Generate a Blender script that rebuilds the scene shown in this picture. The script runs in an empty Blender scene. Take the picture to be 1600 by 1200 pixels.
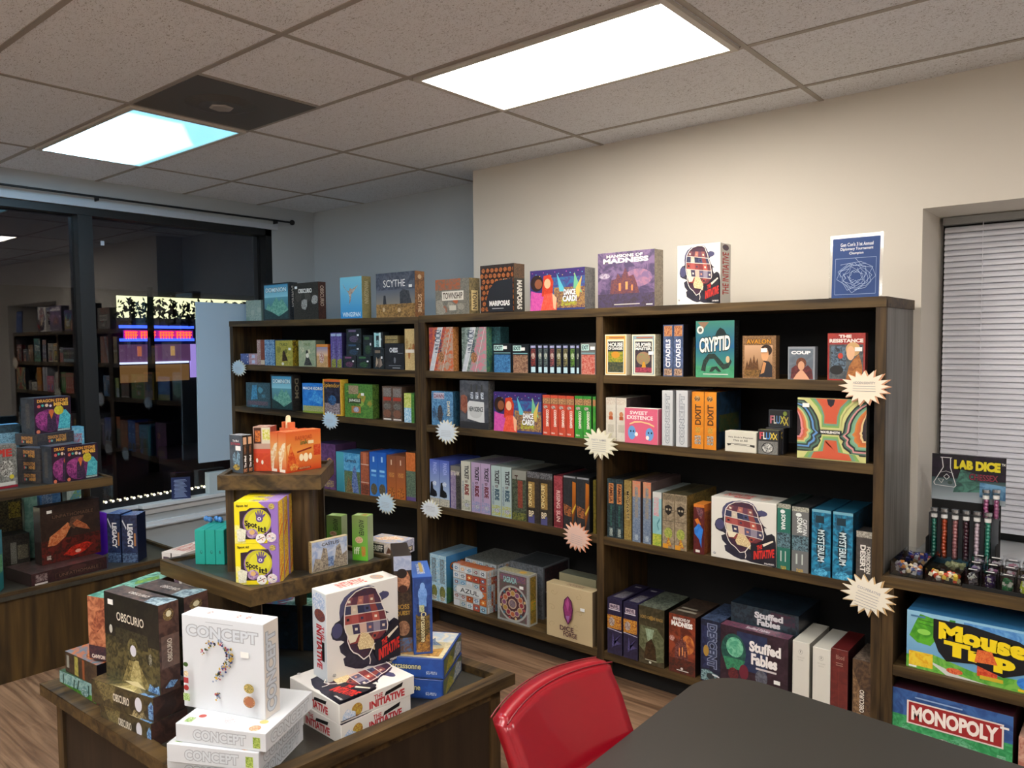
import bpy, bmesh, math, random
from mathutils import Vector, Matrix
random.seed(7)
C = bpy.context.scene.collection
# ------------------------------------------------------------ camera
FP, YAW, PIT, ROL, H = 1204.1, 0.69494, -0.05394, -0.00899, 1.87
fw = Vector((-math.sin(YAW)*math.cos(PIT), math.cos(YAW)*math.cos(PIT), math.sin(PIT)))
r0 = Vector((math.cos(YAW), math.sin(YAW), 0)); u0_ = r0.cross(fw)
rt = r0*math.cos(ROL)+u0_*math.sin(ROL); up = u0_*math.cos(ROL)-r0*math.sin(ROL)
cam = bpy.data.objects.new('camera', bpy.data.cameras.new('camera')); C.objects.link(cam)
cam.matrix_world = Matrix(((rt.x, up.x, -fw.x, 0), (rt.y, up.y, -fw.y, 0), (rt.z, up.z, -fw.z, H), (0, 0, 0, 1)))
cam.data.sensor_width = 36; cam.data.lens = FP/1600*36; cam.data.clip_start = .02
bpy.context.scene.camera = cam
# ------------------------------------------------------------ world + exposure
w = bpy.data.worlds.new('night'); bpy.context.scene.world = w; w.use_nodes = True
w.node_tree.nodes['Background'].inputs[0].default_value = (.006, .0065, .009, 1)
w.node_tree.nodes['Background'].inputs[1].default_value = .6
vs = bpy.context.scene.view_settings
vs.view_transform = 'Standard'; vs.look = 'None'; vs.gamma = 1; vs.use_curve_mapping = False
vs.exposure = 1.05
LIGHT_WARM, LIGHT_COOL, LIGHT_REAR = 11.0, 11.0, 14.0
CEIL = H+1.2

# ------------------------------------------------------------ measuring: rays from the photo's pixels to real planes
def ray(x, y): return fw*FP+rt*(x-800)+up*(600-y)
def onz(x, y, z): d = ray(x, y); return Vector((d.x*z/d.z, d.y*z/d.z, z+H))
def ony(x, y, Y): d = ray(x, y); return Vector((d.x*Y/d.y, Y, d.z*Y/d.y+H))
def onx(x, y, X): d = ray(x, y); return Vector((X, d.y*X/d.x, d.z*X/d.x+H))
SL = .078/2.22
def onu1(x, y, ins):                      # the long left bookcase stands two degrees askew
    d = ray(x, y); a = 3.505+3.714*SL+ins
    t = a/(d.y-SL*d.x); return Vector((d.x*t, d.y*t, d.z*t+H))

# ------------------------------------------------------------ colour + materials
def lin(c):
    c = c.lstrip('#'); o = []
    for i in (0, 2, 4):
        v = int(c[i:i+2], 16)/255; o.append(v/12.92 if v <= .04045 else ((v+.055)/1.055)**2.4)
    return (*o, 1)
def mat(name):
    m = bpy.data.materials.new(name); m.use_nodes = True
    nt = m.node_tree; return m, nt, nt.nodes['Principled BSDF']
def plain(name, col, rough=.5, metal=0, spec=.5, coat=0):
    m, nt, b = mat(name); b.inputs['Base Color'].default_value = lin(col); b.inputs['Roughness'].default_value = rough
    b.inputs['Metallic'].default_value = metal; b.inputs['Specular IOR Level'].default_value = spec; b.inputs['Coat Weight'].default_value = coat
    n = nt.nodes.new('ShaderNodeTexNoise'); n.inputs['Scale'].default_value = 140
    bp = nt.nodes.new('ShaderNodeBump'); bp.inputs['Strength'].default_value = .03
    nt.links.new(n.outputs['Fac'], bp.inputs['Height']); nt.links.new(bp.outputs[0], b.inputs['Normal'])
    return m
def card(name, rough, coat):
    m, nt, b = mat(name); N = nt.nodes.new; Lk = nt.links.new
    a = N('ShaderNodeAttribute'); a.attribute_name = 'ca'
    c = N('ShaderNodeAttribute'); c.attribute_name = 'cb'
    s = N('ShaderNodeAttribute'); s.attribute_name = 'nz'
    t = N('ShaderNodeTexCoord'); n = N('ShaderNodeTexNoise'); n.inputs['Detail'].default_value = 4; n.inputs['Distortion'].default_value = 1.2
    Lk(t.outputs['Object'], n.inputs['Vector']); ms_ = N('ShaderNodeMath'); ms_.operation = 'MULTIPLY'; ms_.inputs[1].default_value = 1.7; Lk(s.outputs['Fac'], ms_.inputs[0]); Lk(ms_.outputs[0], n.inputs['Scale'])
    r = N('ShaderNodeMapRange'); r.inputs['From Min'].default_value = .40; r.inputs['From Max'].default_value = .60; Lk(n.outputs['Fac'], r.inputs['Value'])
    x = N('ShaderNodeMix'); x.data_type = 'RGBA'; Lk(r.outputs[0], x.inputs[0]); Lk(a.outputs['Color'], x.inputs[6]); Lk(c.outputs['Color'], x.inputs[7])
    Lk(x.outputs[2], b.inputs['Base Color']); b.inputs['Roughness'].default_value = rough; b.inputs['Coat Weight'].default_value = coat; b.inputs['Coat Roughness'].default_value = .12
    b.inputs['Specular IOR Level'].default_value = .4
    return m
CARD = card('printed_card', .45, 0); WRAP = card('shrink_wrapped_card', .35, .35)
def wood(name, c1, c2, rough=.5, axis=0, scale=1.0, spec=.35):
    m, nt, b = mat(name); N = nt.nodes.new; Lk = nt.links.new
    t = N('ShaderNodeTexCoord'); mp = N('ShaderNodeMapping'); s = [38, 38, 38]; s[axis] = 2.2
    mp.inputs['Scale'].default_value = [v*scale for v in s]; Lk(t.outputs['Object'], mp.inputs[0])
    n = N('ShaderNodeTexNoise'); n.inputs['Scale'].default_value = 1; n.inputs['Detail'].default_value = 6; n.inputs['Distortion'].default_value = .8; Lk(mp.outputs[0], n.inputs['Vector'])
    mp2 = N('ShaderNodeMapping'); s = [7, 7, 7]; s[axis] = .9; mp2.inputs['Scale'].default_value = s; Lk(t.outputs['Object'], mp2.inputs[0])
    n2 = N('ShaderNodeTexNoise'); n2.inputs['Scale'].default_value = 1; n2.inputs['Detail'].default_value = 3; n2.inputs['Distortion'].default_value = 2; Lk(mp2.outputs[0], n2.inputs['Vector'])
    ad = N('ShaderNodeMath'); ad.operation = 'ADD'; Lk(n.outputs['Fac'], ad.inputs[0]); Lk(n2.outputs['Fac'], ad.inputs[1])
    cr = N('ShaderNodeValToRGB'); cr.color_ramp.elements[0].position = .0; cr.color_ramp.elements[1].position = 1
    mr = N('ShaderNodeMapRange'); mr.inputs['From Min'].default_value = .75; mr.inputs['From Max'].default_value = 1.25; Lk(ad.outputs[0], mr.inputs['Value']); Lk(mr.outputs[0], cr.inputs[0])
    cr.color_ramp.elements[0].color = lin(c1); cr.color_ramp.elements[1].color = lin(c2); Lk(cr.outputs[0], b.inputs['Base Color'])
    b.inputs['Roughness'].default_value = rough; b.inputs['Specular IOR Level'].default_value = spec
    bp = N('ShaderNodeBump'); bp.inputs['Strength'].default_value = .12; bp.inputs['Distance'].default_value = .002; Lk(n.outputs['Fac'], bp.inputs['Height']); Lk(bp.outputs[0], b.inputs['Normal'])
    return m
WX = wood('dark_walnut_long', '#261c10', '#5c4828', axis=0); WY = wood('dark_walnut_deep', '#261c10', '#5a4628', axis=1); WZ = wood('dark_walnut_upright', '#251b0f', '#564226', axis=2)
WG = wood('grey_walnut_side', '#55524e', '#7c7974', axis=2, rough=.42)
WB = wood('plywood_panel', '#2b2012', '#54401f', axis=2, scale=.5)
WD = wood('island_panel', '#241b13', '#33271c', axis=2, scale=.7)
SURF = wood('dark_board_surface', '#2c2b26', '#3b3932', axis=0, rough=.4, spec=.5)
BLACK = plain('black_back_board', '#040405', .8); METAL = plain('dark_window_metal', '#0a0f13', .5, .0)
def tiles():
    m, nt, b = mat('ceiling_tile'); N = nt.nodes.new; Lk = nt.links.new
    t = N('ShaderNodeTexCoord'); mp = N('ShaderNodeMapping'); mp.inputs['Scale'].default_value = (60, 120, 60); Lk(t.outputs['Object'], mp.inputs[0])
    n = N('ShaderNodeTexNoise'); n.inputs['Scale'].default_value = 1; n.inputs['Detail'].default_value = 3; n.inputs['Distortion'].default_value = 2.5; Lk(mp.outputs[0], n.inputs['Vector'])
    r = N('ShaderNodeMapRange'); r.inputs['From Min'].default_value = .33; r.inputs['From Max'].default_value = .42; Lk(n.outputs['Fac'], r.inputs['Value'])
    x = N('ShaderNodeMix'); x.data_type = 'RGBA'; x.inputs[6].default_value = lin('#908b88'); x.inputs[7].default_value = lin('#eef1f6'); Lk(r.outputs[0], x.inputs[0]); Lk(x.outputs[2], b.inputs['Base Color'])
    b.inputs['Roughness'].default_value = .9
    bp = N('ShaderNodeBump'); bp.inputs['Strength'].default_value = .5; bp.inputs['Distance'].default_value = .004; Lk(r.outputs[0], bp.inputs['Height']); Lk(bp.outputs[0], b.inputs['Normal'])
    return m
TILE = tiles()
def planks():
    m, nt, b = mat('laminate_planks'); N = nt.nodes.new; Lk = nt.links.new
    t = N('ShaderNodeTexCoord'); br = N('ShaderNodeTexBrick'); br.inputs['Scale'].default_value = 1; br.inputs['Mortar Size'].default_value = .0015
    br.inputs['Brick Width'].default_value = 1.2; br.inputs['Row Height'].default_value = .16; br.inputs['Color1'].default_value = (.2, .2, .2, 1); br.inputs['Color2'].default_value = (.9, .9, .9, 1); br.inputs['Mortar'].default_value = (0, 0, 0, 1)
    Lk(t.outputs['Object'], br.inputs['Vector'])
    mp = N('ShaderNodeMapping'); mp.inputs['Scale'].default_value = (1.2, 22, 1); Lk(t.outputs['Object'], mp.inputs[0])
    n = N('ShaderNodeTexNoise'); n.inputs['Scale'].default_value = 1.3; n.inputs['Detail'].default_value = 7; n.inputs['Distortion'].default_value = 1; Lk(mp.outputs[0], n.inputs['Vector'])
    r = N('ShaderNodeMapRange'); r.inputs['From Min'].default_value = .36; r.inputs['From Max'].default_value = .64; Lk(n.outputs['Fac'], r.inputs['Value'])
    mx = N('ShaderNodeMix'); mx.inputs[0].default_value = .3; Lk(r.outputs[0], mx.inputs[2]); Lk(br.outputs['Color'], mx.inputs[3])
    cr = N('ShaderNodeValToRGB'); cr.color_ramp.elements[0].color = lin('#4b3323'); cr.color_ramp.elements[1].color = lin('#94755a'); Lk(mx.outputs[0], cr.inputs[0]); Lk(cr.outputs[0], b.inputs['Base Color'])
    b.inputs['Roughness'].default_value = .42; return m
def wallm(name, col):
    m, nt, b = mat(name); b.inputs['Base Color'].default_value = lin(col); b.inputs['Roughness'].default_value = .62
    n = nt.nodes.new('ShaderNodeTexNoise'); n.inputs['Scale'].default_value = 90; n.inputs['Detail'].default_value = 3
    bp = nt.nodes.new('ShaderNodeBump'); bp.inputs['Strength'].default_value = .1; bp.inputs['Distance'].default_value = .003
    nt.links.new(n.outputs['Fac'], bp.inputs['Height']); nt.links.new(bp.outputs[0], b.inputs['Normal']); return m
WALL = wallm('painted_wall', '#dad4c8'); WALLB = wallm('painted_wall_cool_lit', '#b3bbc0'); WALLW = wallm('white_wall', '#efece6'); TRIM = plain('white_trim_paint', '#d6dade', .4)  # WALLB: same wall paint with the cool panel's blue cast put into it
def glass(name, tint=(1, 1, 1, 1), refl=1.0, rough=.01):
    m, nt, b = mat(name); nt.nodes.remove(b); N = nt.nodes.new; Lk = nt.links.new
    tr = N('ShaderNodeBsdfTransparent'); tr.inputs[0].default_value = tint; g = N('ShaderNodeBsdfGlossy'); g.inputs['Roughness'].default_value = rough
    f = N('ShaderNodeFresnel'); f.inputs[0].default_value = 1.5; mu = N('ShaderNodeMath'); mu.operation = 'MULTIPLY'; mu.use_clamp = True; mu.inputs[1].default_value = refl; Lk(f.outputs[0], mu.inputs[0])
    mx = N('ShaderNodeMixShader'); Lk(mu.outputs[0], mx.inputs[0]); Lk(tr.outputs[0], mx.inputs[1]); Lk(g.outputs[0], mx.inputs[2])
    Lk(mx.outputs[0], nt.nodes['Material Output'].inputs[0]); return m
GLASS = glass('window_glass', (.8, .82, .85, 1), 1.6); ACR = glass('clear_acrylic', (.965, .975, .98, 1), 1.0, .08)
def emit(name, col, s):
    m, nt, b = mat(name); b.inputs['Base Color'].default_value = lin(col); b.inputs['Emission Color'].default_value = lin(col); b.inputs['Emission Strength'].default_value = s; return m

# ------------------------------------------------------------ object helpers
def tag(o, label=None, cat=None, group=None, kind=None):
    if label: o['label'] = label
    if cat: o['category'] = cat
    if group: o['group'] = group
    if kind: o['kind'] = kind
    return o
def obj(name, me, m=None, parent=None):
    o = bpy.data.objects.new(name, me); C.objects.link(o)
    if m and me is not None:
        for q in (m if isinstance(m, list) else [m]): me.materials.append(q)
    if parent: o.parent = parent
    return o
def empty(name, loc, rz=0):
    o = bpy.data.objects.new(name, None); C.objects.link(o); o.location = loc; o.rotation_euler.z = rz; o.empty_display_size = .05
    return o
class MB:
    def __init__(s): s.v = []; s.f = []
    def box(s, x0, y0, z0, x1, y1, z1): return s.prism([(x0, y0), (x1, y0), (x1, y1), (x0, y1)], z0, z1)
    def prism(s, pts, z0, z1):
        n = len(pts); b = len(s.v)
        g = lambda z, i: z[i] if isinstance(z, (list, tuple)) else z
        s.v += [(p[0], p[1], g(z0, i)) for i, p in enumerate(pts)]+[(p[0], p[1], g(z1, i)) for i, p in enumerate(pts)]
        s.f += [tuple(b+i for i in range(n))[::-1], tuple(b+n+i for i in range(n))]+[(b+i, b+(i+1) % n, b+n+(i+1) % n, b+n+i) for i in range(n)]
        return s
    def ring(s, pts, t, z0, z1):
        c = Vector((sum(p[0] for p in pts)/4, sum(p[1] for p in pts)/4)); inn = []
        for i in range(4):
            p = Vector(pts[i][:2]); a = (Vector(pts[i-1][:2])-p).normalized(); b_ = (Vector(pts[(i+1) % 4][:2])-p).normalized(); inn.append(p+(a+b_)*t)
        for i in range(4):
            j = (i+1) % 4; s.prism([tuple(pts[i][:2]), tuple(pts[j][:2]), tuple(inn[j]), tuple(inn[i])], z0, z1)
        return inn
    def tube(s, a, b_, r, n=12, r2=None):
        a = Vector(a); b_ = Vector(b_); d = (b_-a).normalized(); q = d.orthogonal().normalized(); w_ = d.cross(q); k = len(s.v)
        for P, R_ in ((a, r), (b_, r2 if r2 is not None else r)):
            s.v += [tuple(P+q*math.cos(2*math.pi*i/n)*R_+w_*math.sin(2*math.pi*i/n)*R_) for i in range(n)]
        s.f += [tuple(k+i for i in range(n))[::-1], tuple(k+n+i for i in range(n))]+[(k+i, k+(i+1) % n, k+n+(i+1) % n, k+n+i) for i in range(n)]
        return s
    def ball(s, c, r, n=10, m=6):
        k = len(s.v)
        for j in range(m+1):
            a = math.pi*j/m
            for i in range(n): s.v.append((c[0]+r*math.sin(a)*math.cos(2*math.pi*i/n), c[1]+r*math.sin(a)*math.sin(2*math.pi*i/n), c[2]+r*math.cos(a)))
        for j in range(m):
            for i in range(n): s.f.append((k+j*n+i, k+(j+1)*n+i, k+(j+1)*n+(i+1) % n, k+j*n+(i+1) % n))
        return s
    def build(s, name, m=None, parent=None, bevel=0, smooth=False, org=None):
        if org is not None: s.v = [tuple(Vector(v)-Vector(org)) for v in s.v]
        me = bpy.data.meshes.new(name); me.from_pydata(s.v, [], s.f); bm = bmesh.new(); bm.from_mesh(me)
        bmesh.ops.remove_doubles(bm, verts=bm.verts, dist=1e-6); bmesh.ops.recalc_face_normals(bm, faces=bm.faces)
        if bevel: bmesh.ops.bevel(bm, geom=bm.edges[:], offset=bevel, segments=2, affect='EDGES', profile=.7)
        if smooth:
            for f in bm.faces: f.smooth = True
        bm.to_mesh(me); bm.free(); o = obj(name, me, m, parent)
        if org is not None: o.location = org
        return o

# ------------------------------------------------------------ printed faces
TX = {}
def text_mesh(s, off):
    k = (s, off)
    if k in TX: return TX[k]
    cu = bpy.data.curves.new('t', 'FONT'); cu.body = s; cu.offset = off; cu.fill_mode = 'FRONT'; cu.resolution_u = 3
    o = bpy.data.objects.new('t', cu); C.objects.link(o); bpy.context.view_layer.update()
    me = o.to_mesh(); v = [(q.co.x, q.co.y) for q in me.vertices]; f = [tuple(p.vertices) for p in me.polygons]
    o.to_mesh_clear(); bpy.data.objects.remove(o); bpy.data.curves.remove(cu)
    TX[k] = (v, f); return TX[k]
def Rr(a, b, c, d, ca, cb=None, n=60): return ('poly', [(a, b), (c, b), (c, d), (a, d)], ca, cb, n)
def Pp(pts, ca, cb=None, n=60): return ('poly', pts, ca, cb, n)
def Ee(x, y, rx, ry, ca, cb=None, n=60, k=22): return ('poly', [(x+rx*math.cos(2*math.pi*i/k), y+ry*math.sin(2*math.pi*i/k)) for i in range(k)], ca, cb, n)
def Tt(s, a, b, c, d, col, rot=0, out=None, bold=.02): return ('text', s, (a, b, c, d), col, rot, out, bold)
def Ll(pts, wd, col):
    out = []
    for (x0, y0), (x1, y1) in zip(pts, pts[1:]):
        l = math.hypot(x1-x0, y1-y0) or 1; nx, ny = -(y1-y0)/l*wd/2, (x1-x0)/l*wd/2
        out.append(('poly', [(x0+nx, y0+ny), (x0-nx, y0-ny), (x1-nx, y1-ny), (x1+nx, y1+ny)], col, None, 60))
    return out
FACES = {'front': lambda w, d, h: ((-w/2, 0, 0), (w, 0, 0), (0, 0, h), (0, -1, 0)), 'right': lambda w, d, h: ((w/2, 0, 0), (0, d, 0), (0, 0, h), (1, 0, 0)),
         'left': lambda w, d, h: ((-w/2, d, 0), (0, -d, 0), (0, 0, h), (-1, 0, 0)), 'top': lambda w, d, h: ((-w/2, 0, h), (w, 0, 0), (0, d, 0), (0, 0, 1))}
def printed(name, w, d, h, arts, body, m=WRAP, bev=.0015):
    """one carton as one mesh: body colour per side, printed shapes laid on its faces"""
    me = bpy.data.meshes.new(name); V = []; F = []; CA = []; CB = []; NZ = []
    bm = bmesh.new(); bmesh.ops.create_cube(bm, size=1)
    for v in bm.verts: v.co = Vector((v.co.x*w, (v.co.y+.5)*d, (v.co.z+.5)*h))
    bmesh.ops.bevel(bm, geom=bm.edges[:], offset=min(bev, w*.1, d*.1, h*.1), segments=1, affect='EDGES'); bm.normal_update()
    bd = body if isinstance(body, dict) else {'all': body}
    for v in bm.verts: V.append(tuple(v.co))
    for f in bm.faces:
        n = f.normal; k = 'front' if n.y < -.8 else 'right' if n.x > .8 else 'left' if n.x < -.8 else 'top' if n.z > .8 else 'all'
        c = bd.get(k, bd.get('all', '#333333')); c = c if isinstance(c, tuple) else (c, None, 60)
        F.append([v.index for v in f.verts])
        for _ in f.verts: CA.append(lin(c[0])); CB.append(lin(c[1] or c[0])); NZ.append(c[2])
    bm.free()
    for face, prims in arts.items():
        o, U, W_, N = (Vector(q) for q in FACES[face](w, d, h)); L = 0
        flat = []
        for p in prims: flat += p if isinstance(p, list) else [p]
        for p in flat:
            L += 1; off = N*(.00012*L+.0001)
            if p[0] == 'poly':
                _, pts, ca, cb, nz = p
                if isinstance(ca, tuple): cs = [ca[0] if q[1] < .5*(min(z[1] for z in pts)+max(z[1] for z in pts)) else ca[1] for q in pts]
                else: cs = [ca]*len(pts)
                b = len(V)
                for q in pts: V.append(tuple(o+U*min(1, max(0, q[0]))+W_*min(1, max(0, q[1]))+off))
                F.append(list(range(b, b+len(pts))))
                for c in cs: CA.append(lin(c)); CB.append(lin(cb or c)); NZ.append(nz)
            else:
                _, s, (a, b_, c, d_), col, rot, out, bold = p
                vs_, fs_ = text_mesh(s, bold)
                if not vs_: continue
                mx = max(q[0] for q in vs_); mn = min(q[0] for q in vs_); my = max(q[1] for q in vs_); ny = min(q[1] for q in vs_)
                for (cc, ofs, dz) in ([(out, bold+.06, 0)] if out else [])+[(col, bold, 1)]:
                    L += dz; offt = N*(.00012*L+.0001); v2, f2 = text_mesh(s, ofs); b = len(V)
                    for q in v2:
                        u = (q[0]-mn)/(mx-mn or 1); v = (q[1]-ny)/(my-ny or 1)
                        if rot == -90: u, v = v, 1-u
                        elif rot == 90: u, v = 1-v, u
                        elif rot: # slanted, shear up
                            v = v+(u-.5)*rot
                        V.append(tuple(o+U*(a+u*(c-a))+W_*(b_+v*(d_-b_))+offt))
                    for f in f2:
                        F.append([b+i for i in f])
                        for _ in f: CA.append(lin(cc)); CB.append(lin(cc)); NZ.append(60)
    me.from_pydata(V, [], F)
    for nm, dat in (('ca', CA), ('cb', CB)):
        at = me.attributes.new(nm, 'FLOAT_COLOR', 'CORNER'); at.data.foreach_set('color', [x for c in dat for x in c])
    at = me.attributes.new('nz', 'FLOAT', 'CORNER'); at.data.foreach_set('value', NZ)
    me.materials.append(m); return me
STICK = plain('price_sticker_paper', '#e9e9e6', .5)
def sticker(o, w, d, h, u, v, s=.03):
    b = MB(); x = -w/2+w*u; z = h*v; b.box(x-s/2, -.0042, z-s*.3, x+s/2, -.0034, z+s*.3); b.build('price_sticker', STICK, o)
ORD = {1: [''], 2: ['left', 'right'], 3: ['leftmost', 'middle', 'rightmost'], 4: ['leftmost', 'second from left', 'third from left', 'rightmost'],
       5: ['leftmost', 'second from left', 'middle', 'fourth from left', 'rightmost']}
def place(me, loc, rz, label, group=None, st=None, dims=None, cat='board game', name='game_box'):
    o = bpy.data.objects.new(name, me); C.objects.link(o); o.location = loc; o.rotation_euler.z = rz
    tag(o, label, cat, group)
    if st: sticker(o, *dims, *st)
    return o
def shelf(rowz, x0, x1, yt, arts, body, label, n=1, ins=.02, dep=.2, group=None, st=None, u1=False, m=WRAP, gap=.0028):
    """n equal cartons side by side on a shelf; edges read off the photo at the shelf's front plane"""
    pos = (lambda x, y: onu1(x, y, ins)) if u1 else (lambda x, y: ony(x, y, 3.505+ins))
    a = pos(x0, yt); b = pos(x1, yt); z = rowz(a.x)+H if callable(rowz) else rowz+H
    h = a.z-z; W_ = (b-a).length/n-gap; rz = math.atan(SL) if u1 else 0
    dd = dep if not u1 else min(dep, .5)
    me = printed('game_box', W_, dd, h, arts, body, m)
    for i in range(n):
        p = a.lerp(b, (i+.5)/n)
        zz = rowz(p.x)+H if callable(rowz) else z
        lb = label if n == 1 else label.replace('{o}', ORD[n][i])
        place(me, (p.x, p.y, zz+.0005), rz, lb, group, st, (W_, dd, h))
    return a, b, h
def corner(zb, Lp, Fp, Rp, yt, arts, body, label, use='L', w=None, d=None, h=None, st=None, m=WRAP, group=None, name='game_box', cat='board game', lift=0):
    """carton seen at a corner: Lp, Fp, Rp are the bottom-left, bottom-front and bottom-right corners in the photo on the plane zb"""
    Fw = onz(*Fp, zb); Lw = onz(*Lp, zb); Rw = onz(*Rp, zb)
    if use == 'L': a = math.atan2((Fw-Lw).y, (Fw-Lw).x)
    else: a = math.atan2((Rw-Fw).y, (Rw-Fw).x)-math.pi/2
    w = w or (Fw-Lw).length; d = d or (Rw-Fw).length
    if h is None:
        q = ray(Fp[0], yt); k = math.hypot(Fw.x, Fw.y)/math.hypot(q.x, q.y); h = k*q.z-zb
    e = Vector((math.cos(a), math.sin(a), 0)); o = Fw-e*(w/2)
    me = printed(name, w, d, h, arts, body, m)
    ob = place(me, (o.x, o.y, zb+H+.0005+lift), a, label, group, st, (w, d, h), cat, name)
    return ob, w, d, h, a

# ============================================================ the room
XW = -5.95; YM = 4.03; YR = 4.32; XJ = -3.70; XE = 3.0; YB = -3.6
def S(o): o['kind'] = 'structure'; return o
S(MB().box(XW-.3, YB, -.05, XE, 4.9, 0).build('floor', planks()))
S(MB().box(XW, YB, CEIL, XE, 4.5, CEIL+.05).build('ceiling', TILE))
g = MB(); GX = [-5.24+1.307*i for i in range(-1, 7)]; GY = [1.78+.656*i for i in range(-8, 5)]
for x in GX:
    if x > XW: g.box(x-.012, YB, CEIL-.004, x+.012, 4.32 if x < XJ else YM, CEIL)
for y in GY:
    if y > YB: g.box(XW if y < 4.3 else XW, y-.012, CEIL-.0035, XE if y < YM else XJ, y+.012, CEIL)
g.box(-3.292, 1.78, CEIL-.0037, -3.268, 2.436, CEIL)
S(g.build('trim_1', plain('grid_bar_paint', '#a39c93', .5)))
wb = MB(); wb.box(XJ, YM, 0, -.85, 4.9, CEIL); wb.box(-.85, YM, H+.607, 1.0, 4.9, CEIL); wb.box(-.85, YM, 0, 1.0, 4.9, H-1.06); wb.box(1.0, YM, 0, XE, 4.9, CEIL)
wb.box(-.85, 4.55, H-1.06, 1.0, 4.9, H+.607)
S(wb.build('wall_back', WALL))
S(MB().box(XW-.3, YR, 0, XJ, 4.9, CEIL).build('wall_recess', WALLB))
wl = MB(); wl.box(XW-.3, -2.2, H+1.0, XW, YR, CEIL); wl.box(XW-.3, 3.88, H-1.25, XW, YR, H+1.0); wl.box(XW-.3, YB, 0, XW, -2.2, CEIL)
wl.box(XW-.3, -2.2, 0, XW-.08, 2.69, H-1.25); wl.box(XW-.3, 2.69, 0, XW, YR, H-1.25)
S(wl.build('wall_left', WALLB))
S(MB().box(XE, YB, 0, XE+.1, 4.9, CEIL).build('wall_right', WALLW)); S(MB().box(XW-.3, YB-.1, 0, XE+.1, YB, CEIL).build('wall_front', WALLW))
sl = MB(); sl.box(XW-.12, 2.66, H-1.25, XW+.05, 3.9, H-1.225); sl.box(XW-.1, 2.69, H-1.30, XW+.02, 3.9, H-1.25); sl.box(XW-.1, 2.675, H-1.40, XW+.045, 3.9, H-1.385); sl.box(XW-.1, 2.68, H-1.385, XW+.03, 3.9, H-1.36); sl.box(XW-.1, 2.67, H-1.415, XW+.02, 3.9, H-1.4)
sl.box(XW-.2, -2.2, H-1.25, XW-.02, 2.66, H-1.225)
S(sl.build('trim_2', TRIM, bevel=.003))
# big dark shop window on the left
wn = empty('window_1', (XW-.1, 0, H-1.25)); S(wn)
def part(mb, name, m, par, **k):
    loc = Vector(par.location); o = mb.build(name, m, None, **k); o.parent = par; o.matrix_parent_inverse = par.matrix_basis.inverted(); return o
bpy.context.view_layer.update()
f = MB(); f.box(XW-.14, -2.2, H+.945, XW-.005, 3.88, H+1.0); f.box(XW-.14, 3.82, H-1.25, XW-.005, 3.88, H+1.0); f.box(XW-.14, -2.2, H-1.225, XW-.06, 3.88, H-1.18); f.box(XW-.14, -2.2, H-1.25, XW-.005, -2.14, H+1)
part(f, 'window_frame', METAL, wn)
part(MB().box(XW-.13, 2.30, H-1.2, XW-.01, 2.40, H+.96), 'mullion', METAL, wn)
for y0, y1 in ((-2.14, 2.30), (2.40, 3.82)): part(MB().box(XW-.098, y0, H-1.18, XW-.092, y1, H+.945), 'pane', GLASS, wn)
# header band + curtain rod
S(MB().box(XW, -2.2, H+1.0, XW+.02, 3.93, H+1.045).build('trim_3', plain('pale_header', '#b9c2cc', .4)))
cr_ = empty('curtain_rod', (XW+.06, 0, H+1.075)); tag(cr_, 'thin black curtain rod with a ball end above the dark shop window', 'curtain rod')
part(MB().tube((XW+.06, -2.3, H+1.075), (XW+.06, 4.02, H+1.075), .008), 'rod', METAL, cr_)
part(MB().ball((XW+.06, 4.05, H+1.075), .024), 'finial', METAL, cr_, smooth=True)
for y in (2.42, 3.9, -.5): part(MB().box(XW, y-.004, H+1.05, XW+.062, y+.004, H+1.08), 'bracket', METAL, cr_)
# right window with blinds
w2 = empty('window_2', (.1, 4.5, H-1)); S(w2); bpy.context.view_layer.update()
f = MB(); f.box(-.85, 4.5, H-1.01, -.8, 4.55, H+.607); f.box(.95, 4.5, H-1.01, 1.0, 4.55, H+.607); f.box(-.8, 4.5, H+.56, .95, 4.55, H+.607); f.box(-.8, 4.5, H-1.01, .95, 4.55, H-.95)
part(f, 'window_frame', METAL, w2); part(MB().box(-.8, 4.52, H-.95, .95, 4.53, H+.56), 'pane', GLASS, w2)
S(MB().box(-.85, YM-.02, H-1.06, 1.0, 4.5, H-1.01).build('trim_4', TRIM, bevel=.003))
bl = empty('window_blind', (.1, 4.42, H+.6)); tag(bl, 'white horizontal slat blind closed over the recessed window', 'blind'); bpy.context.view_layer.update()
SLAT = plain('blind_vinyl', '#e6e8f2', .45)
part(MB().box(-.835, 4.395, H+.568, .98, 4.445, H+.604), 'headrail', plain('headrail_paint', '#9a9c9c', .5), bl)
s = MB(); z = H+.555
while z > H-.93:
    pr = [(4.424, .001), (4.415, -.006), (4.408, -.016), (4.4065, -.0272)]
    for (ya_, za_), (yb_, zb2) in zip(pr, pr[1:]):
        s.prism([(-.828, yb_), (.975, yb_), (.975, ya_), (-.828, ya_)], [z+zb2, z+zb2, z+za_, z+za_], [z+zb2+.0012, z+zb2+.0012, z+za_+.0012, z+za_+.0012])
    z -= .0285
part(s, 'slats', SLAT, bl)
part(MB().box(-.83, 4.405, H-.955, .975, 4.44, H-.935), 'bottom_rail', SLAT, bl)
for x in (-.66, .1, .8): part(MB().box(x-.0015, 4.4, H-.94, x+.0015, 4.403, H+.57), 'ladder_cord', SLAT, bl)
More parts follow.
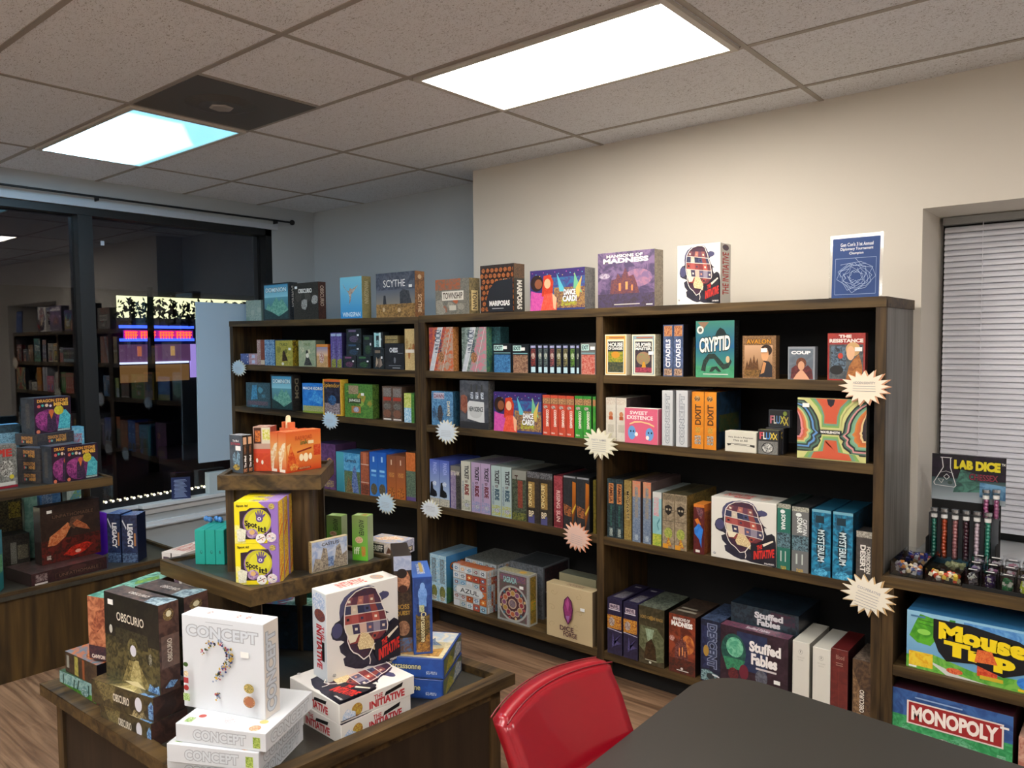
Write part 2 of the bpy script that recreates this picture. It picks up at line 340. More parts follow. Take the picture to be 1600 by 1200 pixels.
# ceiling lights
def panel_light(x0, y0, x1, y1, m, label, grp=None):
    o = empty('ceiling_light', ((x0+x1)/2, (y0+y1)/2, CEIL)); tag(o, label, 'ceiling light', grp); bpy.context.view_layer.update()
    part(MB().box(x0+.03, y0+.03, CEIL-.012, x1-.03, y1-.03, CEIL-.006), 'diffuser', m, o)
    f = MB(); f.ring([(x0, y0), (x1, y0), (x1, y1), (x0, y1)], .028, CEIL-.016, CEIL); part(f, 'frame', plain('light_frame', '#c9c4ba', .4), o)
EW = emit('warm_diffuser', '#fff5e8', LIGHT_WARM)
def coolm():
    m, nt, b = mat('cool_diffuser'); N = nt.nodes.new; Lk = nt.links.new
    t = N('ShaderNodeTexCoord'); sp = N('ShaderNodeSeparateXYZ'); Lk(t.outputs['Generated'], sp.inputs[0])
    ax = N('ShaderNodeMapRange'); ax.inputs['From Min'].default_value = .62; ax.inputs['From Max'].default_value = .96; Lk(sp.outputs[0], ax.inputs['Value'])
    ay = N('ShaderNodeMapRange'); ay.inputs['From Min'].default_value = .50; ay.inputs['From Max'].default_value = .98; Lk(sp.outputs[1], ay.inputs['Value'])
    ad = N('ShaderNodeMath'); ad.operation = 'ADD'; ad.use_clamp = True; Lk(ax.outputs[0], ad.inputs[0]); Lk(ay.outputs[0], ad.inputs[1])
    x = N('ShaderNodeMix'); x.data_type = 'RGBA'; x.inputs[6].default_value = (.42, .74, 1, 1); x.inputs[7].default_value = (.012, .038, .052, 1); pw_ = N('ShaderNodeMath'); pw_.operation = 'POWER'; pw_.inputs[1].default_value = .7; Lk(ad.outputs[0], pw_.inputs[0]); Lk(pw_.outputs[0], x.inputs[0])
    Lk(x.outputs[2], b.inputs['Emission Color']); b.inputs['Emission Strength'].default_value = LIGHT_COOL; return m
panel_light(-2.61, 2.45, -1.34, 3.08, EW, 'large bright warm white ceiling light panel nearest the beige wall')
panel_light(-5.22, 1.79, -3.95, 2.43, coolm(), 'bluish white ceiling light panel beside the grey ceiling vent')
ER = emit('rear_fill_diffuser', '#fffaf4', LIGHT_REAR)  # unseen panels, their number and strength raised to brighten the room
for x0, y0 in ((0.02, 1.14), (-2.6, -.18), (-5.22, -.83), (0.02, -1.5), (-2.6, -2.8)):
    panel_light(x0, y0, x0+1.27, y0+.63, ER, 'unseen warm white ceiling fill light panel behind the camera', 'ceiling lights behind the camera')
vt = empty('ceiling_vent', (-3.6, 2.1, CEIL)); tag(vt, 'grey brown square ceiling vent panel with a pale centre beside the bluish light', 'vent'); bpy.context.view_layer.update()
part(MB().box(-3.93+.012, 1.792, CEIL-.006, -3.292, 2.424, CEIL), 'panel', plain('vent_grey', '#5d5953', .5), vt)
v = MB(); v.tube((-3.6, 2.08, CEIL-.006), (-3.6, 2.08, CEIL-.022), .17, 24, .11); part(v, 'diffuser_ring', plain('vent_ring', '#57534e', .5), vt)
v = MB(); v.tube((-3.6, 2.08, CEIL-.022), (-3.6, 2.08, CEIL-.028), .06, 6, .05); part(v, 'centre_cap', plain('vent_cap', '#a09a93', .5), vt)

# ============================================================ bookcases
rT = lambda x: .196+(x+5.93)/2.216*(-.022) if x < -3.716 else .18
def rowU1(za, zb): return lambda x: za+(x+5.93)/2.216*(zb-za)
u1T = rowU1(.196, .174); u1A = rowU1(-.160, -.180); u1B = rowU1(-.506, -.533); u1C = rowU1(-1.115, -1.058); u1D = rowU1(-1.70, -1.70)
A_, B_, C_, D_, T_ = -.18, -.535, -1.062, -1.70, .18
TH = .045; DEP = .50
def bookcase(label, divs, rows, loc, rz, dep=DEP, group=None, top=True, right_grey=False, z_off=None):
    """divs: stile edges (x0,x1) in local metres, rows: list of shelf heights (left,right) at the ends"""
    o = empty('bookcase', loc, rz); tag(o, label, 'bookcase', group)
    X0, X1 = divs[0][0], divs[-1][1]; f = lambda r, x: (r[0]+(r[1]-r[0])*(x-X0)/(X1-X0))+H
    for i, (a, b) in enumerate(divs):
        nm = 'side_panel' if i in (0, len(divs)-1) else 'divider'
        zt = f(rows[0], a)-TH if top else f(rows[0], a)
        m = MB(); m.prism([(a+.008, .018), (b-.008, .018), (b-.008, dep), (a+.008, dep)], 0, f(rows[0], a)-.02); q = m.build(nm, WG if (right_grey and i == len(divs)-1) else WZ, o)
        if right_grey and i == len(divs)-1: q['label'] = 'grey right side panel'
        m = MB(); m.box(a, 0, 0.0, b, .019, f(rows[0], (a+b)/2)-TH*.3); m.build('face_stile', WZ, o, bevel=.002)
    for k, r in enumerate(rows):
        for (a, b), (c, d) in (zip(divs, divs[1:]) if k else [((X0, X0), (X1, X1))]):
            x0, x1 = (b, c) if k else (X0, X1)
            z0, z1 = f(r, x0), f(r, x1)
            y0 = .002 if k else -.004
            m = MB(); m.prism([(x0, y0), (x1, y0), (x1, dep-.01), (x0, dep-.01)], [z0-TH, z1-TH, z1-TH, z0-TH], [z0, z1, z1, z0])
            m.build('shelf' if k else 'top_panel', WX, o, bevel=.002)
    zb = f(rows[-1], X0)
    MB().box(X0+.03, dep-.012, .02, X1-.03, dep-.002, min(f(rows[0], X0), f(rows[0], X1))-.02).build('back_panel', BLACK, o)
    MB().box(X0+.03, .10, 0, X1-.03, .12, H+rows[-1][0]-TH).build('toe_kick', BLACK, o)
    return o
L1 = 2.218
bookcase('long dark wooden bookcase on the left, in front of the cool-lit recessed wall', [(0, .07), (L1-.042, L1)], [(.196, .174), (-.160, -.180), (-.506, -.533), (-1.115, -1.058), (-1.70, -1.70)], (-5.932, 3.505-SL*2.218, 0), math.atan(SL))
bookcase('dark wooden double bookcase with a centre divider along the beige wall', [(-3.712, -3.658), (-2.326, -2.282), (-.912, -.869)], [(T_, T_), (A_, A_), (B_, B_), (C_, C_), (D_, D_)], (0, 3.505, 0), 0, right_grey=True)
bookcase('low dark wooden shelf unit under the window with blinds, right end', [(-.868, -.822), (.55, .6)], [(-1.01, -1.01), (-1.388, -1.388), (-1.78, -1.78)], (0, 3.505, 0), 0)

# ============================================================ window display bench, island, table, chair
def P2(x, y, z): v = onz(x, y, z); return (v.x, v.y)
BX = -4.84; BT = -1.36
bn = empty('display_bench', (-5.35, .6, 0)); tag(bn, 'long low dark wooden display bench under the dark shop window', 'bench'); bpy.context.view_layer.update()
part(MB().box(-5.84, -1.2, 0, BX-.02, 2.44, H+BT-.045), 'front_panel', WB, bn)
part(MB().box(-5.86, -1.22, H+BT-.045, BX, 2.47, H+BT-.02), 'top_board', SURF, bn, bevel=.002)
f = MB(); f.ring([(-5.86, -1.22), (BX, -1.22), (BX, 2.47), (-5.86, 2.47)], .022, H+BT-.02, H+BT); part(f, 'rim', WY, bn)
UZ = -.80
us = empty('display_riser', (-5.1, 1, H+BT)); tag(us, 'dark wooden riser shelf standing on the window bench with black mine game boxes on it', 'shelf'); bpy.context.view_layer.update()
ur = [(-5.50, -.6), (-4.90, -.6), (-4.90, 2.035), (-5.50, 2.06)]
part(MB().prism([(-5.49, -.59), (-4.91, -.59), (-4.91, 2.025), (-5.49, 2.05)], H+UZ-.050, H+UZ-.012), 'shelf_board', SURF, us); f = MB(); f.ring(ur, .018, H+UZ-.054, H+UZ); part(f, 'rim', WY, us)
for y in (.2, 2.0): part(MB().box(-5.24, y-.02, H+BT-.02, -5.20, y+.02, H+UZ-.05), 'leg', WZ, us)
# island
BZ, MZ, TZ = -1.30, -.85, -.49
isl = empty('display_island', (-2.64, 1.67, 0)); tag(isl, 'three-tier dark wooden display island in the middle of the floor', 'display stand'); bpy.context.view_layer.update()
bq = [(-3.275, 1.061), (-2.014, 1.10), (-1.898, 2.28), (-3.16, 2.24)]
def inset(q, t):
    c = Vector((sum(p[0] for p in q)/4, sum(p[1] for p in q)/4)); o = []
    for i in range(4):
        p = Vector(q[i]); a = (Vector(q[i-1])-p).normalized(); b = (Vector(q[(i+1) % 4])-p).normalized(); o.append(tuple(p+(a+b)*t))
    return o
part(MB().prism(inset(bq, .05), .0, H+BZ-.05), 'base_panel', WD, isl)
bq2 = inset(bq, .04)
for i in range(4):
    p = Vector(bq2[i]); a = (Vector(bq2[i-1])-p).normalized()*.05; b = (Vector(bq2[(i+1) % 4])-p).normalized()*.05
    part(MB().prism([tuple(p), tuple(p+b), tuple(p+a+b), tuple(p+a)], 0, H+BZ-.045), 'corner_post', WZ, isl)
f = MB(); f.ring(bq2, .02, H+BZ-.09, H+BZ-.045); part(f, 'apron', WX, isl)
part(MB().prism(inset(bq, .02), H+BZ-.05, H+BZ-.03), 'base_top', SURF, isl)
f = MB(); f.ring(bq, .055, H+BZ-.045, H+BZ); part(f, 'base_rim', WY, isl, bevel=.002)
mq = [(-3.038, 1.432), (-2.402, 1.442), (-2.31, 2.047), (-2.946, 2.037)]
part(MB().prism(inset(mq, .01), H+MZ-.06, H+MZ-.02), 'middle_tier', SURF, isl)
f = MB(); f.ring(mq, .022, H+MZ-.065, H+MZ-.006); part(f, 'middle_rim', WX, isl, bevel=.002)
cz = Vector((-2.72, 1.72)); a0 = math.radians(37)
def rot(q, a, c): return [(c.x+p[0]*math.cos(a)-p[1]*math.sin(a), c.y+p[0]*math.sin(a)+p[1]*math.cos(a)) for p in q]
LT, FT, RT = onz(339, 743, TZ), onz(501, 742, TZ), onz(521.5, 719, TZ); ex = (FT-LT); side = ex.length; ex.normalize(); ey = (RT-FT)/side
def tq(x0, y0, x1, y1): return [tuple((LT+ex*x+ey*y).xy) for x, y in ((x0, y0), (x1, y0), (x1, y1), (x0, y1))]
tp = tq(0, 0, side, side)
part(MB().prism(inset(tp, .01), H+TZ-.052, H+TZ-.012), 'top_tier', WX, isl)
f = MB(); f.ring(tp, .02, H+TZ-.056, H+TZ); part(f, 'top_rim', WX, isl, bevel=.002)
part(MB().prism(tq(.035, .060, side-.060, side-.03), H+MZ-.03, H+TZ-.05), 'pedestal', WZ, isl)
for x, y in ((.018, .045), (side-.070, .045), (side-.070, side-.06)): part(MB().prism(tq(x, y, x+.032, y+.032), H+MZ-.02, H+TZ-.05), 'pedestal_post', WZ, isl)
cf = onz(411, 1030, BZ); cl = Vector((cf.x, cf.y))
part(MB().prism([(cl.x-.30, cl.y-.10), (cl.x-.01, cl.y-.10), (cl.x, cl.y), (cl.x-.29, cl.y)], H+BZ-.03, H+MZ-.06), 'column', WZ, isl)
lg = onz(472, 1014, BZ-.03)
part(MB().box(lg.x-.018, lg.y-.018, H+BZ-.03, lg.x+.018, lg.y+.018, H+MZ-.06), 'leg', WZ, isl)
# table
tb = empty('table', (-.3, 1.65, 0)); tag(tb, 'black topped table with rounded corners in the right foreground', 'table'); bpy.context.view_layer.update()
TM = plain('black_laminate', '#2e2c29', .38, spec=.4)
q = []
def arc(cx, cy, r, a0_, a1):
    for i in range(11): a = math.radians(a0_+(a1-a0_)*i/10); q.append((cx+r*math.cos(a), cy+r*math.sin(a)))
arc(-.94, 2.20, .17, 180, 85); arc(.35, 2.10, .17, 88, 0); arc(.35, .95, .17, 0, -90); arc(-.92, .95, .17, 270, 180)
part(MB().prism(q, H-1.10-.028, H-1.10), 'tabletop', TM, tb, bevel=.002)
part(MB().tube((-.28, 1.6, .03), (-.28, 1.6, H-1.128), .045, 20), 'column', METAL, tb)
part(MB().tube((-.28, 1.6, 0), (-.28, 1.6, .03), .34, 30, .30), 'foot_plate', METAL, tb)
# red chair
def chair():
    RED = plain('red_leather', '#8c0418', .34, spec=.5, coat=.15)
    c = empty('dining_chair', (-1.06, 1.63, 0)); tag(c, 'red leather dining chair with tall padded back tucked at the black table', 'chair'); bpy.context.view_layer.update()
    a = onz(765, 1112, -.915); b = onz(940, 1022, -.915)
    n = 14; V = []; F = []
    rows = [(.46, .17), (.60, .135), (.75, .085), (.86, .04), (.93, .008), (.955, 0)]
    th = .062; nr = len(rows)
    for side_ in (0, 1):
        for (z, lean) in rows:
            for i in range(n+1):
                t = i/n; y = a.y+(b.y-a.y)*t; bow = .045*(1-(2*t-1)**2)   # back curves away from the sitter
                crown = -.012*(2*t-1)**2 if z > .9 else 0
                V.append((a.x-.0+lean-bow+(th if side_ else 0), y, z+crown))
    N = (n+1)*nr; idx = lambda s_, r, i: s_*N+r*(n+1)+i
    for r in range(nr-1):
        for i in range(n):
            F.append((idx(0, r, i), idx(0, r+1, i), idx(0, r+1, i+1), idx(0, r, i+1))); F.append((idx(1, r, i), idx(1, r, i+1), idx(1, r+1, i+1), idx(1, r+1, i)))
        F.append((idx(0, r, 0), idx(1, r, 0), idx(1, r+1, 0), idx(0, r+1, 0))); F.append((idx(0, r, n), idx(0, r+1, n), idx(1, r+1, n), idx(1, r, n)))
    for i in range(n): F.append((idx(0, nr-1, i), idx(1, nr-1, i), idx(1, nr-1, i+1), idx(0, nr-1, i+1))); F.append((idx(0, 0, i), idx(0, 0, i+1), idx(1, 0, i+1), idx(1, 0, i)))
    me = bpy.data.meshes.new('backrest'); me.from_pydata(V, [], F); bm = bmesh.new(); bm.from_mesh(me); bmesh.ops.recalc_face_normals(bm, faces=bm.faces)
    sharp = [e for e in bm.edges if len(e.link_faces) == 2 and e.calc_face_angle() > .9]
    bmesh.ops.bevel(bm, geom=sharp, offset=.012, segments=3, affect='EDGES')
    for f_ in bm.faces: f_.smooth = True
    bm.to_mesh(me); bm.free(); o = obj('backrest', me, RED); o.parent = c; o.matrix_parent_inverse = c.matrix_basis.inverted()
    # piping along the outer seams
    RP = plain('red_piping', '#6a0414', .3)
    for side_ in (0, 1):
        s = MB(); pts = [V[idx(side_, nr-1, i)] for i in range(n+1)]; sg_ = -.0035 if side_ else .0035
        for p, q_ in zip(pts, pts[1:]): s.tube((p[0]+sg_, p[1], p[2]-.002), (q_[0]+sg_, q_[1], q_[2]-.002), .0022, 6)
        part(s, 'seam_piping', RP, c)
    m = MB(); m.box(a.x+.13, a.y+.01, .40, a.x+.60, b.y-.01, .49); part(m, 'seat', RED, c, bevel=.02)
    for x in (a.x+.17, a.x+.55):
        for y in (a.y+.05, b.y-.05): part(MB().prism([(x-.02, y-.02), (x+.02, y-.02), (x+.02, y+.02), (x-.02, y+.02)], 0, .41), 'leg', WZ, c)
chair()

# ============================================================ printed designs
W_, K_ = '#e8e6e2', '#141416'
def head_art():
    """hat-wearing head in profile, filled with shelves of rooms"""
    o = [Pp([(0.23, 0.409), (0.191, 0.434), (0.128, 0.446), (0.077, 0.476), (0.056, 0.536), (0.071, 0.604), (0.115, 0.65), (0.179, 0.669), (0.171, 0.753), (0.186, 0.841), (0.242, 0.913), (0.332, 0.959), (0.446, 0.982), (0.574, 0.984), (0.651, 0.956), (0.696, 0.903), (0.727, 0.845), (0.778, 0.874), (0.834, 0.855), (0.855, 0.821), (0.829, 0.792), (0.773, 0.771), (0.747, 0.75), (0.768, 0.692), (0.816, 0.628), (0.867, 0.599), (0.824, 0.598), (0.829, 0.551), (0.86, 0.49), (0.936, 0.522), (0.977, 0.49), (0.997, 0.38), (1.003, 0.003), (0.625, 0.022), (0.548, 0.043), (0.472, 0.034), (0.37, 0.062), (0.23, 0.132), (0.212, 0.219), (0.247, 0.234), (0.179, 0.299), (0.161, 0.376), (0.204, 0.395)], '#2e2c3c', '#232230', 20), Ee(0.14, 0.556, .07, .085, '#48486a'), Ee(0.783, 0.822, .085, .045, '#48486a'),
         Pp([(0.179, 0.669), (0.171, 0.753), (0.186, 0.841), (0.242, 0.913), (0.332, 0.959), (0.446, 0.982), (0.574, 0.984), (0.651, 0.956), (0.696, 0.903), (0.73, 0.807), (0.691, 0.875), (0.661, 0.937), (0.599, 0.965), (0.497, 0.974), (0.383, 0.953), (0.288, 0.894), (0.242, 0.827), (0.227, 0.728)], '#4c4c6c'),
         Pp([(0.242, 0.515), (0.224, 0.585), (0.227, 0.728), (0.242, 0.827), (0.288, 0.894), (0.383, 0.953), (0.497, 0.974), (0.599, 0.965), (0.661, 0.937), (0.691, 0.875), (0.73, 0.807), (0.747, 0.729), (0.783, 0.657), (0.809, 0.556), (0.824, 0.468), (0.809, 0.389), (0.778, 0.334), (0.625, 0.293), (0.548, 0.178), (0.472, 0.152), (0.395, 0.231), (0.332, 0.269), (0.293, 0.32), (0.258, 0.412), (0.263, 0.483)], '#4c2c38', '#3a2c44', 60)]
    for p, c in [([(0.242, 0.817), (0.327, 0.806), (0.359, 0.889), (0.288, 0.894)], '#7c4a50'), ([(0.286, 0.837), (0.322, 0.832), (0.322, 0.861), (0.286, 0.866)], '#e0d4c0'), ([(0.327, 0.806), (0.411, 0.795), (0.43, 0.884), (0.359, 0.889)], '#5c3644'), ([(0.411, 0.795), (0.495, 0.784), (0.501, 0.878), (0.43, 0.884)], '#a86a60'), ([(0.441, 0.821), (0.477, 0.816), (0.477, 0.845), (0.441, 0.85)], '#c98a70'), ([(0.495, 0.784), (0.579, 0.773), (0.572, 0.873), (0.501, 0.878)], '#6a4050'), ([(0.579, 0.773), (0.663, 0.761), (0.643, 0.868), (0.572, 0.873)], '#8c5450'), ([(0.597, 0.805), (0.632, 0.8), (0.632, 0.829), (0.597, 0.834)], '#d9c9b4'), ([(0.663, 0.761), (0.747, 0.75), (0.714, 0.863), (0.643, 0.868)], '#4c3044'), ([(0.232, 0.71), (0.326, 0.701), (0.327, 0.806), (0.242, 0.817)], '#3a3c58'), ([(0.326, 0.701), (0.419, 0.692), (0.411, 0.795), (0.327, 0.806)], '#c9bca8'), ([(0.353, 0.734), (0.388, 0.729), (0.388, 0.758), (0.353, 0.763)], '#d9c9b4'), ([(0.419, 0.692), (0.513, 0.683), (0.495, 0.784), (0.411, 0.795)], '#2f3450'), ([(0.513, 0.683), (0.606, 0.673), (0.579, 0.773), (0.495, 0.784)], '#44486a'), ([(0.53, 0.714), (0.566, 0.709), (0.566, 0.738), (0.53, 0.743)], '#26242f'), ([(0.606, 0.673), (0.7, 0.664), (0.663, 0.761), (0.579, 0.773)], '#8c4440'), ([(0.7, 0.664), (0.793, 0.654), (0.747, 0.75), (0.663, 0.761)], '#3c3c5c'), ([(0.708, 0.693), (0.744, 0.688), (0.744, 0.717), (0.708, 0.723)], '#3c3850'), ([(0.232, 0.599), (0.33, 0.589), (0.326, 0.701), (0.232, 0.71)], '#9c4a44'), ([(0.262, 0.636), (0.298, 0.631), (0.298, 0.66), (0.262, 0.665)], '#26242f'), ([(0.33, 0.589), (0.429, 0.579), (0.419, 0.692), (0.326, 0.701)], '#a85450'), ([(0.429, 0.579), (0.527, 0.568), (0.513, 0.683), (0.419, 0.692)], '#8c3c3c'), ([(0.454, 0.616), (0.49, 0.611), (0.49, 0.64), (0.454, 0.645)], '#3c3850'), ([(0.527, 0.568), (0.625, 0.558), (0.606, 0.673), (0.513, 0.683)], '#7c3438'), ([(0.625, 0.558), (0.723, 0.547), (0.7, 0.664), (0.606, 0.673)], '#b0584c'), ([(0.646, 0.596), (0.681, 0.591), (0.681, 0.62), (0.646, 0.626)], '#e0d4c0'), ([(0.723, 0.547), (0.821, 0.536), (0.793, 0.654), (0.7, 0.664)], '#6c343c'), ([(0.258, 0.474), (0.35, 0.464), (0.33, 0.589), (0.232, 0.599)], '#d2c8b0'), ([(0.35, 0.464), (0.443, 0.453), (0.429, 0.579), (0.33, 0.589)], '#3a3450'), ([(0.37, 0.507), (0.406, 0.502), (0.406, 0.531), (0.37, 0.536)], '#e0d4c0'), ([(0.443, 0.453), (0.536, 0.443), (0.527, 0.568), (0.429, 0.579)], '#c9a898'), ([(0.536, 0.443), (0.628, 0.433), (0.625, 0.558), (0.527, 0.568)], '#5c5470'), ([(0.561, 0.487), (0.597, 0.481), (0.597, 0.51), (0.561, 0.516)], '#c98a70'), ([(0.628, 0.433), (0.721, 0.423), (0.723, 0.547), (0.625, 0.558)], '#8c8494'), ([(0.721, 0.423), (0.814, 0.413), (0.821, 0.536), (0.723, 0.547)], '#44405c'), ([(0.752, 0.466), (0.788, 0.46), (0.788, 0.49), (0.752, 0.495)], '#d9c9b4'), ([(0.283, 0.364), (0.355, 0.359), (0.35, 0.464), (0.258, 0.474)], '#7c3436'), ([(0.294, 0.401), (0.329, 0.396), (0.329, 0.425), (0.294, 0.43)], '#c98a70'), ([(0.355, 0.359), (0.427, 0.354), (0.443, 0.453), (0.35, 0.464)], '#8c3e3c'), ([(0.427, 0.354), (0.499, 0.35), (0.536, 0.443), (0.443, 0.453)], '#c4b49c'), ([(0.458, 0.386), (0.494, 0.381), (0.494, 0.41), (0.458, 0.415)], '#d9c9b4'), ([(0.499, 0.35), (0.571, 0.345), (0.628, 0.433), (0.536, 0.443)], '#5c2c34'), ([(0.571, 0.345), (0.642, 0.34), (0.721, 0.423), (0.628, 0.433)], '#94443c'), ([(0.623, 0.371), (0.658, 0.366), (0.658, 0.395), (0.623, 0.4)], '#26242f'), ([(0.642, 0.34), (0.714, 0.335), (0.814, 0.413), (0.721, 0.423)], '#6c3038')]: o.append(Pp(p, c))
    for e in [[(0.242, 0.817), (0.747, 0.75)], [(0.232, 0.71), (0.793, 0.654)], [(0.232, 0.599), (0.821, 0.536)], [(0.258, 0.474), (0.814, 0.413)]]: o.append(Ll(e, .010, '#d2c6bc'))
    o += [Pp([(0.258, 0.474), (0.421, 0.461), (0.37, 0.382), (0.293, 0.378)], '#e0d6bc'), Pp([(0.446, 0.469), (0.548, 0.438), (0.625, 0.334), (0.638, 0.216), (0.574, 0.254), (0.497, 0.265), (0.421, 0.275), (0.395, 0.334)], '#e6d4a4', '#b89a70', 150), Ll([(0.242, 0.515), (0.224, 0.585), (0.227, 0.728), (0.242, 0.827), (0.288, 0.894), (0.383, 0.953), (0.497, 0.974), (0.599, 0.965), (0.661, 0.937), (0.691, 0.875), (0.73, 0.807), (0.747, 0.729), (0.783, 0.657), (0.809, 0.556), (0.824, 0.468), (0.809, 0.389), (0.778, 0.334), (0.625, 0.293), (0.548, 0.178), (0.472, 0.152), (0.395, 0.231), (0.332, 0.269), (0.293, 0.32), (0.258, 0.412), (0.263, 0.483), (0.242, 0.515)], .012, '#e6ded6'), Ll([(0.472, 0.152), (0.548, 0.178), (0.564, 0.122), (0.554, 0.073)], .012, '#e6ded6'),
         Pp([(0.638, 0.31), (0.778, 0.355), (0.824, 0.427), (0.88, 0.495), (0.936, 0.522), (0.977, 0.49), (0.997, 0.38), (1.003, 0.003), (0.676, 0.091), (0.625, 0.189)], '#1f1d27'), Pp([(0.809, 0.343), (0.962, 0.427), (0.972, 0.408), (0.829, 0.31)], '#e2d6c2'), Tt('THE', *(0.727, 0.254), *(0.809, 0.326), '#cf3028', .5, bold=.04), Tt('INITIATIVE', *(0.681, 0.121), *(0.987, 0.256), '#cf3028', .62, bold=.04), Rr(.84, .035, .985, .06, '#d9d6d4', '#2a2832', 200), Ee(.07, .08, .025, .02, '#5c5c60', '#d9d9d9', 200)]
    return o
def initiative(st=True):
    return dict(front=head_art(), top=[Tt('INITIATIVE', .12, .3, .55, .75, '#c2473c'), Rr(.3, .2, .55, .32, '#8c2a2a'), Ee(.75, .5, .08, .3, '#d9a15c', '#7a9bb5', 200)],
                right=[Tt('THE INITIATIVE', .2, .15, .8, .85, '#c8322c', 90), Ee(.5, .93, .3, .05, '#7a3b2b', '#36507a', 150)],
                left=[Tt('INITIATIVE', .25, .25, .62, .62, '#b92c34', -90, bold=.04), Tt('THE', .62, .47, .8, .62, '#b92c34', -90), Rr(.62, .28, .76, .46, K_), Ee(.5, .90, .42, .09, '#7f9fc9', '#e8e8ea', 120), Ee(.55, .76, .34, .06, '#8c4a2c', '#38324a', 150)])
def flat_initiative():
    side = [Tt('INITIATIVE', .38, .12, .86, .52, '#b92c34', bold=.045), Tt('THE', .44, .54, .56, .78, '#b92c34'), Pp([(.58, .52), (.60, .72), (.84, .88), (.82, .66)], K_), Ee(.22, .42, .07, .34, '#9a5a36', '#c9b54a', 150), Pp([(.03, .1), (.2, .1), (.2, .35), (.1, .62), (.04, .4)], '#8fb2d6', '#e6e6ea', 120)]
    return dict(front=[Tt('INITIATIVE', .30, .12, .78, .52, '#b92c34', bold=.045), Tt('THE', .36, .56, .46, .78, '#b92c34'), Pp([(.5, .52), (.52, .7), (.76, .82), (.74, .62)], K_)], right=side, left=side, top=head_art())
def concept(stand=True):
    dots = []
    rnd = random.Random(3)
    for i in range(150):
        t = rnd.random()
        if t < .55: a = math.radians(190-225*t/.55); x = .46+.155*math.cos(a); y = .64+.11*math.sin(a)
        elif t < .85: u = (t-.55)/.3; x = .59-.15*u; y = .57-.22*u
        else: x = .45; y = .19
        x += rnd.uniform(-.035, .035); y += rnd.uniform(-.03, .03); r = rnd.uniform(.007, .016)
        dots.append(Ee(x, y, r, r*rnd.uniform(.5, 1.4), rnd.choice(['#2b2b33', '#c5a64a', '#3d4a86', '#a8465e', '#4d5a3a', '#26262c', '#7d8fae', '#caa23c']), k=6))
    G = '#9aa1a8'
    def outl(a, b, c, d, rot=0): return Tt('CONCEPT', a, b, c, d, '#c9d0d8', rot, '#a0a5ab', .03)
    return dict(front=[outl(.06, .78, .93, .90), Rr(.3, .945, .64, .95, G)]+dots+[Ee(.09, .49, .03, .025, '#3d5a2a'), Ee(.09, .39, .03, .03, '#c4a86a', '#e6e0d0', 200), Rr(.06, .29, .12, .35, '#a33a40'), Ee(.09, .24, .032, .03, '#9c2f2f'), Rr(.05, .10, .13, .18, '#6d9a34', '#c6d7a6', 120),
                       Ee(.86, .34, .06, .05, '#6b6a30', '#c9b06c', 150), Ee(.86, .20, .07, .06, '#7a4f30', '#c99a72', 120), Ee(.86, .20, .052, .045, '#a5694a')],
                right=[outl(.15, .06, .75, .90, 90)], left=[outl(.2, .06, .8, .9, -90)],
                top=[Ee(.14+.12*i, .5, .03, .18, c, '#e4e4e6', 200) for i, c in enumerate(['#c9c9cf', '#8c5a4a', '#c9c9cf', '#8ca0d0', '#b8604a', '#b0564a', '#b5b096'])])
def flat_concept():
    G = [Tt('CONCEPT', .2, .22, .78, .76, '#ccd2d8', 0, '#a0a5ab', .035), Rr(.86, .16, .94, .74, '#6d8a2c', '#b8c86a', 120)]
    return dict(front=G, right=[Tt('CONCEPT', .1, .2, .9, .8, '#ccd2d8', 0, '#a0a5ab', .035)], left=G, top=[Rr(.06, .05, .14, .15, '#6d9a34', '#c6d7a6', 120), Ee(.18, .2, .04, .035, '#b8524a'), Ee(.5, .18, .08, .07, '#caa8ae', '#e6e6ea', 150), Ee(.84, .08, .06, .06, '#b5754e', '#d9b89a', 120), Ee(.86, .22, .045, .04, '#c9b06c')])
def obscurio():
    return dict(front=[Rr(0, 0, 1, .55, '#2a2b1f', '#5c5535', 25), Rr(0, .5, 1, 1, '#191a1a', '#24251f', 20), Rr(.2, .44, .8, .62, '#22231c', '#3c3b2a', 40), Rr(.26, .68, .76, .80, '#151515'), Pp([(.30, .0), (.45, .28), (.62, .28), (.85, .0)], '#8f8354', '#5c532f', 40), Pp([(.45, .06), (.55, .3), (.62, .3), (.70, .0)], '#b5a974', '#8c8150', 50),
                       Ee(.52, .41, .10, .13, '#3d3c28', '#6b6440', 50), Ee(.53, .40, .055, .065, '#c9cad8'), Ee(.12, .58, .03, .05, '#b9b9b0'), Ee(.84, .36, .03, .07, '#9a988a', '#4c4b3c', 80),
                       Tt('OBSCURIO', .24, .70, .74, .80, '#d9d2c0', -.05, bold=.01), Pp([(.78, 0), (.82, .09), (.9, .06), (.98, .1), (.99, 0)], '#7fb0dc', '#2d4a80', 60), Pp([(.35, .02), (.6, .06), (.75, .0), (.5, 0)], '#cfc49a')],
                right=[Rr(0, 0, 1, 1, '#3a2723', '#5a4038', 15), Rr(.1, .28, .98, .64, '#5f4c45', '#71594f', 20), Ee(.48, .87, .26, .07, '#8a7448', '#4a3a2a', 90), Ee(.5, .88, .13, .035, '#d8cfae'), Tt('OBSCURIO', .38, .34, .62, .60, '#d9cfc0', 90, bold=.02), Pp([(.2, .06), (.5, .13), (.85, .10), (.6, .04)], '#86b4de', '#33518a', 90)],
                left=[Rr(0, 0, 1, 1, '#241d18', '#3e332a', 20)],
                top=[Rr(0, 0, 1, 1, '#3d3534', '#68584f', 22), Tt('OBSCURIO', .3, .4, .65, .62, '#cfc8c0'), Pp([(.75, 0), (.7, .6), (.9, 1), (1, 1), (1, 0)], '#4c6270', '#a8bcc4', 30)])
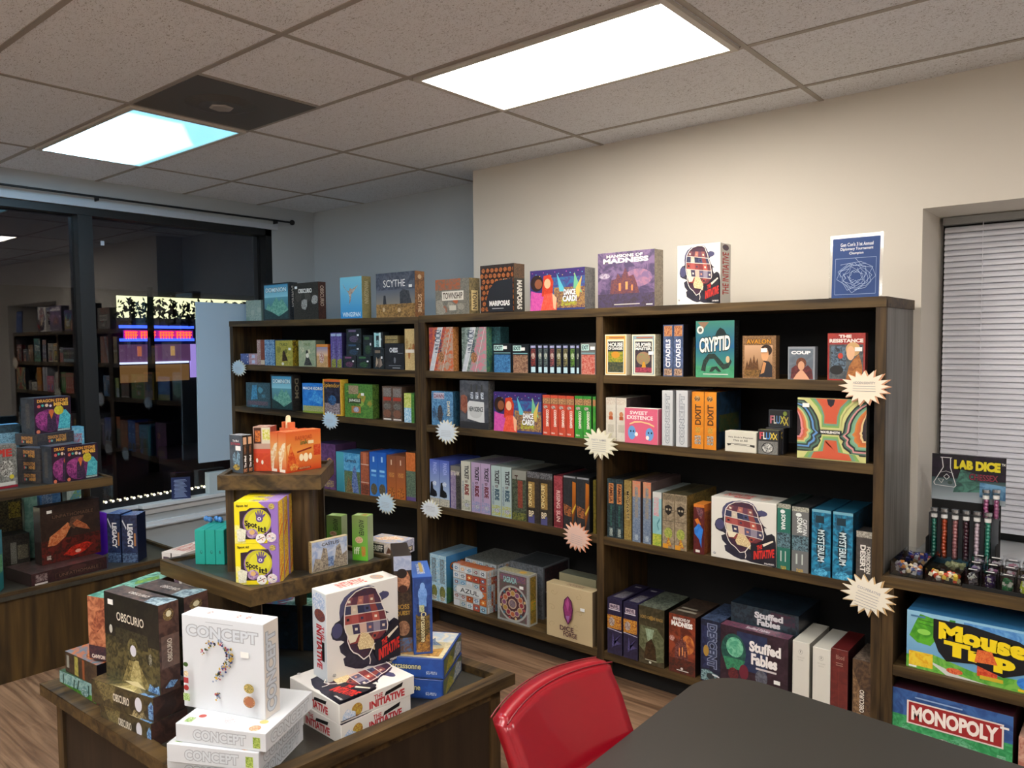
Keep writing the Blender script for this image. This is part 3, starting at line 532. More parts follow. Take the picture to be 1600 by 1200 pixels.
def flat_obscurio():
    s = [Rr(0, 0, 1, 1, '#2b271d', '#4b432a', 25), Pp([(.05, 1), (.2, .2), (.3, .4), (.35, .1), (.4, 1)], '#7d724a', '#4a4228', 60), Tt('OBSCURIO', .36, .35, .62, .68, '#d6cfbf', -.08, bold=.02), Ee(.77, .55, .055, .30, '#cfd0da'), Pp([(.66, 0), (.7, .3), (.78, .12), (.84, .35), (.9, 0)], '#a59870', '#4c432c', 60), Pp([(.93, .1), (.92, .6), (.97, .85), (1, .7), (1, .1)], '#7fb0dc', '#2d4a80', 60)]
    return dict(front=s, right=[Rr(0, 0, 1, 1, '#2c1d1a', '#452c26', 15)], left=s, top=obscurio()['front'])
def carc_spine():
    return [Rr(.06, .02, .94, .98, '#26407c', '#31518f', 20), Rr(.14, .03, .86, .52, '#3c3220', '#77602f', 60), Pp([(.15, .03), (.15, .12), (.5, .2), (.85, .28), (.85, .03)], '#6d4a2a', '#a87a3c', 60), Rr(.22, .50, .78, .66, '#1f3468'), Ee(.5, .78, .24, .10, '#7aa2dc', '#5f8acb', 60), Rr(.3, .62, .7, .76, '#6f9ad6', '#5c86c4', 50), Ee(.5, .88, .13, .05, '#7aa2dc'),
            Rr(.32, .55, .58, .64, '#c9c7a2', '#7f8d5a', 90), Tt('Carcassonne', .40, .16, .68, .55, '#d6cba0', -90, '#20201c', .02)]
def flat_carc():
    s = [Rr(.02, .08, .98, .94, '#274a94', '#2d55a4', 12), Ee(.12, .58, .05, .2, '#9db1c4', '#4d6a4a', 100), Tt('Carcassonne', .16, .42, .66, .72, '#dad4a4', 0, '#1b2440', .02), Rr(.74, .2, .9, .36, '#c9d4e6', '#274a94', 120)]
    r = [Rr(.03, .08, .97, .92, '#7a6a4a', '#45663a', 30), Pp([(.1, .1), (.3, .8), (.5, .4), (.6, .1)], '#b9a23c', '#5d7a34', 50), Pp([(.5, .2), (.7, .9), (.95, .6), (.95, .1)], '#5f7fa6', '#c9c6b6', 50)]
    t = [Rr(.03, .03, .97, .97, '#b9b08c', '#d9c9a0', 18), Rr(.03, .6, .97, .97, '#b9cad8', '#e6ddc6', 14), Pp([(.5, .45), (.62, .62), (.66, .75), (.7, .62), (.84, .48)], '#4d6380', '#7f93a8', 50), Pp([(.1, .1), (.35, .32), (.6, .25), (.9, .4), (.9, .08)], '#c99a4c', '#8c6a3c', 40), Pp([(.05, .3), (.2, .5), (.4, .4), (.3, .2)], '#e0b65a', '#a87a3c', 40)]
    return dict(front=s, right=r, left=s, top=t)
def spotit():
    hand = [Pp([(.50, .56), (.50, .66), (.52, .70), (.64, .68), (.66, .58), (.62, .52), (.54, .52)], '#5a4480')]+[Pp([(x, .66), (x+.035, .66), (x+.035+d, y), (x+.01+d, y)], '#5a4480') for x, d, y in ((.50, -.03, .76), (.535, -.01, .80), (.57, .01, .81), (.605, .03, .79))]+[Pp([(.64, .6), (.72, .70), (.71, .73), (.62, .66)], '#5a4480'), Ee(.575, .60, .045, .04, '#d9d2e0'), Ee(.575, .60, .02, .02, '#2a2040')]
    return dict(front=[Rr(.0, .0, .62, 1, '#e6d41c'), Rr(.0, .0, .25, .45, '#ece490', '#e5da50', 40), Pp([(.55, 1), (.72, .86), (.80, .5), (.74, 0), (1, 0), (1, 1)], '#8d6bb4'), Pp([(.12, .10), (.12, .78), (.28, .80), (.36, .86), (.76, .86), (.84, .7), (.84, .2), (.74, .10)], '#2c1c2c'), Ee(.52, .50, .33, .345, '#8a6a9c'), Ee(.53, .52, .31, .32, '#bdb824'), Ee(.56, .54, .24, .24, '#cfca30'), Ee(.40, .24, .13, .12, '#7c5a90', '#b79ab4', 40), Ee(.40, .27, .06, .06, '#d0a86a')]+hand+
                       [Tt('Spot', .24, .36, .52, .54, '#16131a', -.35, bold=.03), Tt('it!', .54, .27, .72, .42, '#16131a', -.3, bold=.03), Tt('Spot it!', .05, .88, .32, .95, '#1a1614', bold=.03), Ee(.86, .9, .07, .07, '#c7b45c', '#8a7a3c', 90),
                       Ee(.60, .12, .115, .12, '#e9e7e4', '#d9d4cf', 100), Ee(.84, .15, .115, .115, '#e9e7e4', '#c4b0ae', 150), Pp([(.07, .05), (.05, .33), (.14, .38), (.27, .33), (.24, .06)], '#e4e2d0', '#c9c8ae', 120), Ll([(.52, .08), (.68, .16)], .02, '#7a4a30'), Ee(.57, .16, .015, .015, K_), Ee(.64, .09, .015, .015, '#c4402c'), Ee(.8, .18, .02, .015, '#a8304c'), Ee(.88, .13, .02, .015, '#3c6a94')],
                right=[Rr(0, 0, 1, 1, '#d9a91e', '#e6c83a', 60), Rr(0, .0, .9, 1, '#cf8f1c', '#ead04c', 90), Ll([(.1, .1), (.9, .4)], .07, '#d4502c'), Ll([(.05, .35), (.8, .6)], .05, '#e07a34'), Rr(0, 0, .1, 1, '#8d6bb4')],
                left=[Rr(0, 0, 1, 1, '#d9c81c')], top=[Rr(0, 0, .6, 1, '#e6d41c'), Pp([(.55, 0), (.75, 1), (1, 1), (1, 0)], '#a184c4'), Ee(.5, .5, .22, .3, '#cfc22c', '#b5a8c4', 30), Tt('Spot it!', .36, .36, .66, .64, '#2a2420')])
def dominion():
    return [Rr(.06, .04, .94, .96, ('#23464c', '#6fb3c4')), Rr(.06, .62, .94, .96, ('#8cc9d6', '#3f8cb4')), Pp([(.06, .2), (.2, .48), (.3, .36), (.5, .62), (.62, .50), (.72, .58), (.94, .3), (.94, .05), (.06, .05)], '#4d8c7f', '#7bb09c', 30), Pp([(.06, .05), (.06, .32), (.35, .22), (.6, .1), (.94, .26), (.94, .05)], '#183236', '#26484a', 40), Tt('DOMINION', .12, .76, .88, .88, '#d4ecf2', 0, '#173048', .03)]
def unlock(c1, c2, c3):
    return [Rr(0, 0, 1, 1, c1, c2, 25), Pp([(.0, 0), (.36, 1), (.58, 1), (.18, 0)], '#cfd2d6', '#b8bec6', 12), Pp([(.3, 0), (.72, 1), (1, 1), (1, 0)], c3, c2, 28), Tt('UNLOCK!', .24, .42, .52, .94, '#3b4a60', 90, bold=.02), Ll([(.18, 0), (.58, 1)], .015, '#ecebe8'), Ll([(.55, 0), (.94, 1)], .012, '#e0dfdc'), Ee(.5, .32, .12, .12, '#5d4a3a', '#c98a5a', 60)]
def exitf(c, d, st='#151c22'):
    return [Rr(0, 0, 1, 1, st), Rr(.06, .0, .95, .62, c, d, 45), Pp([(.4, 0), (.48, .6), (.55, .6), (.62, 0)], d, c, 60), Rr(.05, .76, .56, .95, '#bfe3dc'), Tt('EXIT', .09, .79, .52, .92, '#1d3b44', bold=.04), Rr(.05, .66, .95, .69, '#7fb0b8')]
def exits(c): return [Rr(0, 0, 1, 1, '#1a2230'), Rr(.12, .25, .88, .84, c, '#2a2a30', 50), Rr(.15, .03, .85, .22, '#b9d8e2'), Rr(.1, .87, .9, .95, '#4a5aa8', '#c8c8d8', 90), Ee(.5, .6, .3, .1, '#cfd0c0', c, 80)]
def dance():
    o = [Rr(0, 0, 1, 1, ('#2a3a78', '#3a2a6a')), Rr(.38, .35, 1, .8, '#2c6a9c', '#4a3a7c', 25), Rr(.45, .05, 1, .55, '#5a3a4a', '#b08a4a', 60), Pp([(.5, .9), (.55, .45), (.66, .45)], '#59b8c9'), Pp([(.82, .9), (.80, .5), (.95, .4)], '#6fb58c'), Pp([(.95, .8), (.78, .35), (.9, .3)], '#cfb55a')]
    o += [Ee(.13, .68, .12, .2, '#2c1c1c'), Ee(.16, .66, .07, .12, '#8a5236'), Pp([(.0, 0), (.02, .5), (.12, .45), (.3, .42), (.32, 0)], '#c2489c', '#d45aa8', 30), Pp([(.22, .35), (.26, .85), (.38, .88), (.44, .7), (.42, .35)], '#cf4224', '#b8351c', 40), Ee(.33, .66, .06, .12, '#eab28c'), Pp([(.2, 0), (.27, .4), (.42, .42), (.5, .2), (.5, 0)], '#dd4a38', '#e8604a', 30), Pp([(.42, .42), (.5, .3), (.48, .02), (.44, .05)], '#e9b490')]
    o += [Pp([(.58, .1), (.6, .3), (.85, .32), (.86, .12)], '#b8c23c', '#8a6a3c', 50), Tt('DANCE', .63, .36, .84, .50, '#f0f0ee', 0, '#2a2440', .05), Tt('CARD!', .61, .20, .86, .35, '#f0f0ee', 0, '#2a2440', .05)]
    for i in range(14): o.append(Ee(.05+.07*i, .93-.04*(i % 3), .008, .012, ['#e86ac0', '#6ad0e8', '#e8d060'][i % 3], k=6))
    return o
def mansions(red=False):
    a, b = ('#5c2a20', '#8a3f28') if red else ('#4c4160', '#7a6488')
    return [Rr(0, 0, 1, 1, a, b, 14), Rr(0, .0, 1, .25, '#3a2420' if red else '#453a45', a, 30), Ee(.72, .52, .24, .16, *(('#c9783c', '#8a3f28') if red else ('#a0748c', '#7a6488')), 20), Pp([(.22, .25), (.25, .5), (.33, .52), (.36, .62), (.42, .52), (.50, .72), (.56, .55), (.64, .58), (.7, .42), (.74, .25)], '#4c2424' if red else '#5c3a4c', '#7a4a44', 50),
            Rr(.38, .3, .42, .44, '#d9834c'), Rr(.5, .32, .54, .46, '#e09a5c'), Rr(.6, .3, .63, .4, '#d9834c'), Ee(.12, .58, .10, .05, '#c9c0cc' if not red else '#c9a49c', b, 60),
            Tt('MANSIONS OF', .16, .90, .80, .955, '#eae6e0', bold=.03), Tt('MADNESS', .1, .80, .9, .89, '#f0ece6', bold=.05), Rr(.3, .05, .75, .065, '#cfc8c4'), Ee(.5, .09, .05, .02, '#d9d2cc') if red else Rr(.86, .03, .97, .05, '#ddd8d8')]
def ttr(c, bot='#9a9a4a', rt='#7a2a2c'):
    return [Rr(0, 0, 1, 1, c), Rr(.05, .02, .95, .22, bot, c, 60), Rr(.1, .22, .3, .6, '#6a7a8c', c, 120), Tt('TICKET', .38, .64, .82, .92, '#26222a', -90, bold=.04), Tt('to', .42, .57, .76, .62, '#5a3034', -90), Tt('RIDE', .38, .32, .82, .54, rt, -90, bold=.05), Ee(.6, .12, .25, .04, '#c9cbd4', '#4a4a5a', 150)]
def codenames(c, d): return [Rr(0, 0, 1, 1, c, d, 8), Rr(.0, .78, 1, .93, '#5a3a2c', '#c99a6a', 90), Ee(.4, .70, .28, .04, '#d9c9c0', '#33302e', 150), Tt('CODENAMES', .46, .22, .80, .64, '#f2e8dc', -90, bold=.03), Rr(.1, .04, .6, .08, '#e8dcd0', c, 200)]
def castle(): return [Rr(.02, .03, .98, .97, '#8a9cc0', '#b8bfcc', 14), Pp([(.02, .03), (.1, .45), (.25, .4), (.32, .75), (.42, .7), (.45, .3), (.62, .25), (.68, .7), (.78, .78), (.84, .4), (.97, .5), (.97, .03)], '#6a6058', '#a89c88', 60), Rr(.45, .1, .6, .42, '#4a5f8c', '#8aa0c0', 60), Tt('CASTLES', .28, .80, .76, .90, '#4a4440')]
def dragonstone():
    return [Rr(0, 0, 1, 1, '#2a1c2e', '#38202e', 25), Ee(.4, .35, .38, .32, '#8c3a78', '#5a2450', 30), Ee(.22, .42, .2, .2, '#b04a8c', '#6a2a5c', 40), Pp([(.7, .62), (.62, .1), (.95, .08), (.98, .45), (.85, .62)], '#3a9aa8', '#62c0c6', 40), Pp([(.32, .05), (.34, .5), (.45, .62), (.56, .5), (.6, .05)], '#2c2230', '#4c3450', 60), Ee(.45, .58, .07, .07, '#c9693c'), Pp([(.41, .52), (.45, .38), (.5, .52)], '#d9702c'), Ee(.66, .62, .13, .13, '#d8c83a', '#b8a428', 30),
            Tt('DRAGON STONE', .08, .86, .92, .95, '#e0a04a', 0, '#3a1c14', .04), Tt('MINE!', .52, .74, .92, .85, '#e8b04a', 0, '#3a1c14', .05), Ee(.12, .76, .045, .045, '#c95a5a'), Ee(.22, .78, .035, .035, '#4ab0a0'), Ee(.33, .78, .045, .045, '#e0c0a0'), Ee(.43, .76, .035, .035, '#d9c9d9'), Ee(.08, .06, .05, .05, '#d97a5a'), Rr(.6, .03, .95, .08, '#cfe0d8', '#3a5a5a', 200)]
def ds_side(): return [Rr(0, 0, 1, 1, '#39414a', '#2c3038', 12), Rr(.35, .15, .65, .85, '#56534e', '#3a3c42', 70)]
def ds_flat(): return [Rr(0, 0, 1, 1, '#33333a', '#44403e', 30), Tt('DRAGON STONE', .28, .5, .78, .8, '#c98f4c', bold=.03), Tt('MINE!', .5, .2, .78, .48, '#d0994c', bold=.03), Ee(.32, .32, .03, .12, '#c95a5a'), Ee(.38, .32, .03, .1, '#7ab0a8')]
def busy(*cs, n=40, rows=6, seed=1, title=None, tcol='#e8e4da', tb=(.12, .78, .88, .92), bg=None, rot=0):
    rnd = random.Random(seed); o = [Rr(0, 0, 1, 1, cs[0], cs[1 % len(cs)], n)]
    for i in range(rows):
        x, y = rnd.uniform(.08, .92), rnd.uniform(.08, .75); r = rnd.uniform(.07, .2); k = rnd.randint(4, 9); a = rnd.uniform(0, 3)
        o.append(Pp([(min(.98, max(.02, x+r*rnd.uniform(.6, 1.1)*math.cos(a+6.283*j/k))), min(.98, max(.02, y+r*rnd.uniform(.6, 1.1)*math.sin(a+6.283*j/k)))) for j in range(k)], rnd.choice(cs), rnd.choice(cs), n*1.6))
    if title: o.append(Tt(title, *tb, tcol, rot, '#1c1a1c' if bg is None else bg, .03))
    return o
def spine(c1, c2, title=None, tcol='#e8e4da', n=40, box=(.26, .35, .74, .9), foot=None, out=None, bold=.02, rot=-90):
    o = [Rr(0, 0, 1, 1, c1, c2, n)]
    if foot: o.append(Rr(.05, .02, .95, .24, foot, c1, n*2))
    if title: o.append(Tt(title, *box, tcol, rot, out, bold))
    return o

# ============================================================ cartons on top of the bookcases
def U1T(x): return u1T(x)
shelf(U1T, 384, 408, 470, dict(front=busy('#7f9a90', '#a9b7ab', n=60)), '#6f867c', 'pale grey green patterned carton at the far left end of the bookcase top', u1=True, ins=.12, dep=.06)
shelf(U1T, 410, 452, 444, dict(front=dominion(), right=spine('#22262c', '#3a4148', 'DOMINION')), '#20262b', 'dark carton with a teal mountain lake picture standing on the left bookcase top', u1=True, ins=.04, dep=.075)
shelf(U1T, 458, 497, 443, dict(front=busy('#1f1f1f', '#3b3a34', '#55524a', '#b9b9b4', n=60, title='OBSCURIO', tb=(.2, .72, .75, .84)), right=spine('#3b2420', '#54362e', 'OBSCURIO', '#c9b8aa')), '#2a2320', 'black carton with a dim hall picture, left of the blue bird carton on top', u1=True, ins=.04, dep=.07, st=(.12, .88))
shelf(U1T, 531, 565, 434, dict(front=[Rr(0, 0, 1, 1, ('#2a86c4', '#7fc4d6')), Pp([(.1, .86), (.3, .68), (.42, .66), (.46, .74), (.55, .70), (.85, .80), (.6, .62), (.52, .58), (.48, .42), (.40, .32), (.44, .5), (.38, .62), (.2, .74)], '#c9b8a8', '#8a6a5a', 60), Tt('WINGSPAN', .1, .04, .92, .15, '#d9eaf2')], right=spine('#a39a6a', '#8c8a62', 'WINGSPAN', '#c9c4a0')), '#94a08a', 'bright blue carton with a flying bird picture on top of the left bookcase', u1=True, ins=.03, dep=.085)
shelf(U1T, 587, 648, 428, dict(front=[Rr(0, 0, 1, 1, '#3c4250', '#5a5f6c', 15), Rr(0, .25, 1, .62, ('#8a8478', '#5c6270')), Rr(0, 0, 1, .3, '#6a5030', '#a8824c', 35), Pp([(.18, .3), (.2, .5), (.25, .5), (.27, .3)], '#2c3038'), Pp([(.62, .3), (.62, .55), (.7, .62), (.85, .58), (.92, .3)], '#2f333c', '#4a4c50', 40), Ee(.2, .18, .03, .05, '#c9b08a'), Ee(.6, .16, .04, .05, '#c9a87c'), Tt('SCYTHE', .2, .68, .76, .84, '#eeece8', bold=.0)], right=[Rr(0, 0, 1, 1, '#6a4a34', '#96683f', 30), Tt('SCYTHE', .3, .1, .7, .5, '#d9c0a0', -90), Ee(.5, .88, .2, .05, '#c9b090')]), '#4a4440', 'wide slate grey carton with a wheat field scene and white lettering on the bookcase top', u1=True, ins=.04, dep=.09, st=(.9, .68))
tt = lambda x: T_
shelf(T_, 680, 733, 438, dict(front=busy('#6a6a62', '#8a8478', '#b2603c', '#a9a394', '#4c4c48', n=50, seed=4)+[Rr(0, .7, .75, 1, '#b0603a', '#7c6a5c', 30), Rr(.2, .40, .84, .66, '#e4ddd0'), Tt('TOWNSHIP', .23, .44, .81, .62, '#4c3c30'), Rr(.42, .12, .62, .26, '#c9c4b6')], right=[Rr(0, 0, 1, 1, '#5c5238', '#8a7a52', 40), Rr(.2, .1, .8, .66, '#d9c48a'), Tt('TOWN', .3, .14, .7, .62, '#4a3a2c', -90)]), '#6a6458', 'grey and rust carton with a white title plate, right of the wheat field carton', ins=.05, dep=.10)
shelf(T_, 750, 803, 416, dict(front=[Rr(0, 0, 1, 1, '#241c18', '#3c2a20', 60)]+[Ee(.07+.13*(i % 8)+.05*((i//8) % 2), .08+.115*(i//8), .055, .05, '#c9773c', '#6a3a20', 90, 7) for i in range(64)]+[Pp([(.26, .04), (.2, .25), (.3, .5), (.5, .66), (.8, .68), (.99, .7), (.99, .02), (.3, .02)], '#22242a'), Tt('MARIPOSAS', .3, .14, .9, .25, '#ecebe8', bold=.04), Rr(.38, .08, .72, .095, '#a9a9a9')], right=[Rr(0, 0, 1, 1, '#3a2c22', '#6a4a30', 70), Rr(0, 0, 1, .7, '#2a2826'), Tt('MARIPOSAS', .28, .06, .76, .66, '#e6e4dc', -90, bold=.04)]), '#2a201c', 'tall black carton wreathed in orange butterflies on top of the double bookcase', ins=.04, dep=.10, st=(.76, .66))
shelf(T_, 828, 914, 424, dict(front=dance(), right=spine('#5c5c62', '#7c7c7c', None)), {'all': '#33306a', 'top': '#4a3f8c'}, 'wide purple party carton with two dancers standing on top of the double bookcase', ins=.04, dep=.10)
shelf(T_, 934, 1023, 397, dict(front=mansions(), right=spine('#8a8074', '#a89c8a', None)), '#6a6070', 'large mauve haunted house carton with white lettering on top of the double bookcase', ins=.04, dep=.09)
shelf(T_, 1058, 1126, 385, initiative(), '#e3e0da', 'white carton with a dark hatted head silhouette standing on top of the double bookcase', ins=.04, dep=.12, m=CARD)
# framed sign
a = ony(1299, 462, 3.53); b = ony(1373, 462, 3.53); top = ony(1300, 370, 3.53).z
dp = empty('acrylic_sign', ((a.x+b.x)/2, 3.53, H+T_)); dp.rotation_euler.x = -.05
tag(dp, 'blue tournament sheet in a clear acrylic stand at the right end of the bookcase top', 'sign'); wS = b.x-a.x; hS = top-(H+T_)
me = printed('printed_sheet', wS, .001, hS-.01, dict(front=[Rr(0, 0, 1, 1, '#1e3f78'), Tt("Gen Con's 31st Annual", .17, .86, .86, .92, '#e6eaf0', bold=.01), Tt('Diplomacy Tournament', .17, .78, .86, .84, '#e6eaf0', bold=.01), Tt('Champion', .36, .71, .66, .765, '#e6eaf0', bold=.01),
   Ll([(.07, .06), (.07, .66), (.93, .66), (.93, .06), (.07, .06)], .006, '#9fb4d6')]+[Ll([(.5+(.12+.30*((k*5) % 7)/7)*math.cos(t*.55+k)*(1+.25*math.sin(t*2.3+k)), .36+(.08+.18*((k*5) % 7)/7)*math.sin(t*.55+k)*(1+.3*math.cos(t*3.1+k))) for t in range(8)], .007, '#9fb4d6') for k in range(13)]), '#1e3f78', CARD, .0001)
s_ = obj('printed_sheet', me, None, dp)
m = MB(); m.box(-wS/2-.012, .002, 0, wS/2+.012, .005, hS+.006); m.box(-wS/2-.012, .002, 0, wS/2+.012, .09, .004); m.build('acrylic_holder', ACR, dp)

# ============================================================ left bookcase shelves
def uA(x): return u1A(x)
for k, (c, d) in enumerate((('#8a6a84', '#2c3a74'), ('#9a7a88', '#2f4080'))):
    a = onu1(376, 560, .03); b = onu1(402, 560, .03); z = u1A(a.x)+H
    me = printed('game_box', (b-a).length, .15, .043, dict(front=[Rr(0, 0, .5, 1, '#24356c', '#6a7ab4', 60), Rr(.5, 0, 1, 1, '#a07a8a', '#c9a8b0', 60), Ee(.42, .45, .03, .12, '#e8e8ee'), Rr(.68, .2, .86, .8, '#b4c4e0')]), '#4a4a74', WRAP)
    place(me, ((a.x+b.x)/2, (a.y+b.y)/2, z+.0005+.0445*k), math.atan(SL), ['lower', 'upper'][k]+' of two small blue and pink cartons lying at the left bookcase left end')
shelf(uA, 401, 413, 531, dict(front=[Rr(0, 0, .5, 1, '#b9b4ac', '#8a3a30', 90), Rr(.5, 0, 1, 1, '#6a2f20', '#8c4428', 60), Rr(.5, .02, 1, .2, '#c9b8a0')]), '#7a3c28', 'red brown carton spine beside the two small lying cartons, left bookcase second shelf', u1=True)
shelf(uA, 413, 429, 531, dict(front=spine('#2a5a8c', '#8fb4cf', None, n=60)), '#23507c', '{o} of two slim blue carton spines on the left bookcase second shelf', n=2, u1=True, group='slim blue spines, left bookcase')
shelf(uA, 430, 457, 532, dict(front=busy('#8c8a3c', '#b0a44c', '#6a6a30', n=40, rows=3, title='TRAILS', tcol='#4a5a2c', tb=(.25, .78, .7, .9), bg='#b0a44c')+[Pp([(.38, .18), (.42, .55), (.5, .62), (.58, .5), (.72, .2)], '#241c16', '#4a3420', 40), Ee(.42, .08, .07, .06, '#d9d6cc')], right=spine('#4a3a1c', '#b09a2c', None)), '#5c4c20', 'yellow green carton with a dark figure, left bookcase second shelf', u1=True, dep=.09, st=(.85, .66))
shelf(uA, 466, 493, 532, dict(front=busy('#8a9a7c', '#a3a88a', '#c9c4a4', n=30, rows=3, title='TALES', tcol='#6a7a4c', tb=(.3, .8, .7, .9), bg='#8a9a7c')+[Pp([(.3, .04), (.42, .3), (.44, .62), (.56, .62), (.6, .34), (.8, .04)], '#26282a', '#4c4f4c', 50), Ee(.52, .42, .09, .09, '#d9d4c6')]), '#6c7462', 'olive carton with a cloaked figure on the left bookcase second shelf', u1=True, ins=.04, dep=.09)
shelf(uA, 494, 512, 538, dict(front=[Rr(0, .5, 1, 1, ('#e0b48a', '#4a6aa8')), Rr(0, 0, 1, .5, '#b08a5a', '#c9a070', 40), Ee(.45, .42, .22, .25, '#9c3c2c', '#d9d0c4', 60), Rr(0, .88, 1, 1, '#d0823c')], right=spine('#c9702c', '#a85020')), '#c07034', 'small orange edged carton with a red and white scene, left bookcase second shelf', u1=True, ins=.015, dep=.06)
shelf(uA, 516, 534, 520, dict(front=[Rr(0, 0, 1, 1, '#3a3570', '#6a5a9a', 40), Rr(.1, .0, .9, .25, '#a8a84a', '#3c4a2c', 90), Pp([(.2, .2), (.5, .9), (.8, .3)], '#8c88b8', '#332c5c', 80), Rr(.05, .9, .95, .97, '#9fb0c8')]), '#2c2850', '{o} of two tall purple carton spines, left bookcase second shelf', n=2, u1=True, group='tall purple spines')
def dark_small(c, x0, x1, yt, z0, label, dep=.08, ins=.02, extra=None):
    a = onu1(x0, yt, ins); b = onu1(x1, yt, ins); zb = u1A(a.x)+H+z0
    me = printed('game_box', (b-a).length-.001, dep, a.z-zb, dict(front=[Rr(0, 0, 1, 1, '#1a2226', '#28333a', 30), Rr(.15, .78, .65, .92, c), Ee(.5, .3, .3, .22, c, '#1a2226', 90), Rr(.72, .5, .85, .62, '#dfe2e4')]+(extra or [])), '#171c20', WRAP)
    place(me, ((a.x+b.x)/2, (a.y+b.y)/2, zb+.0005), math.atan(SL), label); return a.z-(u1A(a.x)+H)
z1 = dark_small('#7a4a6a', 536, 556, 556, 0, 'small black carton with a purple swirl at the bottom of the dark stack, left bookcase')
z2 = dark_small('#3f6a44', 557.5, 579, 556, 0, 'small black carton with a green swirl beside the purple swirl one, left bookcase second shelf')
z3 = dark_small('#35506c', 541, 564, 537, z1+.001, 'small dark blue carton, middle of the black stack on the left bookcase')
z4 = dark_small('#6a5a7a', 541, 564, 514, z3+.001, 'small black carton with a pale ring, topmost of the black stack on the left bookcase')
z5 = dark_small('#3c5c3c', 567, 582, 524, z2+.001, 'small dark green carton on top of the green swirl carton, left bookcase', dep=.06)
z6 = dark_small('#7a6a5a', 583, 600, 545, 0, 'small grey carton with two figures beneath a teal striped one, left bookcase', extra=[Pp([(.2, .05), (.3, .6), (.45, .3)], '#a89480'), Pp([(.55, .05), (.65, .65), (.85, .2)], '#8a7a70')])
z7 = dark_small('#8ac0c4', 583, 598, 519, z6+.001, 'small black carton with two pale teal stripes on top of the grey figures carton', extra=[Rr(.1, .1, .3, .95, '#9ccaca'), Rr(.6, .1, .8, .95, '#c9dede')], dep=.06)
shelf(uA, 601, 631, 537, dict(front=[Rr(0, 0, 1, 1, '#1c2026', '#24282e', 20), Tt('CHESS', .25, .66, .68, .84, '#dfe2e6', bold=.03), Rr(.68, .62, .95, .635, '#9aa0a8'), Ee(.52, .36, .06, .12, '#7a808a', '#2c3036', 60), Rr(.2, .14, .85, .16, '#7f858d'), Rr(.4, .05, .8, .075, '#aab0b6')]), '#15181c', 'black chess set carton with white lettering on the left bookcase second shelf', u1=True, ins=.015, dep=.12)
a = onu1(598, 524, .04); b = onu1(621, 524, .04); zb = onu1(601, 537, .015).z+.003
me = printed('game_box', (b-a).length, .10, .052, dict(front=[Rr(0, 0, 1, 1, '#7a6a48', '#9a8a5c', 60), Rr(.05, .4, .95, .5, '#4a3f2c')]), '#6a5c3e', WRAP)
place(me, ((a.x+b.x)/2, (a.y+b.y)/2, zb), math.atan(SL), 'gold brown carton lying on the black chess set carton')
shelf(uA, 632, 648, 514, dict(front=busy('#b59a68', '#c9b07c', '#8a6a3c', '#b0603a', n=60, rows=5)+[Rr(.05, .42, .95, .50, '#d9d0c0')]), '#a08a5c', 'tan illustrated carton spine at the right end of the left bookcase second shelf', u1=True, ins=.01)
# third shelf
uB = lambda x: u1B(x)
shelf(uB, 384, 422, 597, dict(front=busy('#23404a', '#3a5c66', '#4a8aa0', '#5a4a5c', n=40, seed=3)+[Pp([(.2, .3), (.28, .9), (.45, .92), (.48, .35)], '#4a9cc4', '#2c6c94', 30), Rr(.1, .1, .9, .26, '#7a5a68', '#33404a', 90)]), '#23343c', 'dark blue carton with ice crystals at the left end of the left bookcase third shelf', u1=True, ins=.03, dep=.07)
shelf(uB, 422, 457, 585, dict(front=dominion(), right=spine('#1f1f20', '#34302c', 'DOM', '#8a826c')), '#1f2022', 'dark carton with a teal mountain lake picture on the left bookcase third shelf', u1=True, ins=.01, dep=.075)
shelf(uB, 472, 505, 598, dict(front=[Rr(0, 0, 1, 1, '#1f6cc0', '#3a86d4', 12), Pp([(.3, .45), (.5, .6), (.62, .82), (.7, .6), (.98, .5), (.9, .3), (.5, .4)], '#2c7cd0', '#5fb0e0', 40), Rr(.02, .02, .98, .24, '#5a9a6a', '#c9b07a', 90), Rr(0, 0, 1, .06, '#8a9a3a'), Tt('MACHI KORO', .04, .78, .96, .88, '#e8f0f6', 0, '#123c78', .03)]), '#1d5fa8', 'bright blue city harbour carton on the left bookcase third shelf', u1=True, ins=.03, dep=.07)
shelf(uB, 504, 533, 592, dict(front=[Rr(0, 0, 1, 1, '#d9a83a'), Rr(.06, .04, .94, .94, '#1f1f2a', '#33364a', 20), Rr(.1, .04, .9, .34, '#54454a', '#a89ca0', 60), Ee(.5, .42, .22, .14, '#3a6a9a', '#1f2a44', 40), Tt('Splendor', .05, .74, .92, .9, '#e0a94a', 0, '#2c1c14', .0), Rr(.06, .93, .94, 1, '#c9632c')], right=spine('#c9a42c', '#e0c04c')), '#c9a42c', 'narrow yellow framed carton with a dark picture, left bookcase third shelf', u1=True, ins=.0, dep=.065)
shelf(uB, 538, 582, 599, dict(front=busy('#3c6a34', '#5c8a3c', '#8aa84c', '#2c4a2c', '#a88a3c', n=40, rows=8, seed=5)+[Rr(.15, .7, .5, .95, '#7a6a4c', '#a8947a', 60), Rr(.12, .42, .6, .58, '#3a4a2c'), Tt('JUNGLE', .16, .45, .56, .55, '#e6e8e0'), Rr(.25, .14, .58, .34, '#a8743c'), Ee(.42, .24, .1, .08, '#26345a', '#c0c8dc', 100)], right=spine('#2c4a24', '#5c7a34')), '#2f4f28', 'green jungle temple carton on the left bookcase third shelf', u1=True, ins=.01, dep=.06, st=(.66, .7))
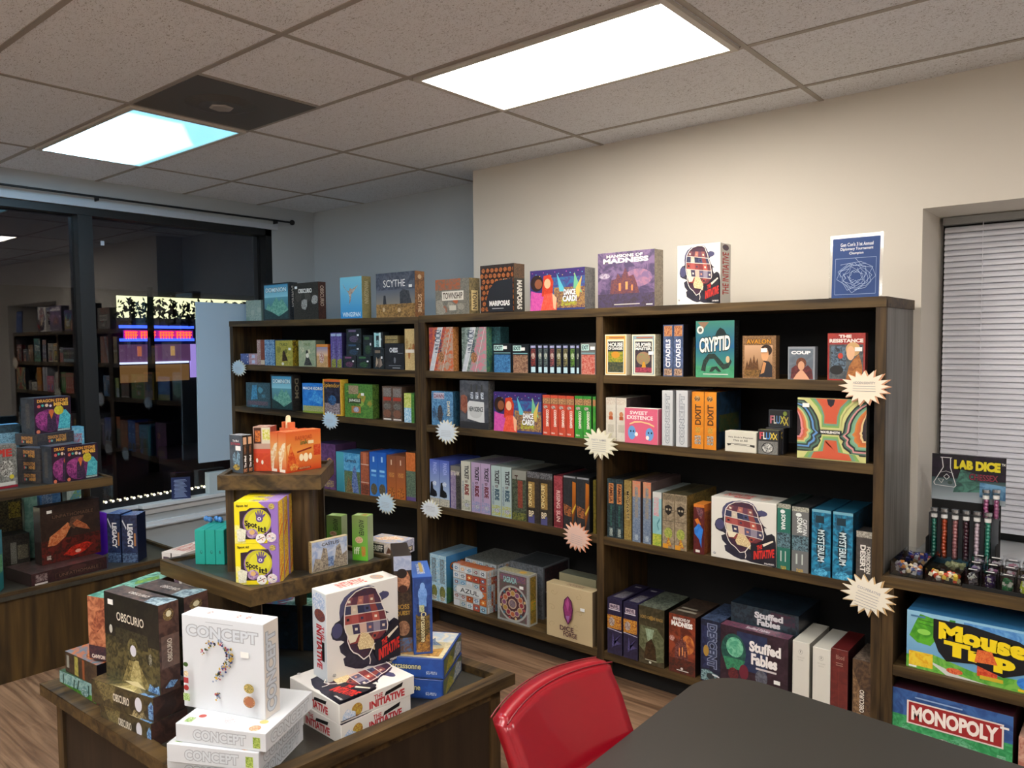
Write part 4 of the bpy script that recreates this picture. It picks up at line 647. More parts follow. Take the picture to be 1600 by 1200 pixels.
shelf(uB, 597, 628, 603, dict(front=[Rr(0, 0, 1, 1, '#4c3c34', '#6a564a', 40), Rr(.1, .7, .9, .95, '#8a8a88', '#5a4a42', 120), Rr(.1, .58, .9, .68, '#9c3a2c'), Ee(.5, .42, .4, .1, '#7a7a74', '#4a403a', 90), Ee(.5, .2, .4, .12, '#8a5a44', '#5a443a', 90), Rr(.1, .02, .9, .06, '#d9d4cc')]), '#43342c', '{o} of two brown carton spines with a red band, left bookcase third shelf', n=2, u1=True, group='brown spines with red band', dep=.28)
shelf(uB, 631, 647, 614, dict(front=[Rr(0, 0, 1, 1, ('#4a8cc0', '#a8b84c')), Rr(.0, .0, .7, .5, '#6aa4cc', '#cfe0e8', 60), Rr(.0, .5, .7, .98, '#9cb03c', '#d9d48c', 60), Rr(.72, 0, 1, 1, '#3a6a2c', '#54883a', 40)]), '#3c5c34', 'short green and blue carton at the right end of the left bookcase third shelf', u1=True, ins=.01)
# fourth shelf, seen beyond the island
uC = lambda x: u1C(x)
shelf(uC, 492, 524, 692, dict(front=[Rr(0, 0, 1, 1, '#4c3058', '#6a4474', 14), Ee(.7, .62, .12, .08, '#c98a4a'), Ee(.72, .62, .07, .05, '#4c3058'), Rr(.2, .05, .9, .2, '#a8945c', '#5c3c60', 60)]), {'all': '#47304f', 'top': '#3a2c4a'}, 'purple carton partly hidden behind the orange carton on the island, left bookcase fourth shelf', u1=True, ins=.04)
shelf(uC, 525, 562, 706, dict(front=[Rr(0, 0, 1, 1, '#3a86b8', '#62a8cc', 20), Rr(0, 0, .32, 1, ('#2c7a8a', '#4aa0b0')), Rr(.34, .0, 1, .55, '#3a5a3a', '#6a7a5a', 60), Pp([(.62, .02), (.7, .6), (.8, .72), (.86, .5), (.95, .02)], '#2c4a8a', '#7a8ab0', 50), Pp([(.4, .02), (.5, .42), (.62, .3), (.7, .02)], '#5c4a34', '#8a7a4a', 50), Tt('Legends', .4, .74, .85, .86, '#1f3c5c')]), '#2c6a94', 'sky blue carton with a castle in green hills, left bookcase fourth shelf', u1=True, ins=.01)
shelf(uC, 563, 576, 706, dict(front=spine('#8a4a34', '#a45c40', None, foot='#4a2c24')+[Rr(0, .70, 1, .72, '#cfb09c'), Rr(0, .28, 1, .30, '#cfb09c'), Rr(.3, .72, .7, .98, '#b9694a')]), '#7a4030', 'rust brown carton spine left of the two bright blue spines, left bookcase fourth shelf', u1=True, ins=.01)
shelf(uC, 577, 603, 706, dict(front=[Rr(0, 0, 1, 1, ('#3c7cc4', '#1f56b0')), Ee(.5, .16, .4, .13, '#4a4438', '#6a6048', 60), Rr(.2, .55, .8, .60, '#8cc4e8'), Rr(.2, .45, .8, .5, '#6aa8dc'), Rr(.4, .78, .6, .9, '#9cc4e8')]), '#1f56b0', '{o} of two bright blue carton spines, left bookcase fourth shelf', n=2, u1=True, ins=.01, group='bright blue spines')
shelf(uC, 604, 633, 711, dict(front=[Rr(0, 0, 1, 1, ('#b0602c', '#7a4a34')), Ee(.5, .14, .4, .13, '#6a3420', '#c97a34', 60), Rr(.2, .5, .8, .6, '#d0904c', '#8a5030', 90), Rr(.44, .78, .56, .9, '#d9b89c')]), '#7a4428', '{o} of two brown orange carton spines, left bookcase fourth shelf', n=2, u1=True, ins=.01, group='brown orange spines')
shelf(uC, 634, 649, 707, dict(front=[Rr(0, .62, 1, 1, '#b4602c', '#c9703a', 20), Rr(0, .0, 1, .62, '#3f5048', '#6a7c64', 60), Rr(0, .0, 1, .08, '#5c4a7a')]), '#5a3c28', 'spine with an orange top and green forest below, right end of left bookcase', u1=True, ins=.01)

# ============================================================ double bookcase, left bay
shelf(A_, 670, 708, 512, dict(front=unlock('#8a3c50', '#c4643c', '#a89c8c'), right=spine('#8a5a34', '#c98c54', n=60)), '#6a4030', 'carton with grey diagonal stripe and red orange corner, first on double bookcase top shelf', ins=.02, dep=.05)
shelf(A_, 721, 760, 512, dict(front=unlock('#4a5a54', '#8a9a94', '#c4788a'), right=spine('#2a5a62', '#5c8a5c', n=60)), '#26444a', 'carton with a grey diagonal stripe and pink octopus picture, double bookcase top shelf', ins=.02, dep=.05)
shelf(A_, 736, 782, 512, dict(front=[Rr(0, 0, 1, 1, '#22444c', '#3a6a70', 30)], right=spine('#1d3c44', '#3c6468', n=60)), '#1f3a40', 'teal carton behind the pink octopus carton on the double bookcase top shelf', ins=.08, dep=.08)
shelf(A_, 770, 799, 537, dict(front=exitf('#2c5a8a', '#4a86b8')), '#151c22', 'small black carton with a blue night picture, leftmost of the row of small puzzle cartons', ins=.01, dep=.04, st=(.68, .86))
shelf(A_, 800, 826, 538, dict(front=exitf('#6a4a3c', '#a8846a')), '#151c22', 'small black carton with a brown doorway picture, right of the blue night one', ins=.01, dep=.04, st=(.68, .83))
for i, (x0, x1, c) in enumerate(((828, 838, '#8c3a34'), (840, 847.5, '#5a6a68'), (848.5, 856.5, '#5a6a68'), (858, 867, '#8a4a4c'), (868.5, 877.5, '#7a7448'), (879, 888, '#7a7448'), (890, 899, '#5c8a2c'), (900, 905.5, '#33402c'))):
    shelf(A_, x0, x1, 538, dict(front=exits(c)), '#171c26', ['slim spine with a red picture, leftmost of the eight slim puzzle spines', 'slim spine with a grey green picture, second of the eight puzzle spines', 'slim spine with a grey green picture, third of the eight puzzle spines', 'slim spine with a dull red picture, fourth of the eight puzzle spines', 'slim spine with an olive picture, fifth of the eight puzzle spines', 'slim spine with an olive picture, sixth of the eight puzzle spines', 'slim spine with a bright green picture among the puzzle spines', 'very narrow dark spine at the right end of the eight puzzle spines'][i], ins=.01, dep=.13, group='slim puzzle game spines')
shelf(A_, 907, 931, 536, dict(front=exitf('#b0443a', '#c98a7a', '#6a6a68')), '#4a4a4a', 'small carton with a red cellar picture at the right end of the puzzle cartons', ins=.01, dep=.04, st=(.82, .83))
shelf(B_, 674, 708, 611, dict(front=busy('#3a6a94', '#6a9ac0', '#b08a5a', '#3a3c44', n=40, seed=9)+[Rr(.1, .78, .6, .96, '#b9b4c4'), Tt('DAWN', .12, .8, .58, .92, '#7c2c34'), Ee(.4, .35, .12, .25, '#26262c', '#4c4a50', 60), Tt('DAWN', .72, .3, .86, .72, '#d9d0b0', -90)], right=spine('#1f3c54', '#34607c')), '#26506c', 'small blue hero carton behind a white star card, double bookcase second shelf', ins=.03, dep=.06)
shelf(B_, 718, 763, 594, dict(front=[Rr(0, 0, 1, 1, '#3c4048', '#54585f', 12), Pp([(.02, .38), (.04, .68), (.16, .7), (.26, .66), (.28, .4), (.2, .3)], '#7a4438', '#94604c', 20), Pp([(.27, .2), (.27, .52), (.34, .58), (.85, .56), (.86, .12)], '#c9cccc'), Ee(.56, .34, .22, .12, '#b9bcbc'), Tt('NEW SCIENCE', .32, .36, .82, .46, '#34383c', .0, bold=.03), Rr(0, 0, 1, .14, '#2c2e32')]+[Rr(.38+.18*i, .62, .48+.18*i, .76, '#d4dce4', '#2c3c5c', 60) for i in range(3)]+[Rr(.39+.18*i, .76, .45+.18*i, .92, '#3a3c3c') for i in range(3)], right=spine('#5a5a58', '#3c3c3c')), '#3f4248', 'grey carton with a white label and bottles, double bookcase second shelf', ins=.01, dep=.06)
shelf(B_, 771, 846, 612, dict(front=dance()), {'all': '#2c2a5c'}, 'wide purple party carton with two dancers on the double bookcase second shelf', ins=.015, dep=.055)
shelf(B_, 847.5, 897, 617, dict(front=codenames('#b8402c', '#c9523a')), '#5a1f18', '{o} of the four red word game spines, double bookcase second shelf', n=4, ins=.01, dep=.23, group='red word game spines')
shelf(B_, 898, 924, 618.5, dict(front=codenames('#3c9a34', '#2c7a34')), '#1f4a22', '{o} of the two wide green word game spines next to the red ones', n=2, ins=.01, dep=.23, group='green word game spines')
shelf(B_, 926, 931, 620, dict(front=[Rr(0, 0, 1, 1, '#4c9a34', '#2c7a34', 8), Rr(0, .78, 1, .93, '#a8704c')]), '#1f4a22', 'green carton spine cut off by the bookcase divider, right of the green word game spines', ins=.01, dep=.2)
# third shelf
shelf(C_, 671, 702, 717, dict(front=[Rr(0, 0, 1, 1, ('#a8bccc', '#4a5cb0')), Pp([(.0, .2), (.1, .5), (.3, .52), (.35, .36), (.7, .3), (.5, .18)], '#16181c'), Ee(.5, .48, .22, .05, '#e0e6ec', '#8a9cc0', 60), Rr(0, .0, 1, .16, '#8a8a84', '#c4bca8', 90), Ee(.62, .24, .12, .05, '#20242c'), Tt('PANDA', .35, .68, .75, .94, '#9ca8dc', -90)]), '#3c4a94', '{o} of two violet blue snowy spines with black and white animals, double bookcase third shelf', n=2, ins=.015, dep=.30, group='violet snowy spines')
shelf(C_, 703.5, 719, 727, dict(front=[Rr(0, .85, 1, 1, '#6c6a66'), Rr(0, 0, .55, .85, '#7a6c8c', '#94889c', 30), Rr(.55, 0, 1, .85, '#2c2c2c', '#4c4a44', 40), Tt('STEAM', .05, .78, .9, .88, '#cfc8b8')]), '#4a4a4a', 'grey and mauve carton spine left of the five tall train game spines', ins=.015, dep=.3)
shelf(C_, 720, 735, 720, dict(front=ttr('#bdbcae', '#8a8f7c')), '#8a8c88', 'grey white spine, leftmost of the five train game spines', ins=.015, dep=.33, group='train game spines')
shelf(C_, 736, 766, 722, dict(front=ttr('#a893b0', '#7a8ab0', '#6a2c34')), '#6c6474', '{o} of the two lilac train game spines', n=2, ins=.015, dep=.33, group='train game spines')
shelf(C_, 767, 799, 727, dict(front=ttr('#9fb0ae', '#a8a83c', '#2c4a5c')), '#6c7470', '{o} of the two pale green train game spines', n=2, ins=.015, dep=.33, group='train game spines')
shelf(C_, 800, 822, 734, dict(front=[Rr(0, .8, 1, 1, '#85857c'), Rr(0, 0, 1, .82, '#2c3028', '#55604c', 50), Tt('T', .18, .78, .42, .9, '#3a1c1c'), Rr(.4, .25, .75, .8, '#6a2c24', '#8a4a3a', 60), Rr(0, 0, 1, .15, '#7a7a3a', '#2c3c2c', 60)]), '#5c5c54', 'dark green carton spine with a grey top, right of the train game spines', ins=.015, dep=.33)
shelf(C_, 823, 863, 736, dict(front=[Rr(0, 0, 1, 1, '#2a2622', '#3c342c', 40), Rr(0, .88, 1, 1, '#26262a', '#77777a', 90), Rr(.1, .3, .62, .8, '#7a6030', '#a8864c', 60), Rr(.1, .0, .6, .16, '#4c4c7a'), Tt('BEYOND', .12, .32, .40, .76, '#e0c88a', -90, '#1c1814', .03), Tt('BP', .15, .12, .55, .24, '#e0d0b0', 0, '#14120f')]), '#141416', '{o} of two black shrink wrapped spines with gold lettering, double bookcase third shelf', n=2, ins=.01, dep=.33, group='black and gold wrapped spines')
shelf(C_, 865, 879, 743, dict(front=spine('#7a2c34', '#9c444c', 'RISING SUN', '#dcb9b0', foot='#5a2028', box=(.3, .12, .74, .72))), '#5a2028', 'crimson carton spine between the black and gold spines and the orange striped spines', ins=.01, dep=.3)
shelf(C_, 880, 921, 742, dict(front=[Rr(0, 0, 1, 1, '#25272a', '#2e3034', 20), Pp([(.66, .0), (.72, .9), (.98, .88), (.98, .4)], ('#5a2c0c', '#b0641c')), Pp([(.66, .35), (.72, .3), (.98, .45), (.98, .5)], '#c9a83c'), Pp([(0, .48), (.62, .42), (.62, .24), (.1, .26)], '#b06a3c', '#2c2422', 60), Rr(.05, .96, .95, .99, '#8a8c90')]), '#161719', '{o} of two black spines with an orange stripe, double bookcase third shelf', n=2, ins=.01, dep=.33, group='black and orange spines')
shelf(C_, 926.5, 931.5, 750, dict(front=[Rr(0, 0, 1, 1, '#6a5c1c', '#4c4418', 30)]), '#3c3618', 'thin olive carton edge against the bookcase divider, double bookcase third shelf', ins=.015, dep=.3)
# bottom shelf
clue = [Rr(0, 0, 1, 1, '#86b4cc', '#b9cfd6', 40), Rr(.2, .4, .8, .92, '#5a5248', '#8cb4c8', 90), Ee(.5, .2, .36, .14, '#8a8a3c', '#3c4a3c', 90), Ee(.5, .07, .3, .05, '#d9d4c4', '#3c4a3c', 90)]
cr_art = [Rr(0, 0, 1, 1, ('#2c5a4a', '#3a7cb4')), Pp([(0, 0), (0, .35), (.5, .2), (1, .25), (1, 0)], '#3c6a3c', '#2c5048', 30), Tt('CLIQUE', .12, .66, .8, .84, '#b0602c', 0, '#2c241c', .04), Ee(.3, .3, .1, .15, '#5aa0b0', '#2c6a8a', 50)]
shelf(D_, 671.5, 697, 864, dict(front=clue, right=cr_art), {'all': '#4a7a9a', 'right': '#3a7cb4', 'top': '#7494a8'}, '{o} of two light blue spines at the left end of the bottom shelf', n=2, ins=.015, dep=.30, group='light blue spines')
az = []
rz_ = random.Random(11)
for i in range(5):
    for j in range(6):
        x, y = .2*i, j/6; c = rz_.choice(['#a84a34', '#c9cdd0', '#b9612f', '#c4c8cc', '#8fb0c4', '#b0b8b4']); az.append(Rr(x+.01, y+.01, x+.19, y+.157, c))
        k = rz_.choice(['#2c6a94', '#2a3c4c', '#e0a04a', '#7a2c24', '#3c7c94'])
        if rz_.random() < .85:
            az.append(Pp([(x+.1+(.075 if q % 2 == 0 else .03)*math.cos(q*math.pi/6), y+.083+(.062 if q % 2 == 0 else .025)*math.sin(q*math.pi/6)) for q in range(12)], k)); az.append(Ee(x+.1, y+.083, .02, .017, '#dfe0dc', k=8))
azt = az+[Pp([(.08, .42), (.18, .54), (.4, .56), (.5, .62), (.6, .56), (.82, .54), (.94, .42), (.82, .32), (.18, .32)], '#b9bdbd'), Rr(.14, .35, .88, .5, '#cfd2d2'), Tt('AZUL', .24, .37, .78, .48, '#22262c', bold=.01)]
shelf(D_, 727, 777, 871, dict(front=az, right=az, top=[Rr(0, 0, 1, 1, '#3c4444', '#8a8c86', 60)]), {'all': '#8a8a84'}, 'tile patterned carton standing behind the red and white tile pattern carton, bottom shelf', ins=.16, dep=.30)
shelf(D_, 708, 761, 880, dict(front=azt, right=az, top=az[:30:3]), {'all': '#a89c90', 'top': '#b0603c'}, 'red white and blue tile patterned carton in front on the double bookcase bottom shelf', ins=.03, dep=.08, st=(.44, .88))
rose = [Rr(0, 0, 1, 1, '#9a9c9a', '#8a8c8a', 60), Rr(.07, .04, .93, .96, '#6a3c4c', '#4c5a4a', 60), Rr(.1, .82, .9, .94, '#5c4a6a', '#8a5a5a', 60), Tt('SAGRADA', .2, .78, .62, .90, '#9cc4c4', 0, '#2c3c44', .03), Ee(.5, .38, .47, .36, '#a4a6a2'), Ee(.5, .38, .42, .32, '#4c2c34')]
for i in range(12):
    a_ = i*math.pi/6; cx, cy = .5+.27*math.cos(a_), .38+.205*math.sin(a_)
    rose += [Ee(cx, cy, .085, .062, '#b9a08a'), Ee(cx, cy, .06, .045, ['#8c2c3c', '#b0603c', '#7a4a6c', '#a8843c'][i % 4]), Ee(.5+.38*math.cos(a_+.26), .38+.29*math.sin(a_+.26), .035, .027, ['#c9b07a', '#3c6a7c', '#a84a4c'][i % 3])]
rose += [Ee(.5, .38, .13, .10, '#b9a08a'), Ee(.5, .38, .10, .077, '#5c4c54', '#8a7a84', 120)]
shelf(D_, 797, 848, 876, dict(front=[Rr(0, 0, 1, 1, '#55585a', '#70747a', 30)], right=[Rr(.06, .03, .94, .97, '#2c2a2c', '#4a3438', 40), Rr(.1, .5, .9, .53, '#9a9c9c')], top=[Rr(.05, .05, .95, .95, '#33383c', '#4c5256', 40)]), {'all': '#70757a'}, 'grey bordered carton standing behind the rose window carton, bottom shelf', ins=.17, dep=.28)
shelf(D_, 777, 826, 889, dict(front=rose, right=[Rr(0, 0, 1, 1, '#a8a8a0'), Rr(.15, .04, .85, .96, '#6a5c2c', '#9c7c34', 50), Rr(.2, .3, .8, .5, '#c9902c', '#6a8a3c', 60)], top=[Rr(.05, .05, .95, .95, '#8a8468', '#b0a884', 50), Ee(.7, .5, .1, .25, '#c99a3c')]), {'all': '#a4a49c'}, 'carton with a round stained glass rose window, double bookcase bottom shelf', ins=.02, dep=.08, st=(.78, .74))
swirl = [Ll([(.08+.07*math.cos(t*.5+k)*t/10+x, y+.05*math.sin(t*.5+k)*t/10) for t in range(14)], .004, '#93805a') for k, (x, y) in enumerate(((.08, .85), (.62, .85), (.05, .55), (.66, .55), (.08, .25), (.6, .3)))]
shelf(D_, 874, 931, 894, dict(front=[Rr(0, 0, 1, 1, '#8a8468')], top=[Rr(.05, .1, .95, .9, '#5c5c4c', '#6a6a58', 20)]), {'all': '#8a836a', 'top': '#6c6c5a'}, 'second tan carton standing behind the one with the purple crystal', ins=.10, dep=.09, m=CARD)
shelf(D_, 854, 925, 909, dict(front=swirl+[Pp([(.5, .84), (.58, .76), (.61, .6), (.58, .42), (.5, .30), (.42, .42), (.39, .6), (.42, .76)], '#4a1c3c'), Pp([(.5, .82), (.56, .75), (.59, .6), (.56, .44), (.5, .33), (.44, .44), (.41, .6), (.44, .75)], '#7a2c60', '#943a70', 20), Pp([(.5, .80), (.53, .7), (.5, .55), (.45, .68)], '#b0508c'), Pp([(.45, .46), (.5, .35), (.54, .48)], '#9a6aa0'),
      Tt('DICE', .32, .18, .62, .27, '#4a2434', bold=.02), Tt('FORGE', .40, .08, .70, .17, '#4a2434', bold=.02)], top=[Tt('DICE FORGE', .4, .3, .75, .7, '#7a5a4c')]), {'all': '#bda984', 'top': '#a89674', 'right': '#6a5c48'}, 'tan carton with a purple crystal at the right end of the bottom shelf', ins=.0, dep=.075, st=(.80, .64), m=CARD)

# ============================================================ double bookcase, right bay
def cyoa(title1, title2, inner, fr): return [Rr(0, 0, 1, 1, '#e6dcc0'), Rr(.04, .03, .96, .97, fr), Rr(.1, .05, .9, .88, '#e6dcc0'), Rr(.14, .07, .86, .83, '#20242a')]+inner+[Tt(title1, .16, .70, .84, .80, '#ecebe4', bold=.04), Tt(title2, .16, .62, .84, .69, '#ecebe4', bold=.04), Rr(.2, .91, .9, .94, '#b0664a')]
shelf(A_, 945, 979, 523, dict(front=cyoa('HOUSE', 'OF DANGER', [Rr(.15, .32, .85, .58, '#b0a030', '#5c7a2c', 50), Ee(.5, .5, .2, .08, '#c98c2c'), Rr(.15, .08, .85, .32, '#2c3a34', '#5c5c3c', 60)], '#d9a84c')), '#d9d2bc', 'cream carton with a yellow framed house scene, left end of the right bay top shelf', ins=.015, dep=.05, m=CARD)
shelf(A_, 987, 1024, 523, dict(front=cyoa('EVIL POWER', 'MASTER', [Rr(.15, .08, .85, .6, '#2c2c34', '#4a3a44', 40), Ee(.5, .42, .3, .16, '#7a8c5a', '#a8705c', 90), Pp([(.38, .08), (.48, .34), (.56, .34), (.66, .08)], '#c9902c'), Rr(.15, .08, .85, .2, '#7a2c44', '#b04a5a', 60)], '#8fa4ac'), right=spine('#d9d4bc', '#b0a888')), '#dcd6c4', 'cream carton with a blue framed tree picture, second on the right bay top shelf', ins=.015, dep=.06, st=(.84, .55), m=CARD)
shelf(A_, 1036, 1068, 508, dict(front=[Rr(0, 0, 1, 1, '#3a4c6c', '#54648a', 20), Rr(.1, .78, .9, .98, '#8a4c34', '#c9905c', 90), Tt('CITADELS', .26, .18, .74, .72, '#eaeaf0', 90, bold=.03), Rr(.1, .02, .9, .15, '#c9a88a', '#5c4034', 90)]), '#1c1c20', '{o} of two tall blue spines with upright white lettering, right bay top shelf', n=2, ins=.01, dep=.13, group='tall blue spines, right bay')
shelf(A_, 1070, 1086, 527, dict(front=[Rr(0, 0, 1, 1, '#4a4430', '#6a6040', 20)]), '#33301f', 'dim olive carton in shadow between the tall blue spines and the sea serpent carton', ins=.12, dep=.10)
serp = [Pp(p, '#1b2a2c', '#2c4034', 60) for p in ([(.14, .12), (.2, .3), (.34, .42), (.5, .42), (.64, .32), (.74, .24), (.84, .26), (.88, .36), (.94, .28), (.86, .17), (.72, .14), (.58, .24), (.48, .33), (.36, .32), (.28, .22), (.26, .1)], [(.36, .1), (.42, .18), (.56, .2), (.68, .1), (.6, .1), (.52, .15), (.44, .1)])]
shelf(A_, 1087, 1148, 502, dict(front=[Rr(0, .5, 1, 1, ('#1f5a8a', '#3a7c6c')), Rr(0, 0, 1, .52, ('#4a9c6c', '#1f6480')), Rr(.0, .02, 1, .2, '#3c8c64', '#4a9c74', 14), Pp([(.05, .98), (.35, .98), (.2, .86)], '#8a6a54'), Ee(.12, .84, .09, .07, '#d9d9cc'), Ee(.12, .84, .05, .04, '#5c5c54'), Pp([(.5, .72), (.56, .82), (.64, .88), (.74, .84), (.82, .74)], '#152426')]+serp+[Tt('CRYPTID', .10, .46, .90, .72, '#ececdf', .22, '#16383c', .03), Ee(.84, .32, .05, .06, '#c9b08a'), Rr(.2, .05, .85, .065, '#c9d9cc')], right=spine('#17191a', '#202324', 'CRYPTID', '#4a504c')), '#14181a', 'teal green carton with a black sea serpent, right bay top shelf', ins=.01, dep=.06)
shelf(A_, 1160, 1213, 525, dict(front=[Rr(0, 0, 1, 1, '#6a4c30', '#94704a', 90), Rr(.06, .04, .9, .78, ('#7a5428', '#c9a07c')), Pp([(.08, .2), (.14, .42), (.18, .3), (.25, .5), (.3, .35), (.35, .56), (.4, .36), (.46, .48), (.5, .2)], '#4c3018', '#6a4420', 60), Rr(.06, .04, .55, .2, '#8a6430', '#5c4420', 60), Ee(.72, .66, .17, .13, '#2c201c'), Ee(.68, .56, .11, .16, '#d9a070'), Pp([(.5, .04), (.64, .42), (.8, .4), (.9, .3), (.9, .04)], '#26242a'), Pp([(.55, .1), (.64, .4), (.72, .36), (.66, .14)], '#c98c58'), Tt('AVALON', .12, .81, .86, .92, '#c98a24', 0, '#4a3018', .03)], right=spine('#7a5c3c', '#5c4430')), '#5c4430', 'brown carton with a portrait and orange lettering, right bay top shelf', ins=.01, dep=.045, st=(.66, .66))
shelf(A_, 1231, 1274, 542, dict(front=[Rr(0, 0, 1, 1, '#8a9098'), Rr(.04, .0, .94, .94, '#5a6470', '#6c7680', 10), Pp([(.1, .02), (.14, .34), (.3, .44), (.5, .3), (.75, .44), (.9, .3), (.94, .02)], '#4c2024', '#6a2c2c', 40), Ee(.5, .50, .19, .17, '#5c3424', '#7a4830', 60), Ee(.5, .42, .12, .14, '#d09a78'), Pp([(.2, 0), (.32, .16), (.46, .28), (.56, .28), (.7, .14), (.82, 0)], '#d6a080'), Tt('COUP', .12, .77, .84, .87, '#f0f0f0', bold=.05)]), '#8a9098', 'small grey blue carton with a portrait between the brown and the red portrait cartons', ins=.01, dep=.04)
shelf(A_, 1293, 1353, 521, dict(front=[Rr(0, 0, 1, 1, '#8c2420', '#a03028', 10), Rr(.05, .03, .95, .76, '#3c444c', '#5a5f60', 30), Rr(.1, .2, .5, .72, '#5c7488', '#2c3038', 40), Ee(.35, .52, .07, .06, '#b83c2c'), Ee(.25, .22, .18, .1, '#18191c'), Ee(.68, .66, .19, .15, '#c9a06c'), Ee(.62, .58, .11, .15, '#dcae88'), Pp([(.5, .03), (.58, .3), (.7, .45), (.84, .56), (.93, .3), (.93, .03)], '#b0723c', '#8a5428', 30), Tt('THE', .3, .9, .64, .965, '#ecdcd4', bold=.05), Tt('RESISTANCE', .05, .80, .95, .88, '#ecdcd4', bold=.05)]), '#5c1c1a', 'red carton with a blond person portrait at the right end of the top shelf', ins=.01, dep=.04, st=(.83, .66))
def crm(): return [Rr(0, 0, 1, 1, '#d0cbbe', '#cac4b6', 20), Rr(.05, .84, .95, .98, '#d6d2c6', '#b8a490', 120), Ee(.5, .62, .2, .06, '#b0643c', '#c9906c', 120), Rr(.3, .49, .7, .57, '#a8502c'), Rr(.2, .2, .8, .38, '#c4beae', '#a8a294', 200)]
shelf(B_, 946.5, 979, 621, dict(front=crm(), right=[Rr(0, 0, 1, 1, '#4a3c3c', '#3c3234', 15)]), '#8a8478', '{o} of two cream carton spines with orange marks, right bay second shelf', n=2, ins=.015, dep=.26, group='cream spines', m=CARD)
shelf(B_, 976, 1028, 637, dict(front=[Rr(0, 0, 1, 1, '#d4607c'), Tt('SWEET', .16, .82, .70, .92, '#f0e8e4', bold=.02), Tt('EXISTENCE', .07, .68, .86, .79, '#f0e8e4', bold=.02), Pp([(.15, .56), (.3, .63), (.5, .64), (.75, .6), (.9, .53), (.9, .49), (.7, .57), (.5, .6), (.3, .58), (.15, .52)], '#e6c08a'), Ee(.22, .30, .12, .2, '#6a9cd0'), Ee(.76, .28, .12, .18, '#6a9cd0'), Ee(.19, .34, .02, .03, K_), Ee(.27, .34, .02, .03, K_), Ee(.73, .32, .02, .03, K_), Ee(.82, .32, .02, .03, K_), Ee(.36, .26, .05, .06, '#f0e6e0'), Ee(.7, .18, .05, .06, '#f0e6e0')], right=[Rr(.1, 0, 1, 1, '#c9607c')]), '#e6e2dc', 'pink carton with two blue blobs and white lettering, right bay second shelf', ins=.0, dep=.05, m=CARD)
for i, (x0, x1) in enumerate(((1034, 1051.5), (1056, 1075))):
    shelf(B_, x0, x1, 610, dict(front=[Tt('CONCEPT', .3, .05, .72, .93, '#b8bcc0', 90, '#80868c', .045)], right=[Rr(0, 0, 1, 1, '#b0b3b6')]), '#c2c5c7', ['left', 'right'][i]+' of two tall white spines with outlined lettering, right bay second shelf', ins=.01, dep=.28, group='tall white spines', m=CARD)
shelf(B_, 1081, 1120, 612, dict(front=[Rr(0, 0, 1, 1, '#cf7c1c', '#d98a24', 8), Ee(.45, .88, .25, .05, '#3c2418', '#c9a06a', 90), Tt('DIXIT', .26, .42, .76, .78, '#4c3018', 90, bold=.03), Rr(.3, .28, .7, .38, '#e6b84c', '#8a5420', 150)]+[Rr(.24+.28*(k % 2), .08+.055*(k//2), .48+.28*(k % 2), .125+.055*(k//2), '#2a2420', '#c9c0b0', 150) for k in range(6)], right=[Rr(0, 0, 1, 1, '#12202c', '#1f3a54', 10), Rr(.1, .3, .9, .6, '#4a4420', '#22402c', 20)]), {'all': '#c4761c', 'right': '#15222c'}, '{o} of two orange spines, right bay second shelf', n=2, ins=.0, dep=.29, group='orange spines', m=CARD)
shelf(B_, 1132.5, 1182.5, 673, dict(front=[Tt("We Didn't Playtest", .1, .66, .9, .76, '#34342f', bold=.01), Tt('This at All', .26, .52, .72, .62, '#34342f', bold=.01), Pp([(.06, .40), (.18, .40), (.2, .42), (.82, .40), (.95, .38), (.94, .26), (.8, .32), (.2, .34), (.1, .28)], '#34342f'), Rr(.2, .335, .8, .39, '#d9d6c8'), Rr(.3, .35, .7, .37, '#34342f')]), '#cfccbd', 'low white card game carton with black lettering, right bay second shelf', ins=.005, dep=.06, m=CARD)
def flx(bg): return [Rr(.03, .02, .97, .98, bg), Tt('F', .08, .62, .28, .9, '#c94a5a', bold=.02), Tt('L', .26, .62, .42, .9, '#d9d6cc', bold=.02), Tt('U', .40, .62, .60, .9, '#4a8ad0', bold=.02), Tt('X', .58, .62, .80, .9, '#d9c04a', bold=.02), Tt('X', .74, .62, .95, .86, '#d9c04a', bold=.02)]
shelf(B_, 1184, 1217, 671, dict(front=flx('#2b2b2c')+[Rr(.03, .02, .97, .54, '#5c5c5c', '#85857f', 200), Ee(.48, .27, .29, .22, '#1c1c1e'), Ee(.48, .27, .25, .19, '#dcdcd6', '#26262a', 120)], top=[Rr(0, 0, 1, 1, '#8a8a54', '#4a4c3c', 90)]), '#3a3a3c', 'small grey card carton with a white crescent emblem, right bay second shelf', ins=.005, dep=.035)
for k, (c) in enumerate(('#2a2a30', '#30282c', '#26302a')):
    a = ony(1200, 676, 3.505+.055+.04*k); shelf(B_, 1196+2*k, 1225+2*k, 668, dict(front=flx(c)), '#1f1f22', ['first', 'second', 'third'][k]+' dim card carton in the row behind the white crescent emblem carton', ins=.045+.04*k, dep=.034)
a = ony(1204, 665, 3.62); b = ony(1237, 665, 3.62)
me = printed('game_box', b.x-a.x, .035, ony(1204, 641, 3.62).z-a.z+.008, dict(front=[Rr(.03, .03, .97, .97, '#23262a'), Tt('F', .08, .2, .26, .66, '#c96a7a'), Tt('L', .25, .2, .38, .66, '#c9c6bc'), Tt('U', .37, .2, .55, .66, '#5a8ac0'), Tt('X', .55, .2, .76, .66, '#c9c04a'), Tt('X', .72, .12, .95, .6, '#c9b44a'), Ee(.78, .8, .09, .13, '#8aa03c')]), '#5a6068', WRAP)
place(me, ((a.x+b.x)/2, 3.595, max(ony(1204, 668, 3.56).z, a.z-.012)), 0, 'black card carton standing on top of the small card cartons, right bay second shelf')
wv = []
